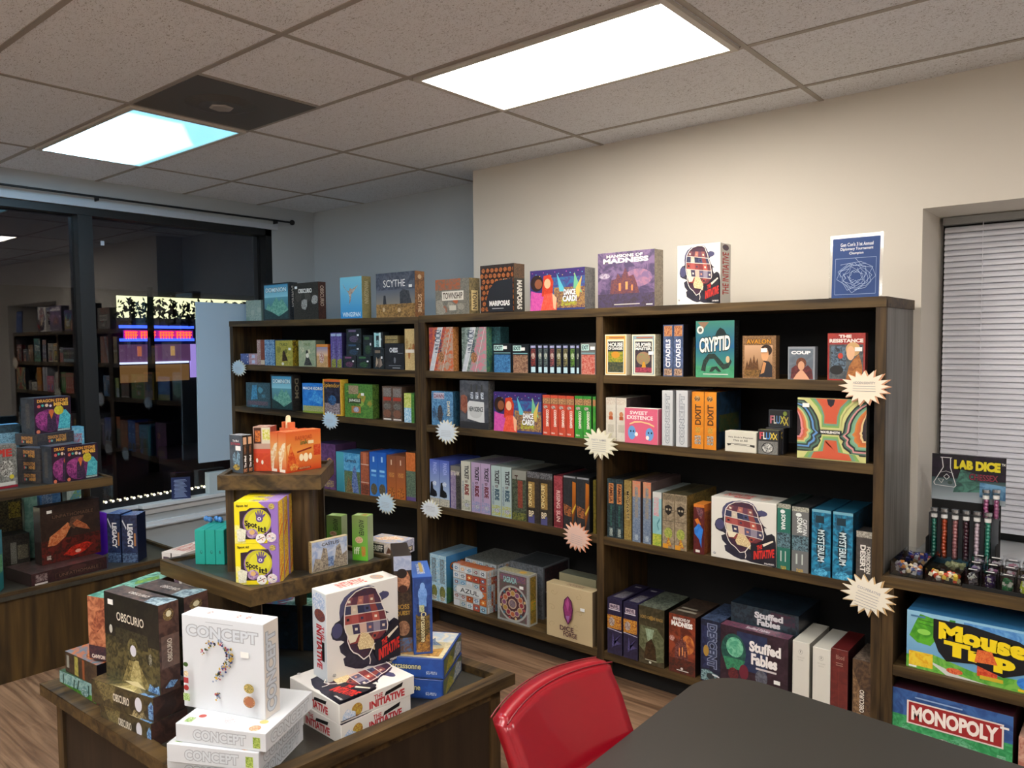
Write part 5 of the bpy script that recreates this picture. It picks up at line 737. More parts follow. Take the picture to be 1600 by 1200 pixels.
def wave_band(xs, c): wv.append(Pp(xs, c))
bands = ['#2b2c2c', '#6b8cc4', '#7aa48c', '#c4c07c', '#a86a5c', '#3c3438', '#c98a8c', '#b4544a']
def prof(x0, s):  # face-like curve as u offset for each v
    pts = [(0, .50), (.08, .50), (.16, .42), (.24, .30), (.32, .26), (.38, .20), (.46, .26), (.55, .28), (.66, .30), (.76, .26), (.86, .18), (.95, .05), (1, 0)]
    return [(x0+s*p[1], p[0]) for p in pts]
for i, c in enumerate(('#2c3030', '#4f7060', '#3c4440', '#5f8fc8', '#33403c', '#6fa07c', '#c4bf80', '#c97a4a', '#c4604c', '#d98a8c', '#33282c')):
    t = 1-i*.085; e = [(0, .06), (0, .99)]
    wv.append(Pp([(0, .12+.025*i)]+[(max(0, .10*t+.40*t*q), .12+.025*i+v*(.86-.05*i)) for q, v in ((.35, 0), (.38, .06), (.62, .14), (.66, .2), (.60, .26), (.80, .34), (.62, .42), (.58, .52), (.56, .6), (.48, .70), (.36, .80), (.20, .90), (.0, .98))]+[(0, .97-.02*i)], c))
for i, c in enumerate(('#2c3030', '#4f7060', '#c98c8c', '#26302f', '#6fa07c', '#7fa48c', '#c97a3a', '#c46a34', '#b8643c', '#d9c08c', '#33282c')):
    t = 1-i*.085
    wv.append(Pp([(1, .10+.025*i)]+[(min(1, 1-(.08*t+.40*t*q)), .10+.025*i+v*(.86-.05*i)) for q, v in ((.35, 0), (.38, .06), (.62, .14), (.66, .2), (.60, .26), (.80, .34), (.62, .42), (.58, .52), (.56, .6), (.48, .70), (.36, .80), (.20, .90), (.0, .98))]+[(1, .97-.02*i)], c))
mid = []
for i, c in enumerate(('#c9c884', '#7fa85c', '#6f9a80', '#c4603c', '#c8583c')):
    t = .045*i
    mid.append(Pp([(.14+t, .995), (.26+t*.8, .86), (.34+t*.5, .72), (.35+t*.4, .50+t*.7), (.64-t*.4, .50+t*.7), (.66-t*.5, .72), (.74-t*.8, .86), (.88-t, .995)], c))
    mid.append(Pp([(.05+t*1.2, .02), (.12+t, .12), (.28+t*.8, .14), (.36+t*.4, .32), (.37+t*.3, .42-t*.7), (.62-t*.3, .42-t*.7), (.64-t*.4, .32), (.72-t*.8, .14), (.9-t, .12), (.97-t*1.2, .02)], c))
mid += [Pp([(.44, .99), (.46, .90), (.5, .86), (.54, .90), (.56, .99)], '#26222c'), Rr(.32, .42, .66, .49, '#22262a'), Tt('WAVELENGTH', .35, .435, .63, .475, '#ecebe4', bold=.04)]
shelf(B_, 1246, 1355, 621, dict(front=[Rr(0, 0, 1, 1, '#c4603c')]+[Rr(0, 0, 1, 1, '#c9c884')]+wv+mid), '#3a3a38', 'large square carton with rainbow wave bands forming two faces, right bay second shelf', ins=.0, dep=.05, st=(.13, .88), m=CARD)
# third shelf
shelf(C_, 948.5, 974, 747, dict(front=[Rr(0, 0, 1, 1, '#1f2a2e', '#33454a', 30), Rr(.2, .58, .8, .92, '#c98c54', '#a8643c', 60), Tt('FAMILIA', .3, .60, .7, .90, '#4a2418', -90, bold=.03), Rr(.4, .2, .6, .55, '#3c6a5c', '#1f2a2e', 60), Rr(.3, .02, .7, .16, '#b9c4bc', '#2c3a34', 150)]), '#14181b', '{o} of two black spines with an orange title block, right bay third shelf', n=2, ins=.015, dep=.33, group='black spines with orange blocks')
shelf(C_, 975, 987, 750, dict(front=spine('#7a6234', '#94804a', 'MAGNATE', '#1f1a14', box=(.3, .35, .7, .82), foot='#a08a4c', out='#c9b07a')), '#5c4c2c', 'gold brown spine beside the two black spines with orange blocks', ins=.015, dep=.33)
for i, (x0, x1, yt) in enumerate(((988, 1001, 751), (1004.5, 1017.5, 753))):
    shelf(C_, x0, x1, yt, dict(front=[Rr(0, 0, 1, 1, '#5c6c84', '#7c8898', 60), Rr(0, .74, 1, 1, '#c4785c', '#b08a6c', 30), Rr(.3, .4, .7, .9, '#9a8a6c', '#6a7488', 90), Rr(.3, .03, .7, .12, '#b9c4cc', '#6a7888', 150)]), {'all': '#5a4a48', 'top': '#4a3a38'}, ['left', 'right'][i]+' of two slate blue spines with salmon tops, right bay third shelf', ins=.01, dep=.33, group='slate and salmon spines')
shelf(C_, 1019.5, 1034, 768, dict(front=[Rr(0, 0, 1, 1, '#7fb0b4', '#8cbabc', 10), Rr(0, .88, 1, 1, '#c4c4be'), Rr(.1, .55, .7, .9, '#c98c94', '#a8b8b4', 60), Ll([(.7, .3), (.5, .4), (.8, .5)], .05, '#4a8088'), Rr(0, 0, 1, .22, '#7a9a3c', '#b9b44a', 50)]), '#7f8a88', 'pale teal and pink spine left of the two masked stone spines, right bay third shelf', ins=.01, dep=.33)
shelf(C_, 1035, 1073.5, 770, dict(front=[Rr(0, 0, 1, 1, '#7a6c58', '#9c8c74', 30), Rr(.05, .88, .95, .98, '#8a7c64', '#54483a', 120), Ll([(.05, .5), (.95, .5)], .01, '#4c4234'), Ll([(.05, .7), (.95, .7)], .01, '#4c4234'), Pp([(.2, .76), (.5, .8), (.8, .76), (.76, .66), (.5, .6), (.24, .66)], '#26221f'), Ee(.38, .71, .08, .02, '#a89c84'), Ee(.62, .71, .08, .02, '#a89c84'), Ee(.5, .28, .34, .10, '#7a8c3c', '#b0b05a', 60), Pp([(.3, .05), (.5, .22), (.8, .04)], '#9c3424', '#c9a83c', 60), Rr(.05, .0, .5, .08, '#c98c2c')], right=[Rr(0, 0, 1, 1, '#5c4c2c', '#8a743c', 40)]), {'all': '#4a4030', 'right': '#6a5830', 'top': '#3c3828'}, '{o} of two stone patterned spines with a dark mask, right bay third shelf', n=2, ins=.0, dep=.34, group='stone and mask spines')
shelf(C_, 1083.5, 1101, 787, dict(front=[Rr(0, 0, 1, 1, '#5c2420', '#4a1c24', 20), Rr(0, .94, 1, 1, '#c9742c'), Pp([(.2, .94), (.4, .8), (.7, .7), (.9, .85), (.8, .92)], '#3c2c3c', '#8a5a5c', 60), Pp([(.1, .68), (.4, .72), (.7, .6), (.45, .55)], '#c4702c'), Pp([(.05, .5), (.5, .62), (.9, .5), (.75, .3), (.75, .12), (.5, .3), (.1, .4)], '#2c6cc0', '#3a80d4', 20), Rr(.2, .03, .6, .08, '#d9d4cc')], right=[Rr(0, 0, 1, 1, '#7a3c20', '#9c5a2c', 20), Rr(0, .86, 1, 1, '#c9702c')]), {'all': '#8a4420', 'top': '#b8702c'}, 'slim red and blue carton with orange top beside the large white hatted head carton', ins=.0, dep=.10)
shelf(C_, 1111.5, 1213.5, 775, initiative(), {'all': '#d6d3ca', 'top': '#b4b2aa'}, 'large white carton with a dark hatted head silhouette, right bay third shelf', ins=.0, dep=.17, m=CARD, st=None)
def sonar(c, t1, t2): return [Rr(0, 0, 1, 1, c), Rr(0, .93, 1, 1, '#b9b8a8', '#6a6c60', 90), Rr(0, .33, 1, .56, '#26343c', '#6a8a94', 60), Tt(t2, .3, .60, .62, .84, '#e4ebe6', -90, bold=.03)]+([Tt(t1, .64, .58, .9, .82, '#d6dad8', -90, bold=.03)] if t1 else [])+[Ee(.4, .88, .18, .03, '#dfe6e2'), Rr(.25, .12, .35, .28, '#b9c4bc'), Rr(.6, .12, .68, .28, '#b9c4bc'), Rr(.3, .0, .7, .05, '#c9a83c', c, 150)]
shelf(C_, 1214.5, 1236, 786, dict(front=sonar('#27685a', None, 'SONAR')), '#1c2a28', 'green spine with vertical white lettering right of the large white head carton', ins=.0, dep=.30)
shelf(C_, 1237.5, 1264.5, 791, dict(front=sonar('#6a6c6c', 'CAPTAIN', 'SONAR')), '#26282a', 'grey spine with vertical white lettering between the green and the bright blue spines', ins=.0, dep=.30)
mys = [Rr(0, 0, 1, 1, '#15506c', '#2288b0', 20), Rr(0, .96, 1, 1, '#6aa4b8'), Rr(.2, .8, .65, .91, '#12303c'), Pp([(.5, .74), (.72, .68), (.74, .3), (.5, .18), (.3, .3), (.28, .68)], '#0f3444', '#174a5c', 30), Ee(.5, .46, .25, .27, '#10303c'), Tt('MYSTERIUM', .33, .22, .68, .70, '#cfe0e4', -90, bold=.02), Ee(.5, .06, .35, .06, '#5ab8dc', '#1c6c98', 60), Ll([(.02, .47), (.98, .47)], .008, '#4a9cb4')]
for i, (x0, x1, yt) in enumerate(((1268.5, 1299, 795), (1301.5, 1333.5, 799))):
    shelf(C_, x0, x1, yt, dict(front=mys, right=[Rr(0, 0, 1, 1, '#0f2c3c', '#1c5474', 20)]), {'all': '#10405a', 'top': '#174a62'}, ['left', 'right'][i]+' of two bright blue spines with a dark oval title, right bay third shelf', ins=.0, dep=.30, group='bright blue oval spines')
shelf(C_, 1338, 1363, 829, dict(front=[Rr(0, 0, 1, 1, '#3f3c3a', '#4a4644', 20), Rr(0, .88, 1, 1, '#b0aca0', '#77736a', 90), Tt('FORBIDDEN', .66, .2, .92, .72, '#cfccc4', -90, bold=.03), Tt('DESERT', .26, .22, .62, .74, '#dcd9d2', -90, bold=.04)]), '#2c2a29', 'short dark grey spine with white lettering at the right end of the third shelf', ins=.005, dep=.10)
# bottom shelf
mv = [Rr(0, 0, 1, 1, '#241f38', '#2c2844', 20), Rr(.15, .82, .82, .90, '#c9b8c0'), Tt('MARVEL', .2, .83, .78, .89, '#3c2c44', bold=.05), Rr(.1, .79, .86, .81, '#cfc8d0'), Rr(.0, .46, .95, .70, '#7a3424', '#d9a03c', 90), Ee(.3, .58, .2, .08, '#c9c0b8', '#5c2c24', 120), Ll([(.0, .45), (.98, .42)], .012, '#b9b4c8'), Pp([(.3, .1), (.38, .42), (.46, .2), (.9, .38), (.5, .26), (.95, .22), (.45, .15)], '#5a5484', '#3a3560', 60)]
for i, (x0, x1, yt) in enumerate(((949, 972, 933), (974, 996.5, 940))):
    shelf(D_, x0, x1, yt, dict(front=mv, top=[Rr(.2, .1, .85, .5, '#77747c', '#4a4854', 60), Rr(.3, .8, .7, .86, '#8a8894')]), {'all': '#1c182c', 'top': '#26223c'}, ['left', 'right'][i]+' of two dark purple hero cartons on the right bay bottom shelf', ins=.0, dep=.30, group='dark purple hero cartons')
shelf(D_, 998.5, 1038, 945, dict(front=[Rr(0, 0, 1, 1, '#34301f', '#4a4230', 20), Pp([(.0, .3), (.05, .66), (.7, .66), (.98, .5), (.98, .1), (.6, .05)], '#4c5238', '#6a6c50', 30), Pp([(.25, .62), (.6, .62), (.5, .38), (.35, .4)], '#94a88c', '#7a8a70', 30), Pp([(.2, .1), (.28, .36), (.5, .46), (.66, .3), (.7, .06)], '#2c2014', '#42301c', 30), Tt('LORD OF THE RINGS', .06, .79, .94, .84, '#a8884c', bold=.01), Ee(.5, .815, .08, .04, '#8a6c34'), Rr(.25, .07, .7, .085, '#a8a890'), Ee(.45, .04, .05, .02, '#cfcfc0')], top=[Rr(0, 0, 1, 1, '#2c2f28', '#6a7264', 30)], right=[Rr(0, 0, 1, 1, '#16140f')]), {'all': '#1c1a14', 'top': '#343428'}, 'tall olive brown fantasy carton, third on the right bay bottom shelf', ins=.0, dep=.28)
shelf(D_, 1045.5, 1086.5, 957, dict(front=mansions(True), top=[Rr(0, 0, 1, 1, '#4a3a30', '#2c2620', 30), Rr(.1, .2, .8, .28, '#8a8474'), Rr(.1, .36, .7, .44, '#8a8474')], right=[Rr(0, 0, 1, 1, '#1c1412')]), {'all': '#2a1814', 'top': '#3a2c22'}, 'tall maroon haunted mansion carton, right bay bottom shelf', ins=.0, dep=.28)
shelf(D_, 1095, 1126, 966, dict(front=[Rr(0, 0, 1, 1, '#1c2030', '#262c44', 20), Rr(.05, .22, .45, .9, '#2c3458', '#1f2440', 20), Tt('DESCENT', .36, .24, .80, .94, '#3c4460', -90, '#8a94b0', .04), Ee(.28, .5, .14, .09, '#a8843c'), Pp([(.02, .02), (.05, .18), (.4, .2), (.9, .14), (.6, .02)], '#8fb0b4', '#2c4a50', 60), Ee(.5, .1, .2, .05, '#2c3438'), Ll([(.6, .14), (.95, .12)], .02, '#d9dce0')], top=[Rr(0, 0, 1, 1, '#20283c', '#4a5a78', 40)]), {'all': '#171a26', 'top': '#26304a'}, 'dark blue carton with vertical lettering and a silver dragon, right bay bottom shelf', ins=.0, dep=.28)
stf = [Rr(0, 0, 1, 1, '#2b1c26', '#3a2834', 14), Rr(.25, .35, .7, .95, '#232c4c', '#2c3858', 10), Ee(.2, .62, .19, .27, '#1f4a44', '#2c6054', 20), Ee(.22, .68, .13, .16, '#4a9c7c', '#7cc4a0', 25), Pp([(.04, .5), (.38, .5), (.32, .34), (.1, .3)], '#3c8c64', '#2c6a50', 25), Ee(.2, .25, .08, .1, '#4c2028', '#6a2c30', 40), Ee(.36, .32, .07, .12, '#6a2434'), Ee(.62, .3, .09, .12, '#4a4c58', '#6a6c78', 30), Ee(.44, .14, .05, .06, '#8a6a4c'), Ee(.7, .1, .08, .08, '#5c2424', '#8a3c30', 40),
       Tt('Stuffed', .44, .68, .90, .85, '#efeae8', bold=.05), Tt('Fables', .47, .48, .85, .66, '#efeae8', bold=.05), Rr(.54, .42, .84, .45, '#cfc8c8')]
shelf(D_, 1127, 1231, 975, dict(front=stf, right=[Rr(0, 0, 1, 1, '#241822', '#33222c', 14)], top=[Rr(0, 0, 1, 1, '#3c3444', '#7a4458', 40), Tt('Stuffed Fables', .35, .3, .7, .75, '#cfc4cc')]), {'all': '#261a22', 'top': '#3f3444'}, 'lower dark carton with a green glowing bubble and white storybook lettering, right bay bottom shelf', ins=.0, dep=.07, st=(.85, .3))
zb = D_+.27
a = ony(1142, 973, 3.60); b = ony(1248, 973, 3.60)
me = printed('game_box', b.x-a.x, .30, .10, dict(front=[Rr(0, 0, 1, 1, '#222830', '#33404a', 25), Rr(.6, .4, .95, .9, '#4a2c3c', '#2c3440', 30), Tt('Stuffed', .36, .48, .78, .80, '#dcd9dc', bold=.05), Tt('Fables', .40, .14, .74, .46, '#dcd9dc', bold=.05)], top=[Rr(0, 0, 1, 1, '#161c26', '#20303c', 14)]), '#171c24', WRAP)
zz = ony(1142, 971, 3.60).z
place(me, ((a.x+b.x)/2, 3.60, zz), 0, 'upper dark carton with white storybook lettering lying above the green bubble carton')
hh = zz-(D_+H)
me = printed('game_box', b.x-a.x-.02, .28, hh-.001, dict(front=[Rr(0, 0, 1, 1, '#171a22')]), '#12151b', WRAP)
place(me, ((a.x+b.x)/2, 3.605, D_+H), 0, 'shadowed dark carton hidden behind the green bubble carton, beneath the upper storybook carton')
for i, (x0, x1, yt) in enumerate(((1238.5, 1265, 1000), (1270, 1298, 1010))):
    shelf(D_, x0, x1, yt, dict(front=[Ee(.48, .85, .12, .035, '#8a8880'), Ee(.48, .85, .105, .03, '#d3d0c6'), Rr(.46, .84, .5, .87, '#55534e'), Tt('THE GALLERY', .26, .76, .72, .78, '#a8a69c', bold=0), Tt('EDITION', .34, .72, .64, .74, '#a8a69c', bold=0)]), {'all': '#d3d0c6', 'top': '#bcbab0', 'right': '#8a8880'}, ['left', 'right'][i]+' of two plain white tall cartons with a small round emblem, right bay bottom shelf', ins=.0, dep=.28, group='plain white tall cartons', m=CARD)
shelf(D_, 1298.5, 1325.5, 1012, dict(front=[Rr(0, 0, 1, 1, '#5c201e', '#6c2824', 15), Tt('Blood', .3, .86, .78, .92, '#a88478', bold=0), Rr(.3, .80, .7, .81, '#a88478'), Rr(.3, .77, .7, .78, '#a88478'), Ll([(.48, .02), (.48, .74)], .012, '#8a4438')], right=[Rr(0, 0, 1, 1, '#2a1012')]), {'all': '#5a1c1c', 'top': '#541a1a'}, 'dark red tall carton beside the two plain white cartons', ins=.0, dep=.26)
shelf(D_, 1332.5, 1361, 1029, dict(front=[Rr(0, 0, 1, 1, '#3c2c22', '#5c4632', 25), Pp([(.0, .85), (.4, .6), (.5, .1), (.1, .05)], '#8a6c4c', '#5c4632', 40), Tt('OBSCURIO', .40, .22, .66, .56, '#e0d8cc', 90, '#1c1410', .03), Rr(0, .0, 1, .06, '#8a7860')], top=[Rr(0, 0, 1, 1, '#3c3028', '#7a6c60', 40)]), {'all': '#33261e', 'top': '#4a3c32'}, 'brown carton with vertical pale lettering at the right end of the bottom shelf', ins=.0, dep=.22)

# ============================================================ low unit under the blinds
zr = -1.388
mt = [Rr(0, 0, 1, 1, ('#5a94c0', '#8fc0dc')), Pp([(0, 0), (0, .22), (.2, .3), (.5, .16), (.8, .2), (1, .1), (1, 0)], '#4c9a34', '#7ab84c', 14), Pp([(.15, .2), (.4, .04), (.6, 0), (.3, 0)], '#c9cdc9'), Rr(.42, .5, 1, .96, '#4a84c4', '#6aa4d4', 20),
      Pp([(.06, .78), (.02, .56), (.08, .46), (.18, .44), (.22, .56), (.2, .66), (.21, .92), (.1, .96), (.08, .88)], '#3f8c24', '#5cae2c', 14), Ee(.13, .66, .05, .05, '#8ccc54'), Ll([(.09, .8), (.2, .78)], .012, '#2c6418'), Ll([(.09, .86), (.2, .85)], .012, '#2c6418'), Pp([(.3, .8), (.32, .96), (.36, .96), (.36, .8)], '#3c8c3c'),
      Rr(.02, .05, .2, .3, '#d9a41c', '#e6c83a', 20), Pp([(.5, .5), (.56, .28), (.72, .28), (.68, .5)], '#c4402c'), Rr(.52, .12, .66, .3, '#b8341c', '#d9603c', 60), Rr(.54, .08, .7, .14, '#c9b02c'), Ee(.36, .1, .06, .05, '#c4442c', '#e07a4c', 60), Ee(.86, .16, .07, .10, '#2c6cc0', '#3a84d4', 30), Rr(.80, .02, .98, .06, '#e0c02c'),
      Pp([(.2, .6), (.2, .93), (.46, .93), (.8, .82), (.98, .62), (.88, .34), (.7, .18), (.5, .3), (.3, .24), (.24, .38)], '#16161a'), Tt('Mouse', .24, .56, .86, .86, '#ecd01c', -.25, '#16161a', .07), Tt('Tr p', .28, .26, .78, .58, '#ecd01c', -.15, '#16161a', .07), Pp([(.50, .34), (.52, .56), (.62, .56), (.66, .36)], '#c9502c', '#e07a3c', 100), Rr(.03, .9, .14, .93, '#4a78a0'), Rr(.02, .02, .08, .05, '#e6e6e0')]
a = ony(1418, 934, 3.53)
me = printed('game_box', .50, .27, .245, dict(front=mt), '#3a7cb0', CARD)
place(me, (a.x+.25, 3.53, zr+H), 0, 'blue and green family game carton with big yellow letters, upper shelf under the blinds')
mo = [Rr(0, 0, 1, 1, '#2c8a50', '#4aa86c', 20), Rr(0, .62, 1, 1, '#2c4c84', '#3c64a0', 12), Pp([(.02, .1), (.1, .5), (.3, .3), (.6, .5), (.98, .2), (.98, .02), (.02, .02)], '#6ab88a', '#3c8c5c', 60)]
for i in range(9): mo.append(Rr(.08+.1*i, .12, .15+.1*i, .3+.12*((i*7) % 3)/2, '#5aa87c', '#8cc4a0', 120))
mo += [Rr(.13, .52, .93, .86, '#e0d6cf'), Rr(.145, .54, .915, .84, '#9c2a2c'), Tt('MONOPOLY', .17, .58, .89, .80, '#eee4dc', bold=.05), Ee(.45, .3, .08, .12, '#c9cdc8', '#3c4a44', 120), Rr(.2, .91, .6, .93, '#8aa4c8'), Rr(.9, .8, .97, .83, '#e8e8e4')]
a = ony(1395, 1072, 3.52); b = ony(1584, 1110, 3.52)
me = printed('game_box', b.x-a.x, .27, a.z-(H-1.78), dict(front=mo, right=[Rr(0, 0, 1, 1, '#3c1c24')]), {'all': '#4a1c28', 'top': '#3c1a24'}, CARD)
place(me, ((a.x+b.x)/2, 3.52, -1.78+H), 0, 'green city game carton with a red title banner, lower shelf under the blinds', cat='board game')
a = ony(1592, 1150, 3.51)
me = printed('game_box', .2, .25, a.z-(H-1.78), dict(front=[Rr(0, 0, 1, 1, '#c9a08c', '#a86a5c', 20)]), '#a88474', CARD)
place(me, (a.x+.1, 3.51, -1.78+H), 0, 'pale pink carton cut off by the right picture edge, lower shelf')
# dice trays on the counter
CZ = -1.01
def dice_pile(x0, y0, x1, y1, z, n, cols, label, s=.014, hgt=.03, name='loose_dice', rz=0):
    V = []; F = []; col = []
    for i in range(n):
        c = Vector((random.uniform(x0+s, x1-s), random.uniform(y0+s, y1-s), z+s*.55+random.random()*hgt)); R_ = Matrix.Rotation(random.uniform(0, 3), 3, Vector((random.random(), random.random(), random.random()+.1)).normalized())
        b = len(V); k = s*random.uniform(.42, .55)
        for dx in (-k, k):
            for dy in (-k, k):
                for dz in (-k, k): V.append(tuple(c+R_@Vector((dx, dy, dz))))
        q = random.choice(cols)
        for f in ((0, 1, 3, 2), (4, 6, 7, 5), (0, 4, 5, 1), (2, 3, 7, 6), (0, 2, 6, 4), (1, 5, 7, 3)): F.append([b+j for j in f]); col += [lin(q)]*4
    me = bpy.data.meshes.new(name); me.from_pydata(V, [], F)
    for nm in ('ca', 'cb'):
        at = me.attributes.new(nm, 'FLOAT_COLOR', 'CORNER'); at.data.foreach_set('color', [x for c in col for x in c])
    me.materials.append(WRAP); o = obj(name, me); return tag(o, label, 'dice', kind='stuff')
def tray(name, label, p0, sx, sy, hh, cells, rz=0, cat='tray', t=.003):
    o = empty(name, (p0[0], p0[1], H+CZ), rz); tag(o, label, cat)
    m = MB(); m.box(0, 0, .0, sx, sy, t); m.build('tray_floor', ACR, o)
    m = MB(); m.ring([(0, 0), (sx, 0), (sx, sy), (0, sy)], t, t, hh); m.build('tray_wall', ACR, o)
    m = MB()
    for cx in cells[0]: m.box(sx*cx-t/2, t, t, sx*cx+t/2, sy-t, hh*.95)
    if cells[0]: m.build('long_divider', ACR, o)
    for cy in cells[1]: m = MB(); m.box(t, sy*cy-t/2, t, sx-t, sy*cy+t/2, hh*.95); m.build('cross_divider', ACR, o)
    return o
A0 = onz(1384, 903, CZ); A1 = onz(1438, 913, CZ); A2 = onz(1497, 926, CZ)
y0 = 3.54
w1 = A1.x-A0.x-.004; w2_ = A2.x-A1.x-.004
tray('acrylic_tray', 'clear acrylic dice tray nearest the bookcase side, on the counter', (A0.x, y0), w1, .30, .06, ((), (.33, .66)))
tray('acrylic_tray', 'clear acrylic tray of pale dice between the mixed dice tray and the small dice boxes', (A1.x, y0), w2_, .30, .05, ((), (.33, .66)))
J = ['#7a2c3c', '#c9c4c0', '#2c2c44', '#b9752c', '#3a5c9c', '#e0d0a8', '#4c2c5c', '#d9dce0', '#8c8c94', '#1c2034']
dice_pile(A0.x+.004, y0+.004, A0.x+w1-.004, y0+.095, H+CZ+.004, 90, J, 'mixed coloured dice in the front cell of the tray nearest the bookcase side')
dice_pile(A0.x+.004, y0+.205, A0.x+w1-.004, y0+.295, H+CZ+.004, 80, ['#1f2c6c', '#28388c', '#c9a06c', '#c9ccd4', '#8c3c44', '#1c2248'], 'mostly blue dice in the rear cell of the tray nearest the bookcase side')
dice_pile(A1.x+.004, y0+.004, A1.x+w2_-.004, y0+.095, H+CZ+.004, 60, ['#d9d09c', '#e6dcb4', '#c4482c', '#d9b83a', '#e8e4dc', '#c9a86a', '#26262a'], 'cream yellow and red dice in the front cell of the second clear tray', hgt=.02)
dice_pile(A1.x+.02, y0+.215, A1.x+w2_-.02, y0+.29, H+CZ+.004, 30, ['#8a9068', '#9ca07a'], 'sage green dice in the rear cell of the second clear tray', hgt=.01)
sets = [('#77757c', '#3c3a44', 'grey speckled'), ('#3a2468', '#241644', 'dark purple'), ('#1f6a44', '#2c8450', 'deep green'), ('#b0c82c', '#c9dc3c', 'lime green'), ('#c9b48c', '#b09a70', 'tan'), ('#3c3468', '#5c4c8c', 'indigo')]
rk = empty('dice_rack', (A2.x, y0-.01, H+CZ)); tag(rk, 'low black rack carrying the row of small clear dice boxes', 'rack')
B0 = A2.x+.003; pw = .060
m = MB(); m.box(0, 0, 0, .42, .26, .008); m.build('rack_floor', BLACK, rk); m = MB(); m.box(0, 0, .008, .42, .004, .016); m.build('rack_lip', BLACK, rk)
back_cols = [('#8c7ca8', 'lilac'), ('#a86a9c', 'pink purple'), ('#c98ca0', 'rose'), ('#9c8cb8', 'pale violet'), ('#8a8aa0', 'blue grey'), ('#9a9ca8', 'silver')]
for r in range(3):
    for i in range(6):
        x = B0+pw*i+.004; yy = y0-.004+.075*r; z = H+CZ+.009+.012*r
        o = empty('dice_box', (x, yy, z))
        nm_ = sets[i][2] if r == 0 else back_cols[i][1]
        tag(o, f'small clear box of {nm_} dice in the {["front", "second", "third"][r]} row of the rack', 'dice box', 'small clear dice boxes')
        m = MB(); m.ring([(0, 0), (.05, 0), (.05, .05), (0, .05)], .0015, 0, .062); m.build('box_wall', ACR, o)
        m = MB(); m.box(0, 0, .062, .05, .05, .064); m.build('box_lid', ACR, o)
        m = MB(); m.box(.010, .02, .0645, .040, .028, .0652); m.build('price_sticker', STICK, o)
        cc = [sets[i][0], sets[i][1], '#d9dcd4'] if r == 0 else [back_cols[i][0], '#d9d4dc']
        dice_pile(x+.002, yy+.002, x+.048, yy+.048, z, 80, cc, f'{nm_} dice inside a small clear box, {["front", "second", "third"][r]} row', s=.013, hgt=.034, name='dice_set')
# test tube rack display
ax = onz(1446, 858, CZ); bx_ = onz(1553, 878, CZ)
yd = 3.86; d0 = ony(1446, 855, yd); d1 = ony(1556, 872, yd); dw = d1.x-d0.x
zd = H+CZ
td = empty('tube_display', ((d0.x+d1.x)/2, yd, zd)); tag(td, 'black stepped cardboard display of dice tubes with a flask picture header', 'display')
hd = ony(1457, 708, yd+.12).z-zd; hy = ony(1457, 780, yd+.12).z-zd
hw0 = ony(1456, 740, yd+.12).x-(d0.x+d1.x)/2; hw1 = ony(1572, 740, yd+.12).x-(d0.x+d1.x)/2; hw = hw1-hw0
flask = [Ll([(.12, .93), (.28, .93)], .014, '#dcdcdc'), Ll([(.14, .93), (.16, .72), (.03, .38), (.05, .33), (.32, .31), (.34, .35), (.26, .72), (.26, .93)], .012, '#dcdcdc'), Ll([(.11, .6), (.2, .64), (.3, .6)], .008, '#cfcfcf'), Ll([(.17, .52), (.21, .58), (.25, .52), (.21, .46), (.17, .52)], .008, '#e6e6e6'), Ll([(.09, .46), (.17, .46), (.14, .38), (.09, .46)], .008, '#cfcfcf'), Ee(.26, .4, .035, .035, '#3a5048')]
me = printed('header_card', hw, .004, hd-hy, dict(front=[Rr(0, .45, 1, 1, '#121218', '#24182c', 14), Rr(0, 0, 1, .5, ('#a9b4bc', '#2c4a4c')), Pp([(.3, .2), (.4, .7), (.7, .6), (.66, .25)], '#4c8474', '#2c4c48', 14), Pp([(.66, .15), (.66, .46), (1, .42), (1, .12)], '#6ea0c4', '#3a6c94', 14)]+flask+[Tt('LAB DICE', .31, .70, .93, .90, '#e6d62c', -.04, '#1c1a10', .07), Tt('TM', .94, .84, .99, .89, '#e6e6e0'), Tt('CHESSEX', .52, .50, .90, .63, '#8a3448', 0, '#20181e', .02)]), '#14141a', CARD, .001)
hc = obj('header_card', me, None, td); hc.location = ((hw0+hw1)/2, .12, hy)
m = MB(); m.box(-dw/2, .0, .0, dw/2, .13, .02); m.build('base_tray', plain('teal_card', '#1f5c74', .4), td)
m = MB(); m.box(-dw/2, .115, .02, dw/2, .119, hy+.005); m.box(-dw/2, 0, .02, -dw/2+.003, .118, .11); m.box(dw/2-.003, 0, .02, dw/2, .118, .11); m.build('black_step', BLACK, td)
step2 = ony(1500, 800, yd+.06).z-zd
m = MB(); m.box(-dw/2, .055, .02, dw/2, .058, step2-.02); m.box(-dw/2, .055, step2-.02, dw/2, .119, step2-.017); m.build('rear_step', plain('grey_card', '#4a4e54', .4), td)
def tube(loc, hgt, col, col2, label, stuff=None):
    o = empty('dice_tube', loc); tag(o, label, 'dice tube', 'dice tubes in the flask display')
    m = MB(); m.tube((0, 0, 0), (0, 0, hgt), .0135, 14); m.build('tube_wall', ACR, o, smooth=False)
    m = MB(); m.tube((0, 0, hgt-.002), (0, 0, hgt+.012), .0155, 16); m.build('metal_cap', plain('tube_cap', '#b9bcc0', .25, .9), o)
    m = MB(); m.tube((0, -.002, hgt-.03), (0, -.002, hgt-.014), .0130, 14); m.build('price_sticker', STICK, o)
    m = MB()
    k = int((hgt-.035)/.015)
    for i in range(k): m.ball((random.uniform(-.0015, .0015), 0, .011+.0155*i), .0105, 7, 4)
    m.build('dice_fill', plain('dice_'+col.strip('#'), col, .25), o)
xs = [1460, 1476, 1493, 1510, 1527, 1544]
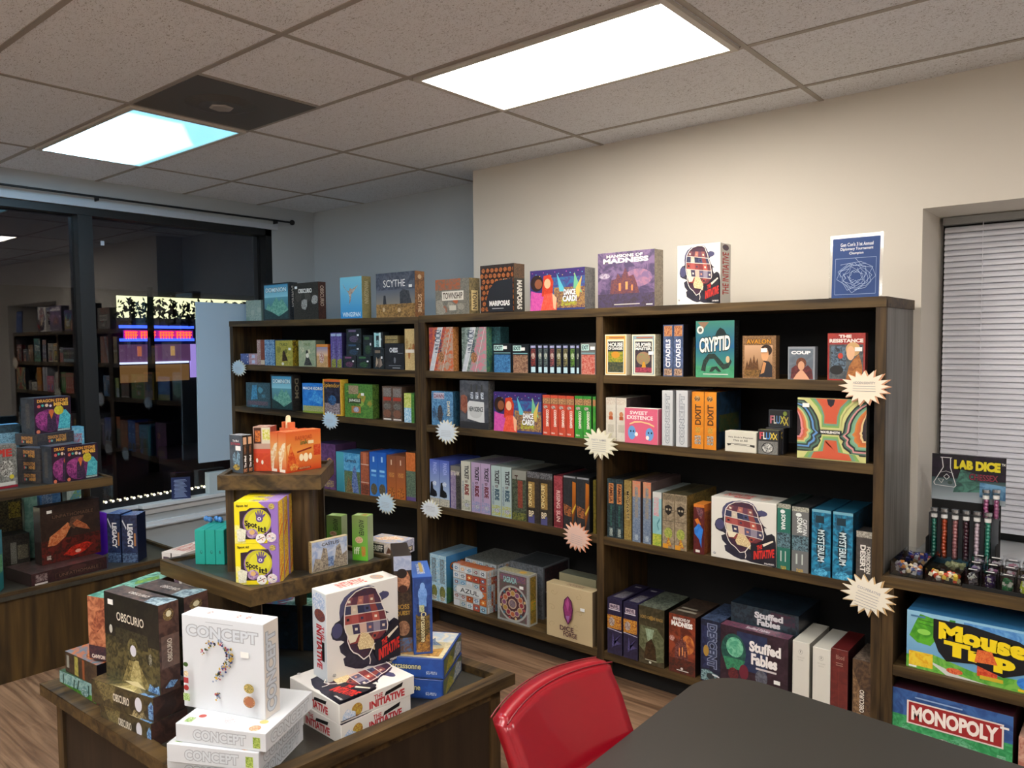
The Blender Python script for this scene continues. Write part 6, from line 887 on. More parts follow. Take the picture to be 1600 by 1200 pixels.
cols = [('#1f7a68', 'teal'), ('#c9542c', 'orange'), ('#b97a7c', 'dusty pink'), ('#4c2434', 'maroon'), ('#d9c4d0', 'pale pink'), ('#2c9c84', 'bright turquoise')]
for x, (c, nm_) in zip(xs, cols):
    t0 = ony(x, 797+(x-1460)*.10, yd+.025)
    tube((t0.x, yd+.025, zd+.021), t0.z-zd-.021, c, c, f'clear dice tube filled with {nm_} dice in the front row of the flask display')
for x, nm_ in ((1541, 'left'), (1557, 'right')):
    t0 = ony(x, 769, yd+.09); tube((t0.x, yd+.09, zd+.09), t0.z-zd-.09, '#b0588c', '', f'{nm_} of two magenta dice tubes standing in the rear row of the flask display')
# papers on the sill
m = MB(); m.prism([(-.50, 4.05), (-.40, 4.02), (-.30, 4.2), (-.42, 4.24)], zd, zd+.03); o = m.build('paper_stack', plain('paper_white', '#c9ccd0', .6)); tag(o, 'stack of white paper on the window sill right of the dice tube display', 'paper')

# ============================================================ starburst shelf cards
def star(px, py, rx, ry, c1, c2, label, sp=18, Y=3.494, ang=0, titl=None, n=4, seed=0):
    rnd = random.Random(seed+int(px)); c = ony(px, py, Y) if px > 660 or True else None
    if px < 655:
        c = onu1(px, py, -.012)
    ex = (ony(px+rx, py, Y)-ony(px, py, Y)).x if px >= 655 else (onu1(px+rx, py, -.012)-c).length
    ez = (ony(px, py-ry, Y)-ony(px, py, Y)).z if px >= 655 else (onu1(px, py-ry, -.012)-c).length
    o = empty('star_card', c); o.rotation_euler.z = 0 if px >= 655 else math.atan(SL); tag(o, label, 'shelf label')
    prof_ = []
    for i in range(sp*2):
        a = 2*math.pi*i/(sp*2)+.09; r = (1 if i % 2 == 0 else .70)*rnd.uniform(.92, 1.04) if i % 2 == 0 else .64*rnd.uniform(.95, 1.06); prof_.append((math.cos(a)*r, math.sin(a)*r))
    def lay(s, y0_, y1_, m, nm, off=(0, 0)):
        mb = MB(); k = len(prof_); V = [((p[0]*s+off[0])*ex, (p[1]*s+off[1])*ez) for p in prof_]
        ca, sa = math.cos(ang), math.sin(ang); V = [(x*ca-z*sa, x*sa+z*ca) for x, z in V]
        mb.v = [(x, y0_, z) for x, z in V]+[(x, y1_, z) for x, z in V]+[(off[0]*ex, y0_, off[1]*ez), (off[0]*ex, y1_, off[1]*ez)]
        for i in range(k): j = (i+1) % k; mb.f += [(i, j, k+j, k+i), (2*k, j, i), (2*k+1, k+i, k+j)]
        return mb.build(nm, m, o)
    lay(1, -.002, .002, plain('star_back', c1, .6), 'backing')
    lay(.93, -.006, -.0025, plain('star_front', c2, .6), 'printed_star', (-.04, .02))
    V = []; F = []; mb = MB()
    ca, sa = math.cos(ang), math.sin(ang)
    for i in range(n+1):
        if i == 0 and not titl: continue
        zt = .22-.13*i; wd = (.42 if i else .3)*rnd.uniform(.85, 1); h_ = .011 if i else .04
        if i == 0:
            v2, f2 = text_mesh(titl, .01); mxx = max(q[0] for q in v2); mnn = min(q[0] for q in v2); myy = max(q[1] for q in v2); b = len(mb.v)
            for q in v2: X = ((q[0]-mnn)/(mxx-mnn)*2-1)*.40*ex-.04*ex; Z = (.2+q[1]/myy*.12)*ez; mb.v.append((X*ca-Z*sa, -.0075, X*sa+Z*ca))
            mb.f += [tuple(b+j for j in f) for f in f2]; continue
        b = len(mb.v)
        for X, Z in ((-wd, zt-h_), (wd, zt-h_), (wd, zt+h_), (-wd, zt+h_)): X *= ex; Z *= ez; mb.v.append((X*ca-Z*sa-.04*ex, -.0075, X*sa+Z*ca))
        mb.f.append((b, b+1, b+2, b+3))
    me = bpy.data.meshes.new('text_lines'); me.from_pydata(mb.v, [], mb.f); obj('text_lines', me, plain('faint_ink', '#a0a0a4', .7), o)
star(373.5, 575, 12.5, 13, '#cfd0c0', '#b9cedb', 'small pale blue starburst card at the left end of the left bookcase', n=3)
star(516.5, 657, 14, 14.5, '#c4ccd0', '#b4cbdc', 'pale blue starburst card on the left bookcase, above the blue castle carton', n=3)
star(604, 787, 16, 18, '#cdccb8', '#bcd0de', 'pale blue starburst card near the right end of the left bookcase fourth shelf', n=4)
star(674.5, 796, 18, 15.5, '#d2ccb0', '#d3d8dc', 'white starburst card at the left end of the double bookcase third shelf', n=3, titl='STRATEGY')
star(698.5, 675, 19, 20, '#d8cfae', '#cfd8e0', 'white starburst card with a yellow edge under the small blue hero carton', n=4)
star(938, 694, 29, 25, '#cfcbb0', '#e0dcc8', 'cream starburst card on the centre divider of the double bookcase', n=5, titl='PARTY GAMES', sp=16)
star(903, 839, 24, 24, '#d9926c', '#d8b4a4', 'salmon pink starburst card by the divider, below the black and orange spines', n=5, ang=-.12)
star(1352.5, 606, 44, 30, '#e0a884', '#efe2cc', 'large cream and peach starburst card beneath the blond person portrait carton', n=3, titl='HIDDEN IDENTITY', sp=17)
star(1358, 931, 47, 34, '#c9a878', '#e6dfcd', 'large cream starburst card at the low right corner of the double bookcase', n=6, titl='COOPERATIVE', sp=17, ang=-.22)

# ============================================================ island: base tier
bz = BZ-.03+.0   # recessed surface
bs = -1.33
def stack_corner(zb, L, F, R_, h, arts, body, label, use='L', w=None, d=None, m=WRAP, st=None, group=None):
    """L,F,R_ are top-face corner pixels; the carton's top lies on zb+h"""
    return corner(zb+h, L, F, R_, None, arts, body, label, use, w, d, h, st, m, group, lift=-h)
# white question mark cartons: three lying, one standing
CW = {'all': '#cdd1d6'}
tz = -1.155
ob, w_, d_, h_, a_ = stack_corner(tz-.057, (274, 1130), (415, 1147), (487, 1080), .057, flat_concept(), CW, 'lying white carton directly beneath the standing question mark carton', m=CARD)
stack_corner(tz-.115, (263, 1162), (404, 1177), (485, 1112), .057, flat_concept(), CW, 'lying white carton with outlined letters, second down in the white stack', m=CARD, w=w_, d=d_)
stack_corner(bs, (268, 1186), (402, 1202), (486, 1137), tz-.116-bs, flat_concept(), CW, 'lying white carton at the bottom of the white stack on the island base', m=CARD, w=w_, d=d_)
corner(tz, (288, 1103), (415, 1126), (433, 1108), 976, concept(), {'all': '#cfd4da', 'right': '#d6d0c9'}, 'standing white carton with a question mark made of tiny pictures', m=CARD, st=(.78, .66), d=.075)
# hatted head cartons
IW = {'all': '#dddad5'}
it = bs+.135
stack_corner(it-.067, (447, 1060), (530, 1102), (647, 1055), .067, flat_initiative(), IW, 'upper lying white carton with red lettering, under the standing hatted head carton', use='R', m=CARD)
stack_corner(bs, (462, 1095), (533, 1134), (651, 1081), it-.068-bs, flat_initiative(), IW, 'lower lying white carton with red lettering at the island front right', use='R', m=CARD, w=.30, d=.30)
ad = initiative(); fr = ad.pop('front')
corner(it, (494, 1053), (512, 1068), (623.5, 1030), 929, dict(right=fr, front=[Tt('INITIATIVE', .28, .12, .66, .62, '#b92c34', -90, bold=.045), Tt('THE', .66, .46, .84, .62, '#b92c34', -90), Rr(.66, .22, .84, .44, K_), Ee(.5, .88, .45, .10, '#7f9fc9', '#e0e0e4', 90), Ee(.55, .73, .38, .07, '#8c4a2c', '#38324a', 120)],
       top=[Tt('INITIATIVE', .2, .25, .75, .62, '#c2473c', 90), Ee(.5, .8, .3, .08, '#d9a15c', '#7a9bb5', 120)]), {'all': '#dcd9d4', 'front': '#c9d0d6'}, 'standing white carton with a dark hatted head full of rooms, on the island base', use='R', m=CARD)
# tall dark hall cartons
oz = bs+.166
stack_corner(bs+.083, (153, 1064), (239, 1092), (289, 1065), .082, flat_obscurio(), '#2b2119', 'upper lying dark carton with pale lettering under the standing dark hall carton', w=.33)
stack_corner(bs, (161, 1099), (236, 1132), (288, 1105), .082, flat_obscurio(), '#241c16', 'lower lying dark carton with pale lettering at the island front left', w=.30)
corner(oz, (167, 1055), (251.5, 1087), (286, 1075), 946.5, obscurio(), {'all': '#221d1a', 'front': '#1c1c1b'}, 'standing black carton with pale lettering and an arched hall picture, front left of the island', st=(.14, .90))
corner(oz, (215, 1034), (291, 1058), (325, 1043), 934, obscurio(), {'all': '#221d1a'}, 'second dark hall carton standing behind the front one, its right side showing', d=.10)
corner(oz, (140, 1028), (169, 1034), (260, 985), 935, dict(front=[Rr(0, 0, 1, 1, '#8a4c34', '#c4805c', 18), Rr(0, 0, 1, .22, '#2c2030', '#4a2c34', 30), Pp([(.1, .5), (.5, .75), (.9, .9), (.9, .6), (.4, .4)], '#7a3c2c', '#b06a4a', 30), Tt('CANYON', .15, .02, .85, .08, '#e0d4c8', bold=.04)], top=[Rr(0, 0, 1, 1, '#3c7c6c', '#8cc4b0', 18), Pp([(.3, .6), (.5, .9), (.9, .8), (.6, .5)], '#8fb03c', '#4c8a5c', 30)]), {'all': '#4a3430'}, 'carton with an orange canyon spine and green top beside the black hall carton', d=.32)
g1 = bs+.076
stack_corner(g1, (105, 1019), (151, 1040), (172, 1030), .08, dict(front=[Rr(0, 0, 1, 1, '#2c241f', '#4a3a2c', 25), Rr(.05, .25, .13, .85, '#8a8c84'), Rr(.3, .05, .42, .95, '#7a7a3c', '#a8a04c', 30), Rr(.55, .0, .62, .95, '#8a4c2c')], right=[Rr(0, 0, 1, 1, '#18141a'), Tt('CAVE', .3, .3, .8, .6, '#c9c4cc', 90)], top=[Rr(0, 0, 1, 1, '#c4703c', '#6a7c8a', 22), Ee(.6, .3, .2, .2, '#d98a4c', '#8a4424', 40)]), '#241c18', 'small lying dark carton with an orange top at the left rear of the island base', d=.17, w=.24)
stack_corner(bs, (97, 1049), (149.5, 1072), (168, 1062), .075, dict(front=[Rr(0, 0, 1, .5, '#4c8434', '#6aa040', 20), Rr(0, .4, 1, 1, '#5a8484', '#8fb0ac', 30), Ll([(.1, .4), (.12, .9)], .03, '#2c4c44'), Ll([(.4, .35), (.42, .85)], .03, '#2c4c44'), Ll([(.5, .4), (.55, .9)], .03, '#26443c'), Ll([(.8, .3), (.82, .85)], .03, '#2c4c44'), Ee(.7, .4, .1, .2, '#a9c0c4', '#4c7468', 60)], right=[Rr(0, 0, 1, 1, '#8a3c34', '#6a7c74', 40)]), '#3a5c44', 'small lying green forest carton at the left edge of the island base', d=.17, w=.26)
# blue tile game cartons
c1 = bs+.078
stack_corner(c1, (604, 1025), (693, 1031), (723, 987), .075, flat_carc(), {'all': '#244488'}, 'upper lying bright blue carton with a countryside picture on its lid', use='L', w=.26, d=.27)
stack_corner(bs, (604, 1057), (692, 1064), (723, 1017), .075, flat_carc(), {'all': '#203e80'}, 'lower lying bright blue carton beneath the countryside picture one', use='L', w=.26, d=.27)
cz_ = bs+.154
corner(cz_, (648, 1019), (676.5, 1021), (672, 1001), 901, dict(front=carc_spine(), top=[Rr(0, 0, 1, 1, '#3c64b0'), Rr(.3, .2, .7, .8, '#c9cfd8', '#3c64b0', 90), Rr(.45, .3, .62, .9, '#b09a5c')]), {'all': '#26478f', 'top': '#4068b4'}, 'tall standing blue spine with gold vertical lettering on the island base', d=.22, use='R')
corner(cz_-.0, (620, 1015), (645, 1018), (640.5, 998), 868, dict(front=[Rr(0, .85, 1, 1, '#8f9cb8', '#a8b0c4', 20), Ee(.5, .74, .42, .12, '#8a5c44', '#c98c68', 40), Ee(.45, .82, .3, .05, '#26201f'), Ee(.5, .66, .25, .04, '#3c2420'), Rr(0, .38, 1, .62, '#2c2420', '#4a3a2c', 40), Tt('BOSS', .15, .45, .85, .50, '#a8843c'), Tt('QUEST', .1, .38, .9, .43, '#b08c3c'), Ee(.5, .25, .35, .08, '#7a5440', '#a87c5c', 50), Rr(0, 0, 1, .15, '#6a4c3c', '#4a6a94', 40)]), {'all': '#2c2420'}, 'tall standing carton with a grinning bearded face spine, left of the tall blue spine', d=.20, use='R')
# cartons behind, under the middle tier
corner(bs, (411, 1012), (500, 1018), (520, 985), 948, dict(front=[Rr(0, 0, 1, 1, '#0f1c26', '#16283a', 15), Rr(.05, .8, .18, .92, '#2c3c44'), Ee(.4, .8, .06, .06, '#2c2430'), Ee(.42, .35, .04, .05, '#2a3440')], top=[Rr(0, 0, .45, 1, '#3a84a4', '#a83c4c', 20), Rr(.4, 0, 1, 1, '#2c6c5c', '#8fb4a0', 25), Ll([(.3, .2), (.5, .8)], .06, '#cfe0dc')]), '#101c24', 'dark navy carton with a colourful lid standing under the middle tier', d=.10)
corner(bs, (440, 985), (520, 992), (540, 965), 905, dict(front=[Rr(0, 0, .35, 1, '#8c2c34', '#5c2428', 20), Rr(.35, 0, 1, 1, '#1c4a3c', '#2c6a50', 15), Rr(.28, .6, .42, .85, '#3a4c54', '#1c2428', 60)]), '#1c3c34', 'red and green carton behind the dark navy one under the middle tier', d=.08)
corner(bs, (258, 1020), (288, 1026), (314, 1000), 866, dict(front=[Rr(0, 0, 1, 1, '#c9c6c4'), Rr(.46, 0, .52, 1, '#2c2a2c')]+[Tt('ROOT', .1+.5*k, .55, .36+.5*k, .95, '#5c4a5c', -90, '#4a4048', .04) for k in range(2)], top=[Rr(0, 0, 1, 1, '#d0c8c0'), Tt('ROBIN', .1, .2, .9, .8, '#a85c50')]), '#b9b4b0', 'pale carton pair with dark lettering seen behind the middle tier, left', d=.2)

# ============================================================ island: middle tier
ms = MZ-.02
for i, (x0, x1) in enumerate(((305.5, 321), (321.5, 337), (337.5, 351))):
    z0 = 882+ i*.3
    corner(ms, (x0, z0), (x1, z0+.3), (x1+14, z0-16), 828, dict(front=[Ee(.62 if i < 2 else .5, .36, .12, .05, '#1c6a62'), Ee(.64, .37, .07, .03, '#2f9c92')]), '#1f9c90', ['leftmost', 'second', 'third'][i]+' of three turquoise gift cartons with blue bows on the middle tier', d=.16, group='turquoise gift cartons', name='gift_box', m=CARD)
for x in (327, 343):
    p = onz(x, 868, ms); q = ray(x, 826); k = math.hypot(p.x, p.y)/math.hypot(q.x, q.y); zt = ms+.145
    b = empty('gift_bow', (p.x, p.y+.0, zt+H-.002)); tag(b, ('left' if x < 330 else 'right')+' blue ribbon bow on the turquoise gift cartons', 'bow')
    m = MB(); m.ball((-.014, 0, .012), .015, 10, 6); m.ball((.014, 0, .012), .015, 10, 6); m.v = [(v[0], v[1]*.7, v[2]*.8) for v in m.v]; m.build('loops', plain('blue_ribbon', '#3c78b8', .35), b, smooth=True)
SP = {'all': '#d6c41c', 'right': '#cfa01e'}
wsp = (onz(437, 913, ms)-onz(369, 914, ms)).length
o1, w1_, d1_, h1_, a1_ = corner(ms, (369, 914), (437, 913), (450, 894), 849, spotit(), SP, 'lower front yellow and purple card tin carton with a hand logo on the middle tier', m=CARD, d=.062)
def yel(rank, dx, level, label):
    e = Vector((math.cos(a1_), math.sin(a1_), 0)); n_ = Vector((-e.y, e.x, 0)); p = o1.location+n_*(.064*rank)+e*dx
    me = o1.data; place(me, (p.x, p.y, ms+H+.0005+(h1_+.001)*level), a1_, label, None)
yel(0, 0, 1, 'upper front yellow and purple card tin carton with a slanted title, middle tier')
yel(1, 0, 0, 'lower yellow and purple carton directly behind the lower front one')
yel(1, 0, 1, 'upper yellow and purple carton directly behind the upper front one')
yel(2, 0.004, 0, 'lower yellow and purple carton at the back of the row, middle tier')
yel(2, 0.004, 1, 'upper yellow and purple carton at the back of the row, middle tier')
cs = castle()
corner(ms, (481, 896), (487, 897), (544, 882.5), 848, dict(right=cs, front=[Rr(0, 0, 1, 1, '#a89468', '#7a6848', 60)]), {'all': '#b0a484'}, 'small standing carton with a stone castle picture at the middle tier front edge', use='R', m=CARD, w=.018)
gs = lambda: [Rr(0, 0, 1, 1, ('#5cae2c', '#7a8c54')), Ee(.45, .46, .25, .075, '#c9b48c'), Ee(.45, .46, .21, .062, '#a85c4a', '#dcc4a0', 150), Tt('ANSWER', .45, .55, .78, .92, '#2c3c26', -90, bold=.02), Tt('iff', .12, .14, .48, .30, '#d9e6c4'), Rr(.6, .1, .86, .32, '#c4502c', '#8aa03c', 150)]
corner(ms, (551, 875), (575, 877), (583, 868), 807, dict(front=gs(), top=[Tt('iff', .1, .2, .45, .7, '#c9dcb0'), Rr(.5, .2, .85, .75, '#b0623c', '#7a9040', 120)]), {'all': '#6a9a3c', 'right': '#8a9a78', 'top': '#8aa860'}, 'front green carton standing on the middle tier beside the castle carton', d=.05)
corner(ms, (511, 856), (534, 858), (541, 850), 807, dict(front=gs(), top=[Tt('iff', .1, .2, .45, .7, '#c9dcb0')]), {'all': '#5c843a', 'right': '#7a8a68', 'top': '#8aa860'}, 'rear green carton standing behind the castle carton on the middle tier', d=.05)
corner(ms, (582, 866), (620, 872), (648, 861), 846, dict(front=[Rr(0, 0, 1, 1, '#a8a09c', '#c9bcb0', 40), Rr(.05, .2, .62, .85, '#1c1a1c'), Tt('SHERIFF', .10, .3, .58, .75, '#e0dcd4', bold=.03), Pp([(.68, .2), (.75, .7), (.88, .3)], '#5c3c2c')], right=[Rr(0, 0, 1, 1, '#8a90a8', '#b4b4c0', 40), Rr(.1, .1, .9, .5, '#2c2420'), Tt('SHERIFF', .14, .15, .86, .44, '#dccfb0', bold=.03)], top=[Rr(0, 0, 1, 1, '#b9a894', '#8a94b0', 30), Pp([(.1, .4), (.5, .9), (.9, .7), (.4, .2)], '#c98c4c', '#e0d4c4', 60)]), {'all': '#a8a4a8'}, 'lying pale carton with a black lettered band at the right corner of the middle tier', use='L', m=CARD, w=.17, h=.055, d=.12)

# ============================================================ island: top tier
ts = TZ-.012
mind = lambda: [Rr(0, 0, 1, 1, '#1a1614'), Rr(.15, .76, .85, .95, '#c9a080'), Rr(.1, .02, .9, .12, '#c98c68', '#1a1614', 120), Tt('The Mind', .28, .14, .72, .46, '#ecebe8', 90, bold=.05), Rr(.3, .5, .7, .74, '#8a5c40', '#1a1614', 200)]
om, w_, d_, h_, a_ = corner(ts, (360, 737.5), (380, 740), (389, 739), 681, dict(front=[Rr(0, 0, 1, 1, '#3f474f', '#4a525c', 14), Pp([(.3, .1), (.2, .45), (.4, .55), (.5, .3), (.6, .6), (.8, .5), (.7, .1)], '#7fa0b4', '#4a5c6c', 60), Ee(.5, .15, .25, .08, '#c9a83c', '#4c4a44', 60), Tt('The Mind', .25, .82, .72, .88, '#dfe2e4'), Tt('EXTREME', .12, .74, .85, .80, '#a8404c')], right=mind(), top=[Rr(0, 0, 1, 1, '#c9c9cc', '#77777c', 60)]), {'all': '#c9c8ca'}, 'front slim grey and black card carton at the left corner of the top tier', use='L', m=CARD, st=(.72, .66))
n_ = Vector((-math.sin(a_), math.cos(a_), 0)); place(om.data, om.location+n_*(d_+.002), a_, 'second slim black card carton directly behind the grey fronted one on the top tier')
corner(ts, (397, 736), (424, 736), (430, 722), 667, dict(front=[Rr(0, .0, 1, .45, '#b83a1c', '#c4481f', 14), Rr(0, .45, 1, 1, '#b49484'), Rr(.04, .62, .46, .98, '#3c1c14'), Rr(.1, .66, .42, .92, '#7a3c1c', '#c9702c', 60), Rr(.5, .62, .97, .98, '#c9c4b0'), Rr(.55, .7, .97, .94, '#b9b83c', '#d9d4a4', 60), Rr(.0, .40, 1, .5, '#c4442c'), Ee(.2, .24, .06, .05, '#d9d4c8'), Ee(.5, .2, .06, .05, '#d9d4c8')], top=[Rr(0, 0, 1, 1, '#8a4434', '#c9b0a0', 30)]), {'all': '#8c3c2c'}, 'red and cream carton with small picture panels behind the orange cartons', d=.07, m=CARD)
sk = lambda: [Rr(0, .5, 1, 1, ('#d9a05c', '#c4562c')), Rr(0, 0, 1, .52, ('#c4441c', '#d9a868')), Pp([(.1, .08), (.05, .5), (.6, .72), (.95, .75), (.7, .4), (.5, .3), (.4, .05)], '#ddd2b8', '#d4a878', 30), Rr(.15, .01, .85, .08, '#e4dcd0')]
ink = [Rr(0, .45, 1, 1, ('#d98c3c', '#cf5c28')), Rr(0, 0, 1, .48, ('#bf3c18', '#d98438')), Pp([(.02, .05), (.05, .4), (.13, .66), (.22, .42), (.32, .4), (.35, .1)], '#bf4018', '#d9702c', 30), Pp([(.02, .66), (.13, .72), (.05, .42)], '#e0b070'), Ee(.42, .34, .06, .09, '#ecd9b4'), Ee(.55, .33, .07, .11, '#ecd9b4'), Ee(.68, .34, .05, .08, '#ecd9b4'), Pp([(.3, .50), (.72, .58), (.72, .54), (.3, .46)], '#8c2c14'), Rr(.78, .35, .98, .62, '#b8340f', '#c9542c', 40), Tt('RAILROAD', .26, .78, .74, .88, '#a83c1c', .1, bold=-.005), Tt('ink', .40, .66, .62, .78, '#4c6a2c', .1, bold=.01), Rr(.62, .66, .78, .74, '#e6cfa4'), Ee(.2, .12, .12, .09, '#d9a04c', '#c4501c', 60), Rr(.32, .05, .68, .10, '#7c1c0c'), Tt('EDITION', .35, .055, .65, .095, '#d9a070')]
corner(ts, (436, 738), (448, 740), (502, 731), 676, dict(right=ink, front=sk(), top=[Rr(0, 0, 1, 1, '#c4502c', '#d98c4c', 30)]), {'all': '#c4501f'}, 'orange carton with a bridge and tram picture facing right on the top tier', use='R', m=CARD)
corner(ts, (422, 736.5), (435, 738), (489, 729), 676, dict(right=ink, front=sk()), {'all': '#c4501f'}, 'second orange carton directly left of the bridge picture one, only its spine showing', use='R', m=CARD)
p = onz(452, 724, ts)
tp_ = empty('display_topper', (p.x, p.y, ts+H)); tag(tp_, 'small orange display with a cream peg sticking up behind the orange cartons', 'display')
q1 = ray(452, 648); k = math.hypot(p.x, p.y)/math.hypot(q1.x, q1.y); ht = k*q1.z-ts
m = MB(); m.box(-.035, -.02, 0, .035, .02, ht-.055); m.box(-.028, -.014, ht-.055, -.014, .014, ht-.03); m.box(.014, -.014, ht-.055, .028, .014, ht-.03); m.build('orange_stand', plain('orange_card', '#d96a3c', .5), tp_)
m = MB(); m.tube((0, 0, ht-.06), (0, 0, ht-.012), .0125, 12, .0105); m.ball((0, 0, ht-.012), .0105, 12, 6); m.build('cream_peg', plain('cream_peg', '#e6c9a0', .45), tp_, smooth=True)

# ============================================================ window bench
b2 = BT-.02
corner(b2, (169.5, 879), (190, 879.5), (197, 864), 803, dict(front=spine('#151e3c', '#26365c', 'LEGACY', '#e4e6ea', n=20, box=(.36, .30, .72, .82), bold=.05)+[Rr(.78, .35, .9, .62, '#b07a4c'), Rr(0, .0, 1, .2, '#5c7494', '#1c2a4c', 60), Ll([(.05, .9), (.3, .72)], .05, '#cfd4dc')], top=[Rr(0, 0, 1, 1, '#2c4c94', '#8aa8d4', 40)]), {'all': '#16203c', 'top': '#2c4c94'}, 'left of two tall navy blue spines with white vertical lettering on the window bench', d=.13, group='tall navy blue spines on the bench')
corner(b2, (192, 879.5), (216, 879), (225, 862), 805, dict(front=spine('#151e3c', '#26365c', 'LEGACY', '#e4e6ea', n=20, box=(.36, .30, .72, .82), bold=.05)+[Rr(.78, .35, .9, .62, '#b07a4c'), Rr(0, .0, 1, .2, '#5c7494', '#1c2a4c', 60), Ll([(.05, .9), (.3, .72)], .05, '#cfd4dc')], top=[Rr(0, 0, 1, 1, '#2c4c94', '#8aa8d4', 40)]), {'all': '#16203c', 'top': '#2c4c94'}, 'right of two tall navy blue spines with white vertical lettering on the window bench', d=.13, group='tall navy blue spines on the bench')
unf = [Rr(0, 0, 1, 1, '#241a18', '#33241f', 14), Rr(0, 0, 1, .4, '#2c1614', '#5c1c18', 20), Pp([(.1, .3), (.14, .46), (.3, .56), (.44, .66), (.5, .6), (.4, .42), (.24, .3)], '#a8542c', '#c98458', 30), Pp([(.5, .74), (.46, .6), (.55, .52), (.62, .62), (.72, .72), (.66, .78)], '#4c3428', '#6a4c3c', 40), Pp([(.52, .62), (.6, .68), (.76, .56), (.82, .46), (.7, .5), (.56, .56)], '#b06a44', '#8a4428', 30), Pp([(.35, .1), (.5, .22), (.75, .25), (.86, .2), (.7, .08), (.5, .05)], '#c42c1c', '#7a1c14', 30), Ee(.6, .12, .05, .03, '#e0a494'), Rr(.14, .74, .92, .85, '#3a2a22'), Rr(.15, .75, .91, .84, '#241a16'), Tt('UNFATHOMABLE', .19, .765, .88, .825, '#6a5040', bold=0), Rr(.08, .07, .15, .14, '#c9c0b8', '#4a342c', 90)]
corner(b2, (66, 914), (167, 888), (174, 872), 874, dict(front=[Rr(0, 0, 1, 1, '#2a1a1c', '#3c2224', 20), Rr(.3, .2, .92, .6, '#4a342c'), Rr(.31, .23, .91, .57, '#2a1a1a'), Tt('UNFATHOMABLE', .35, .28, .88, .52, '#7a5c4c', bold=0), Ee(.6, .72, .12, .2, '#4a2c2c'), Rr(.04, .06, .2, .2, '#c9c0bc'), Rr(.05, .3, .2, .85, '#3c1c20', '#8a7a78', 60)], top=[Rr(0, 0, 1, 1, '#3a2c2c', '#5c4444', 14)]), {'all': '#261818', 'top': '#4a3a3a'}, 'lying dark brown carton under the standing firelit figure carton on the window bench', use='L', w=.44, d=.30, h=.075)
corner(b2+.077, (66, 884), (158, 862), (163, 852), 777, dict(front=unf, top=[Rr(0, 0, 1, 1, '#2c2224', '#4c3c40', 20)]), {'all': '#241a18', 'top': '#3a3034'}, 'standing dark brown carton with a firelit crouching figure on the window bench', use='L', d=.08, st=(.14, .90))
pp = onx(147, 812, -5.30)
pd_ = empty('purple_disc', (pp.x, pp.y, b2+H)); pd_.rotation_euler.z = math.radians(0); tag(pd_, 'bright purple flying disc standing behind the firelit figure carton', 'disc')
rr = .15
m = MB(); m.tube((0, 0, rr), (.012, 0, rr), rr, 36); m.tube((-.012, 0, rr), (0, 0, rr), rr, 36); m.build('disc', plain('purple_plastic', '#6a1fc0', .35), pd_, bevel=.002)
pd_.rotation_euler.z = math.radians(-22)
corner(b2, (-30, 928), (0, 925), (14, 912), 832, dict(right=[Rr(0, 0, 1, 1, ('#2c8a8c', '#4aa0b8')), Rr(.1, .3, .9, .6, '#4aa86c', '#8cd0a0', 30)], front=[Rr(0, 0, 1, 1, ('#123c50', '#3aa0b0')), Pp([(.3, .3), (.7, .6), (.95, .5), (.8, .2)], '#3c9c5c', '#7cc48c', 30)]), {'all': '#1c5c6c', 'top': '#2c8a9c'}, 'teal carton cut off by the left picture edge on the window bench', use='L', d=.08)
def facing(x0, x1, yt, X, zb, arts, body, label, dep=.08, h=None, m=CARD):
    """carton facing the room from a plane parallel to the window wall"""
    a = onx(x0, yt, X); b = onx(x1, yt, X); w = b.y-a.y; h = h or a.z-(zb+H)
    place(printed('game_box', w, dep, h, arts, body, m), (X, (a.y+b.y)/2, zb+H+.0005), math.pi/2, label)
facing(-20, 34, 785, -5.58, b2, dict(front=[Rr(0, 0, 1, 1, '#28241f', '#5c5438', 40), Rr(.6, .7, .95, .95, '#a8943c', '#3a2c1c', 60)]), '#2a2620', 'dim standing olive carton beneath the riser shelf, far left')
facing(-10, 46, 842, -5.36, b2, dict(front=[Rr(0, 0, 1, 1, '#242220', '#3a3630', 40), Rr(.45, .2, .62, .8, '#8a8a80', '#3c3a34', 200), Rr(.65, .3, .95, .7, '#7a7460', '#2c2a24', 120)]), '#242220', 'small black carton with pale print lying under the riser shelf, far left', dep=.14)
facing(37, 58, 778, -5.60, b2, dict(front=[Rr(0, 0, 1, 1, '#7aa890', '#9cc4ac', 14)]), '#86b09c', 'pale green carton standing below the riser shelf at the left')
facing(61, 94, 764, -5.62, b2, dict(front=[Rr(0, 0, 1, 1, '#4a7cb0', '#6a9cc8', 20), Rr(.1, .75, .6, .95, '#a8bcd0', '#4a6c94', 60), Rr(.05, .6, .9, .7, '#8cb0d0')]), '#4474a4', 'blue carton behind the firelit figure carton, below the riser shelf')
facing(104, 141, 762, -5.62, b2, dict(front=[Rr(0, 0, 1, 1, '#a8b8b0', '#c4d0c4', 14), Pp([(.1, .8), (.4, .97), (.7, .9), (.3, .7)], '#8aa83c', '#4a8ab0', 40)]), '#a0b4ac', 'pale white and green carton behind the firelit figure carton, below the riser shelf')
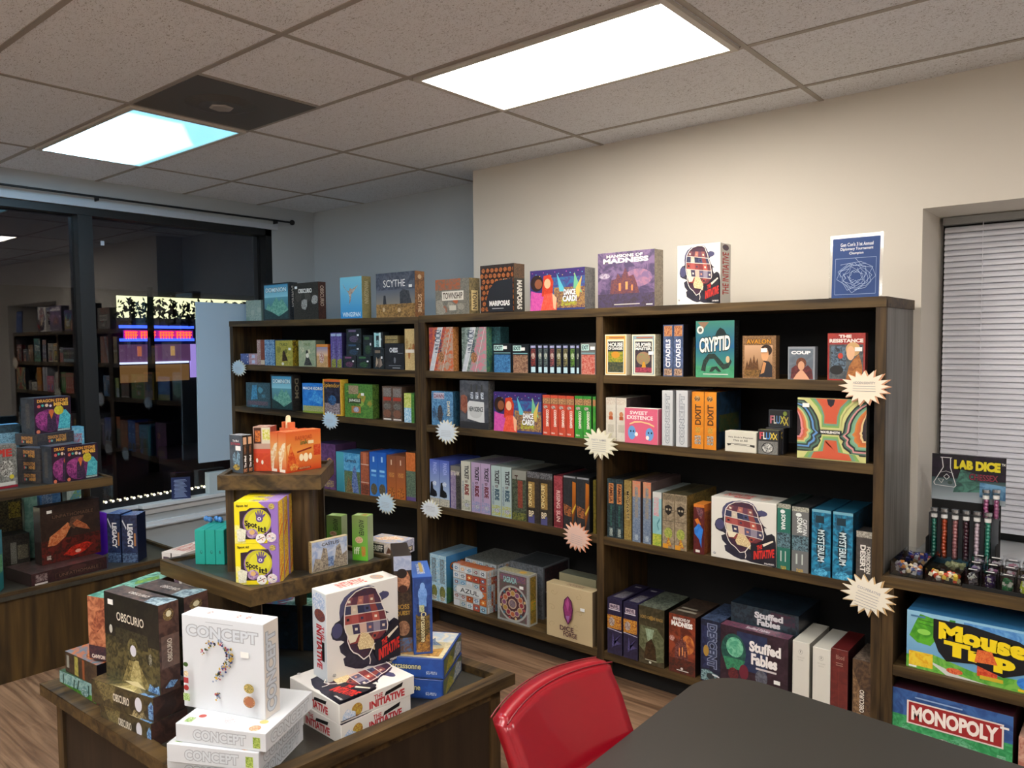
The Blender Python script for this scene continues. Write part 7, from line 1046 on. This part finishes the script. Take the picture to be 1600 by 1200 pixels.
# riser shelf
us_ = UZ-.012
da = dragonstone()
DS = {'all': '#31363f', 'top': '#4a5462'}
corner(us_, (65, 755), (82.5, 757), (130, 748.5), 698, dict(right=da, front=ds_side()), DS, 'middle of the three standing black mine cartons, its cover mostly covered by the right one', use='R')
corner(us_, (91, 755), (103.5, 753.5), (154, 745), 698, dict(right=da, front=ds_side()), DS, 'rightmost standing black mine carton with a purple cover at the riser end', use='R', st=None)
hz = .0705
ob, w_, d_, h_, a_ = corner(us_, (28.5, 754), (64, 756), (110, 748), None, dict(front=ds_flat(), right=ds_flat()), DS, 'bottom of the four lying dark mine cartons stacked on the riser', use='L', h=hz-.001, w=.175, d=.2)
for i, nm in ((1, 'second'), (2, 'third')): place(ob.data, (ob.location.x, ob.location.y, ob.location.z+hz*i), a_, nm+' of the four lying dark mine cartons stacked on the riser')
pz = us_+hz*3
corner(pz, (25, 695), (59, 697.5), (115, 690), None, dict(front=ds_flat(), right=ds_flat()), DS, 'topmost of the four lying dark mine cartons stacked on the riser', use='R', h=hz-.001, w=.2, d=.24)
pz += hz
corner(pz, (32, 679), (55, 679), (106, 673), 622.5, dict(right=da, front=ds_side()), DS, 'standing black mine carton with a purple cover on top of the mine carton stack', use='R', st=None, w=.12, d=.24)
corner(us_, (-30, 770), (-8, 766), (28, 760), 697, dict(right=[Rr(0, 0, 1, 1, '#8a8a84', '#5c5a54', 40), Tt('PIE', .1, .72, .8, .9, '#b8342c', bold=.05), Ee(.55, .45, .3, .2, '#c9c6bc', '#4a4440', 60), Ee(.75, .25, .1, .05, '#c9b83c'), Rr(.1, .06, .9, .14, '#c4c4bc'), Rr(0, 0, 1, .05, '#8a1c2c')], front=[Rr(0, 0, 1, 1, '#5c2428')]), '#77716c', 'white and red carton cut off by the left picture edge on the riser', use='R', d=None)
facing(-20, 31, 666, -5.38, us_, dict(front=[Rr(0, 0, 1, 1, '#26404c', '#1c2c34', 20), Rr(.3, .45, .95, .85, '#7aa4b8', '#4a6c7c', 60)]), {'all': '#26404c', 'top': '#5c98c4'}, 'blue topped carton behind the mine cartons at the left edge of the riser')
facing(96, 131, 669, -5.38, us_, dict(front=[Rr(0, 0, 1, 1, '#5ca4c0', '#8cc4d4', 20), Rr(.5, .4, .9, .85, '#a84c5c', '#7ab0c4', 60)]), '#4a90b0', 'light blue carton behind the mine cartons at the riser right end')
# things in the window
lc = [onx(*q, XW-.03) for q in ((303, 472), (317, 720))]
m = MB(); m.prism([(-5.925, 3.13), (-5.905, 3.13), (-5.905, 3.62), (-5.925, 3.62)], H-.955, H+.345)
fb = m.build('foam_board', plain('foam_board', '#a9c0d4', .55), org=(-5.915, 3.37, H-.955)); tag(fb, 'plain pale blue white foam board against the window beside the left bookcase', 'board')
fb.rotation_euler.x = -.012
s0, s1 = onx(269, 780, XW), onx(297, 777, XW); tpz = onx(269, 740, XW).z
sg = empty('acrylic_sign', (XW-.0, (s0.y+s1.y)/2, H-1.225)); sg.rotation_euler.z = math.radians(60); tag(sg, 'small blue notice in a clear acrylic stand on the window sill', 'sign')
sw = (s1.y-s0.y)*.95; sh = tpz-(H-1.225)
me = printed('notice_sheet', sw, .002, sh*.82, dict(front=[Rr(0, 0, 1, 1, '#1c2a54')]+[Rr(.14+.02*(i % 3), .08+.06*i, .82-.05*(i % 4), .11+.06*i, '#8a9cc0') for i in range(14)]), '#1c2a54', CARD, .0001)
obj('notice_sheet', me, None, sg); m = MB(); m.box(-sw/2-.006, .003, 0, sw/2+.006, .006, sh); m.box(-sw/2, .003, 0, sw/2, .05, .003); m.build('acrylic_holder', ACR, sg)
w0, w1 = onx(322, 776, XW-.03), onx(350, 770, XW-.03)
m = MB(); m.box(XW-.04, w0.y, H-1.224, XW+.03, w0.y+.24, onx(322, 738, XW-.03).z); o = m.build('white_box', plain('white_ribbed_card', '#b8c8d0', .6), bevel=.003, org=(XW, w0.y+.12, H-1.224)); tag(o, 'plain white box on the window sill behind the island top tier', 'box')
lst = empty('led_strip', (XW-.075, 1.5, H-1.19)); tag(lst, 'string of small warm white lights along the bottom of the dark window', 'string lights'); bpy.context.view_layer.update()
m = MB(); m.box(XW-.080, -1.5, H-1.182, XW-.078, 3.3, H-1.178); part(m, 'cable', METAL, lst)
m = MB(); y = -1.4
while y < 3.28: m.ball((XW-.074, y, H-1.172), .008, 6, 4); y += .052
q_ = part(m, 'bulbs', emit('bulb_glow', '#fff6d0', 6), lst); q_['kind'] = 'stuff'
# door-chime and tags on the glass
p = onx(160, 380, XW-.088); m = MB(); m.box(XW-.092, p.y-.012, p.z-.016, XW-.084, p.y+.012, p.z+.016); o = m.build('window_decal', plain('decal_white', '#b9bcc4', .5), org=(XW-.088, p.y, p.z)); tag(o, 'tiny white decal stuck high on the dark window pane', 'decal')
p = onx(288, 350, XW-.088); m = MB(); m.box(XW-.092, p.y-.05, p.z-.006, XW-.084, p.y+.05, p.z+.006); o = m.build('window_latch', plain('latch_white', '#c4c8cc', .5), org=(XW-.088, p.y, p.z)); tag(o, 'thin white strip near the top of the dark window pane', 'strip')

# ============================================================ the street outside at night
XO = -14.0
def oy(x, y): return onx(x, y, XO)
zt = oy(250, 463).z; yl = oy(160, 500).y; yr = oy(430, 500).y
st_ = empty('shop_front', (XO, (yl+yr)/2, 0)); tag(st_, 'lit shop front across the street with a red and blue neon band', 'building'); bpy.context.view_layer.update()
m = MB(); m.box(XO-1, -3, 0, XO-.1, 14, oy(250, 455).z); part(m, 'facade', plain('night_brick', '#1c1620', .8), st_)
zz = lambda y: oy(250, y).z
def leafglow():
    m, nt, b = mat('lit_foliage_wall'); N = nt.nodes.new; Lk = nt.links.new
    t = N('ShaderNodeTexCoord'); n = N('ShaderNodeTexNoise'); n.inputs['Scale'].default_value = 4; n.inputs['Detail'].default_value = 2; Lk(t.outputs['Object'], n.inputs['Vector'])
    r = N('ShaderNodeMix'); r.data_type = 'RGBA'; r.inputs[6].default_value = lin('#fff4b0'); r.inputs[7].default_value = lin('#e8f0b8'); Lk(n.outputs['Fac'], r.inputs[0]); Lk(r.outputs[2], b.inputs['Emission Color']); b.inputs['Emission Strength'].default_value = 1.1; return m
m = MB(); m.box(XO-.1, oy(186, 480).y, zz(497), XO-.05, oy(412, 480).y, zz(464)); part(m, 'glowing_wall_band', leafglow(), st_)  # wall band emits by itself, standing in for lamplight on the facade
m = MB(); m.box(XO-.1, oy(190, 520).y, zz(513), XO-.04, oy(305, 520).y, zz(513)+.05); m.box(XO-.1, oy(190, 520).y, zz(533), XO-.04, oy(305, 520).y, zz(533)+.05); part(m, 'blue_neon', emit('neon_blue', '#3a5cff', 1.6), st_)
m = MB(); m.box(XO-.1, oy(196, 520).y, zz(530), XO-.06, oy(304, 520).y, zz(516)); part(m, 'neon_backing', emit('neon_glow', '#7a2a9c', .5), st_)
m = MB()
for x0, x1 in ((198, 217), (222, 246), (252, 274), (278, 302)):
    y0_, y1_ = oy(x0, 524).y, oy(x1, 524).y; za, zb_ = zz(529), zz(518); n_ = 5
    for i in range(n_):
        yy = y0_+(y1_-y0_)*i/n_; w_ = (y1_-y0_)/n_*.7
        m.box(XO-.05, yy, za, XO-.02, yy+w_*.35, zb_); m.box(XO-.05, yy, (za+zb_)/2-.012, XO-.02, yy+w_, (za+zb_)/2+.012); m.box(XO-.05, yy, zb_-.025, XO-.02, yy+w_, zb_)
q_ = part(m, 'red_neon', emit('neon_red', '#ff4a28', 2.2), st_); q_['kind'] = 'stuff'
m = MB(); m.box(XO-.1, oy(190, 550).y, zz(565), XO-.06, oy(301, 550).y, zz(538)); part(m, 'upper_pane', emit('lit_room', '#6a4468', .42), st_)  # room, counter, wall and posters glow themselves in place of shop lighting
m = MB(); m.box(XO-.1, oy(190, 550).y, zz(596), XO-.06, oy(297, 550).y, zz(570)); part(m, 'wood_counter', emit('lit_wood', '#74532f', .6), st_)
m = MB(); m.box(XO-.1, oy(190, 550).y, zz(568), XO-.03, oy(296, 550).y, zz(565)); part(m, 'counter_edge', emit('lit_edge', '#d8e0ff', 1.0), st_)
m = MB(); m.box(XO-.1, oy(300, 550).y, zz(592), XO-.05, oy(312, 550).y, zz(538)); part(m, 'lilac_wall', emit('lit_lilac', '#a088d0', .8), st_)
for x, c in ((220, '#c9704c'), (272, '#c99a5c')):
    m = MB(); m.box(XO-.06, oy(x-3, 550).y, zz(556), XO-.04, oy(x+3, 550).y, zz(541)); part(m, 'poster', emit('poster_glow', c, .5), st_)
S(MB().box(XO-1, -8, -.06, XW-.3, 16, -.02).build('trim_5', plain('asphalt', '#141416', .9)))
# street tree in front of the lit band
XT = -11.5
ty = onx(234, 540, XT).y
tr = empty('street_tree', (XT, ty, 0)); tag(tr, 'dark street tree trunk and leaves silhouetted before the lit shop front', 'tree'); bpy.context.view_layer.update()
bark = plain('night_bark', '#15120f', .9); leafm = plain('night_leaf', '#0f140c', .8)
part(MB().tube((XT, ty, -.02), (XT, ty+.03, onx(234, 470, XT).z+.2), .075, 10, .04), 'trunk', bark, tr)
m = MB(); zc0, zc1 = onx(234, 506, XT).z, onx(234, 468, XT).z
ya, yb = onx(182, 480, XT).y, onx(415, 480, XT).y
for i in range(620):
    y = random.uniform(ya, yb); z = zc0+(zc1-zc0)*random.betavariate(1.1, 1.25); x = XT+random.uniform(-.4, .4); r = random.uniform(.018, .042); a = random.uniform(0, 6.28); t_ = random.uniform(0, 6.28)
    b = len(m.v); c = Vector((x, y, z)); u = Vector((math.cos(t_)*.5, math.cos(a), math.sin(a))).normalized()*r*1.6; v = Vector((.3*math.sin(t_), -math.sin(a), math.cos(a))).normalized()*r*.6
    m.v += [tuple(c+u), tuple(c+v), tuple(c-u), tuple(c-v)]; m.f.append((b, b+1, b+2, b+3))
me = bpy.data.meshes.new('foliage'); me.from_pydata(m.v, [], m.f); me.materials.append(leafm); fo = obj('foliage', me); fo.parent = tr; fo.matrix_parent_inverse = tr.matrix_basis.inverted(); fo['kind'] = 'stuff'
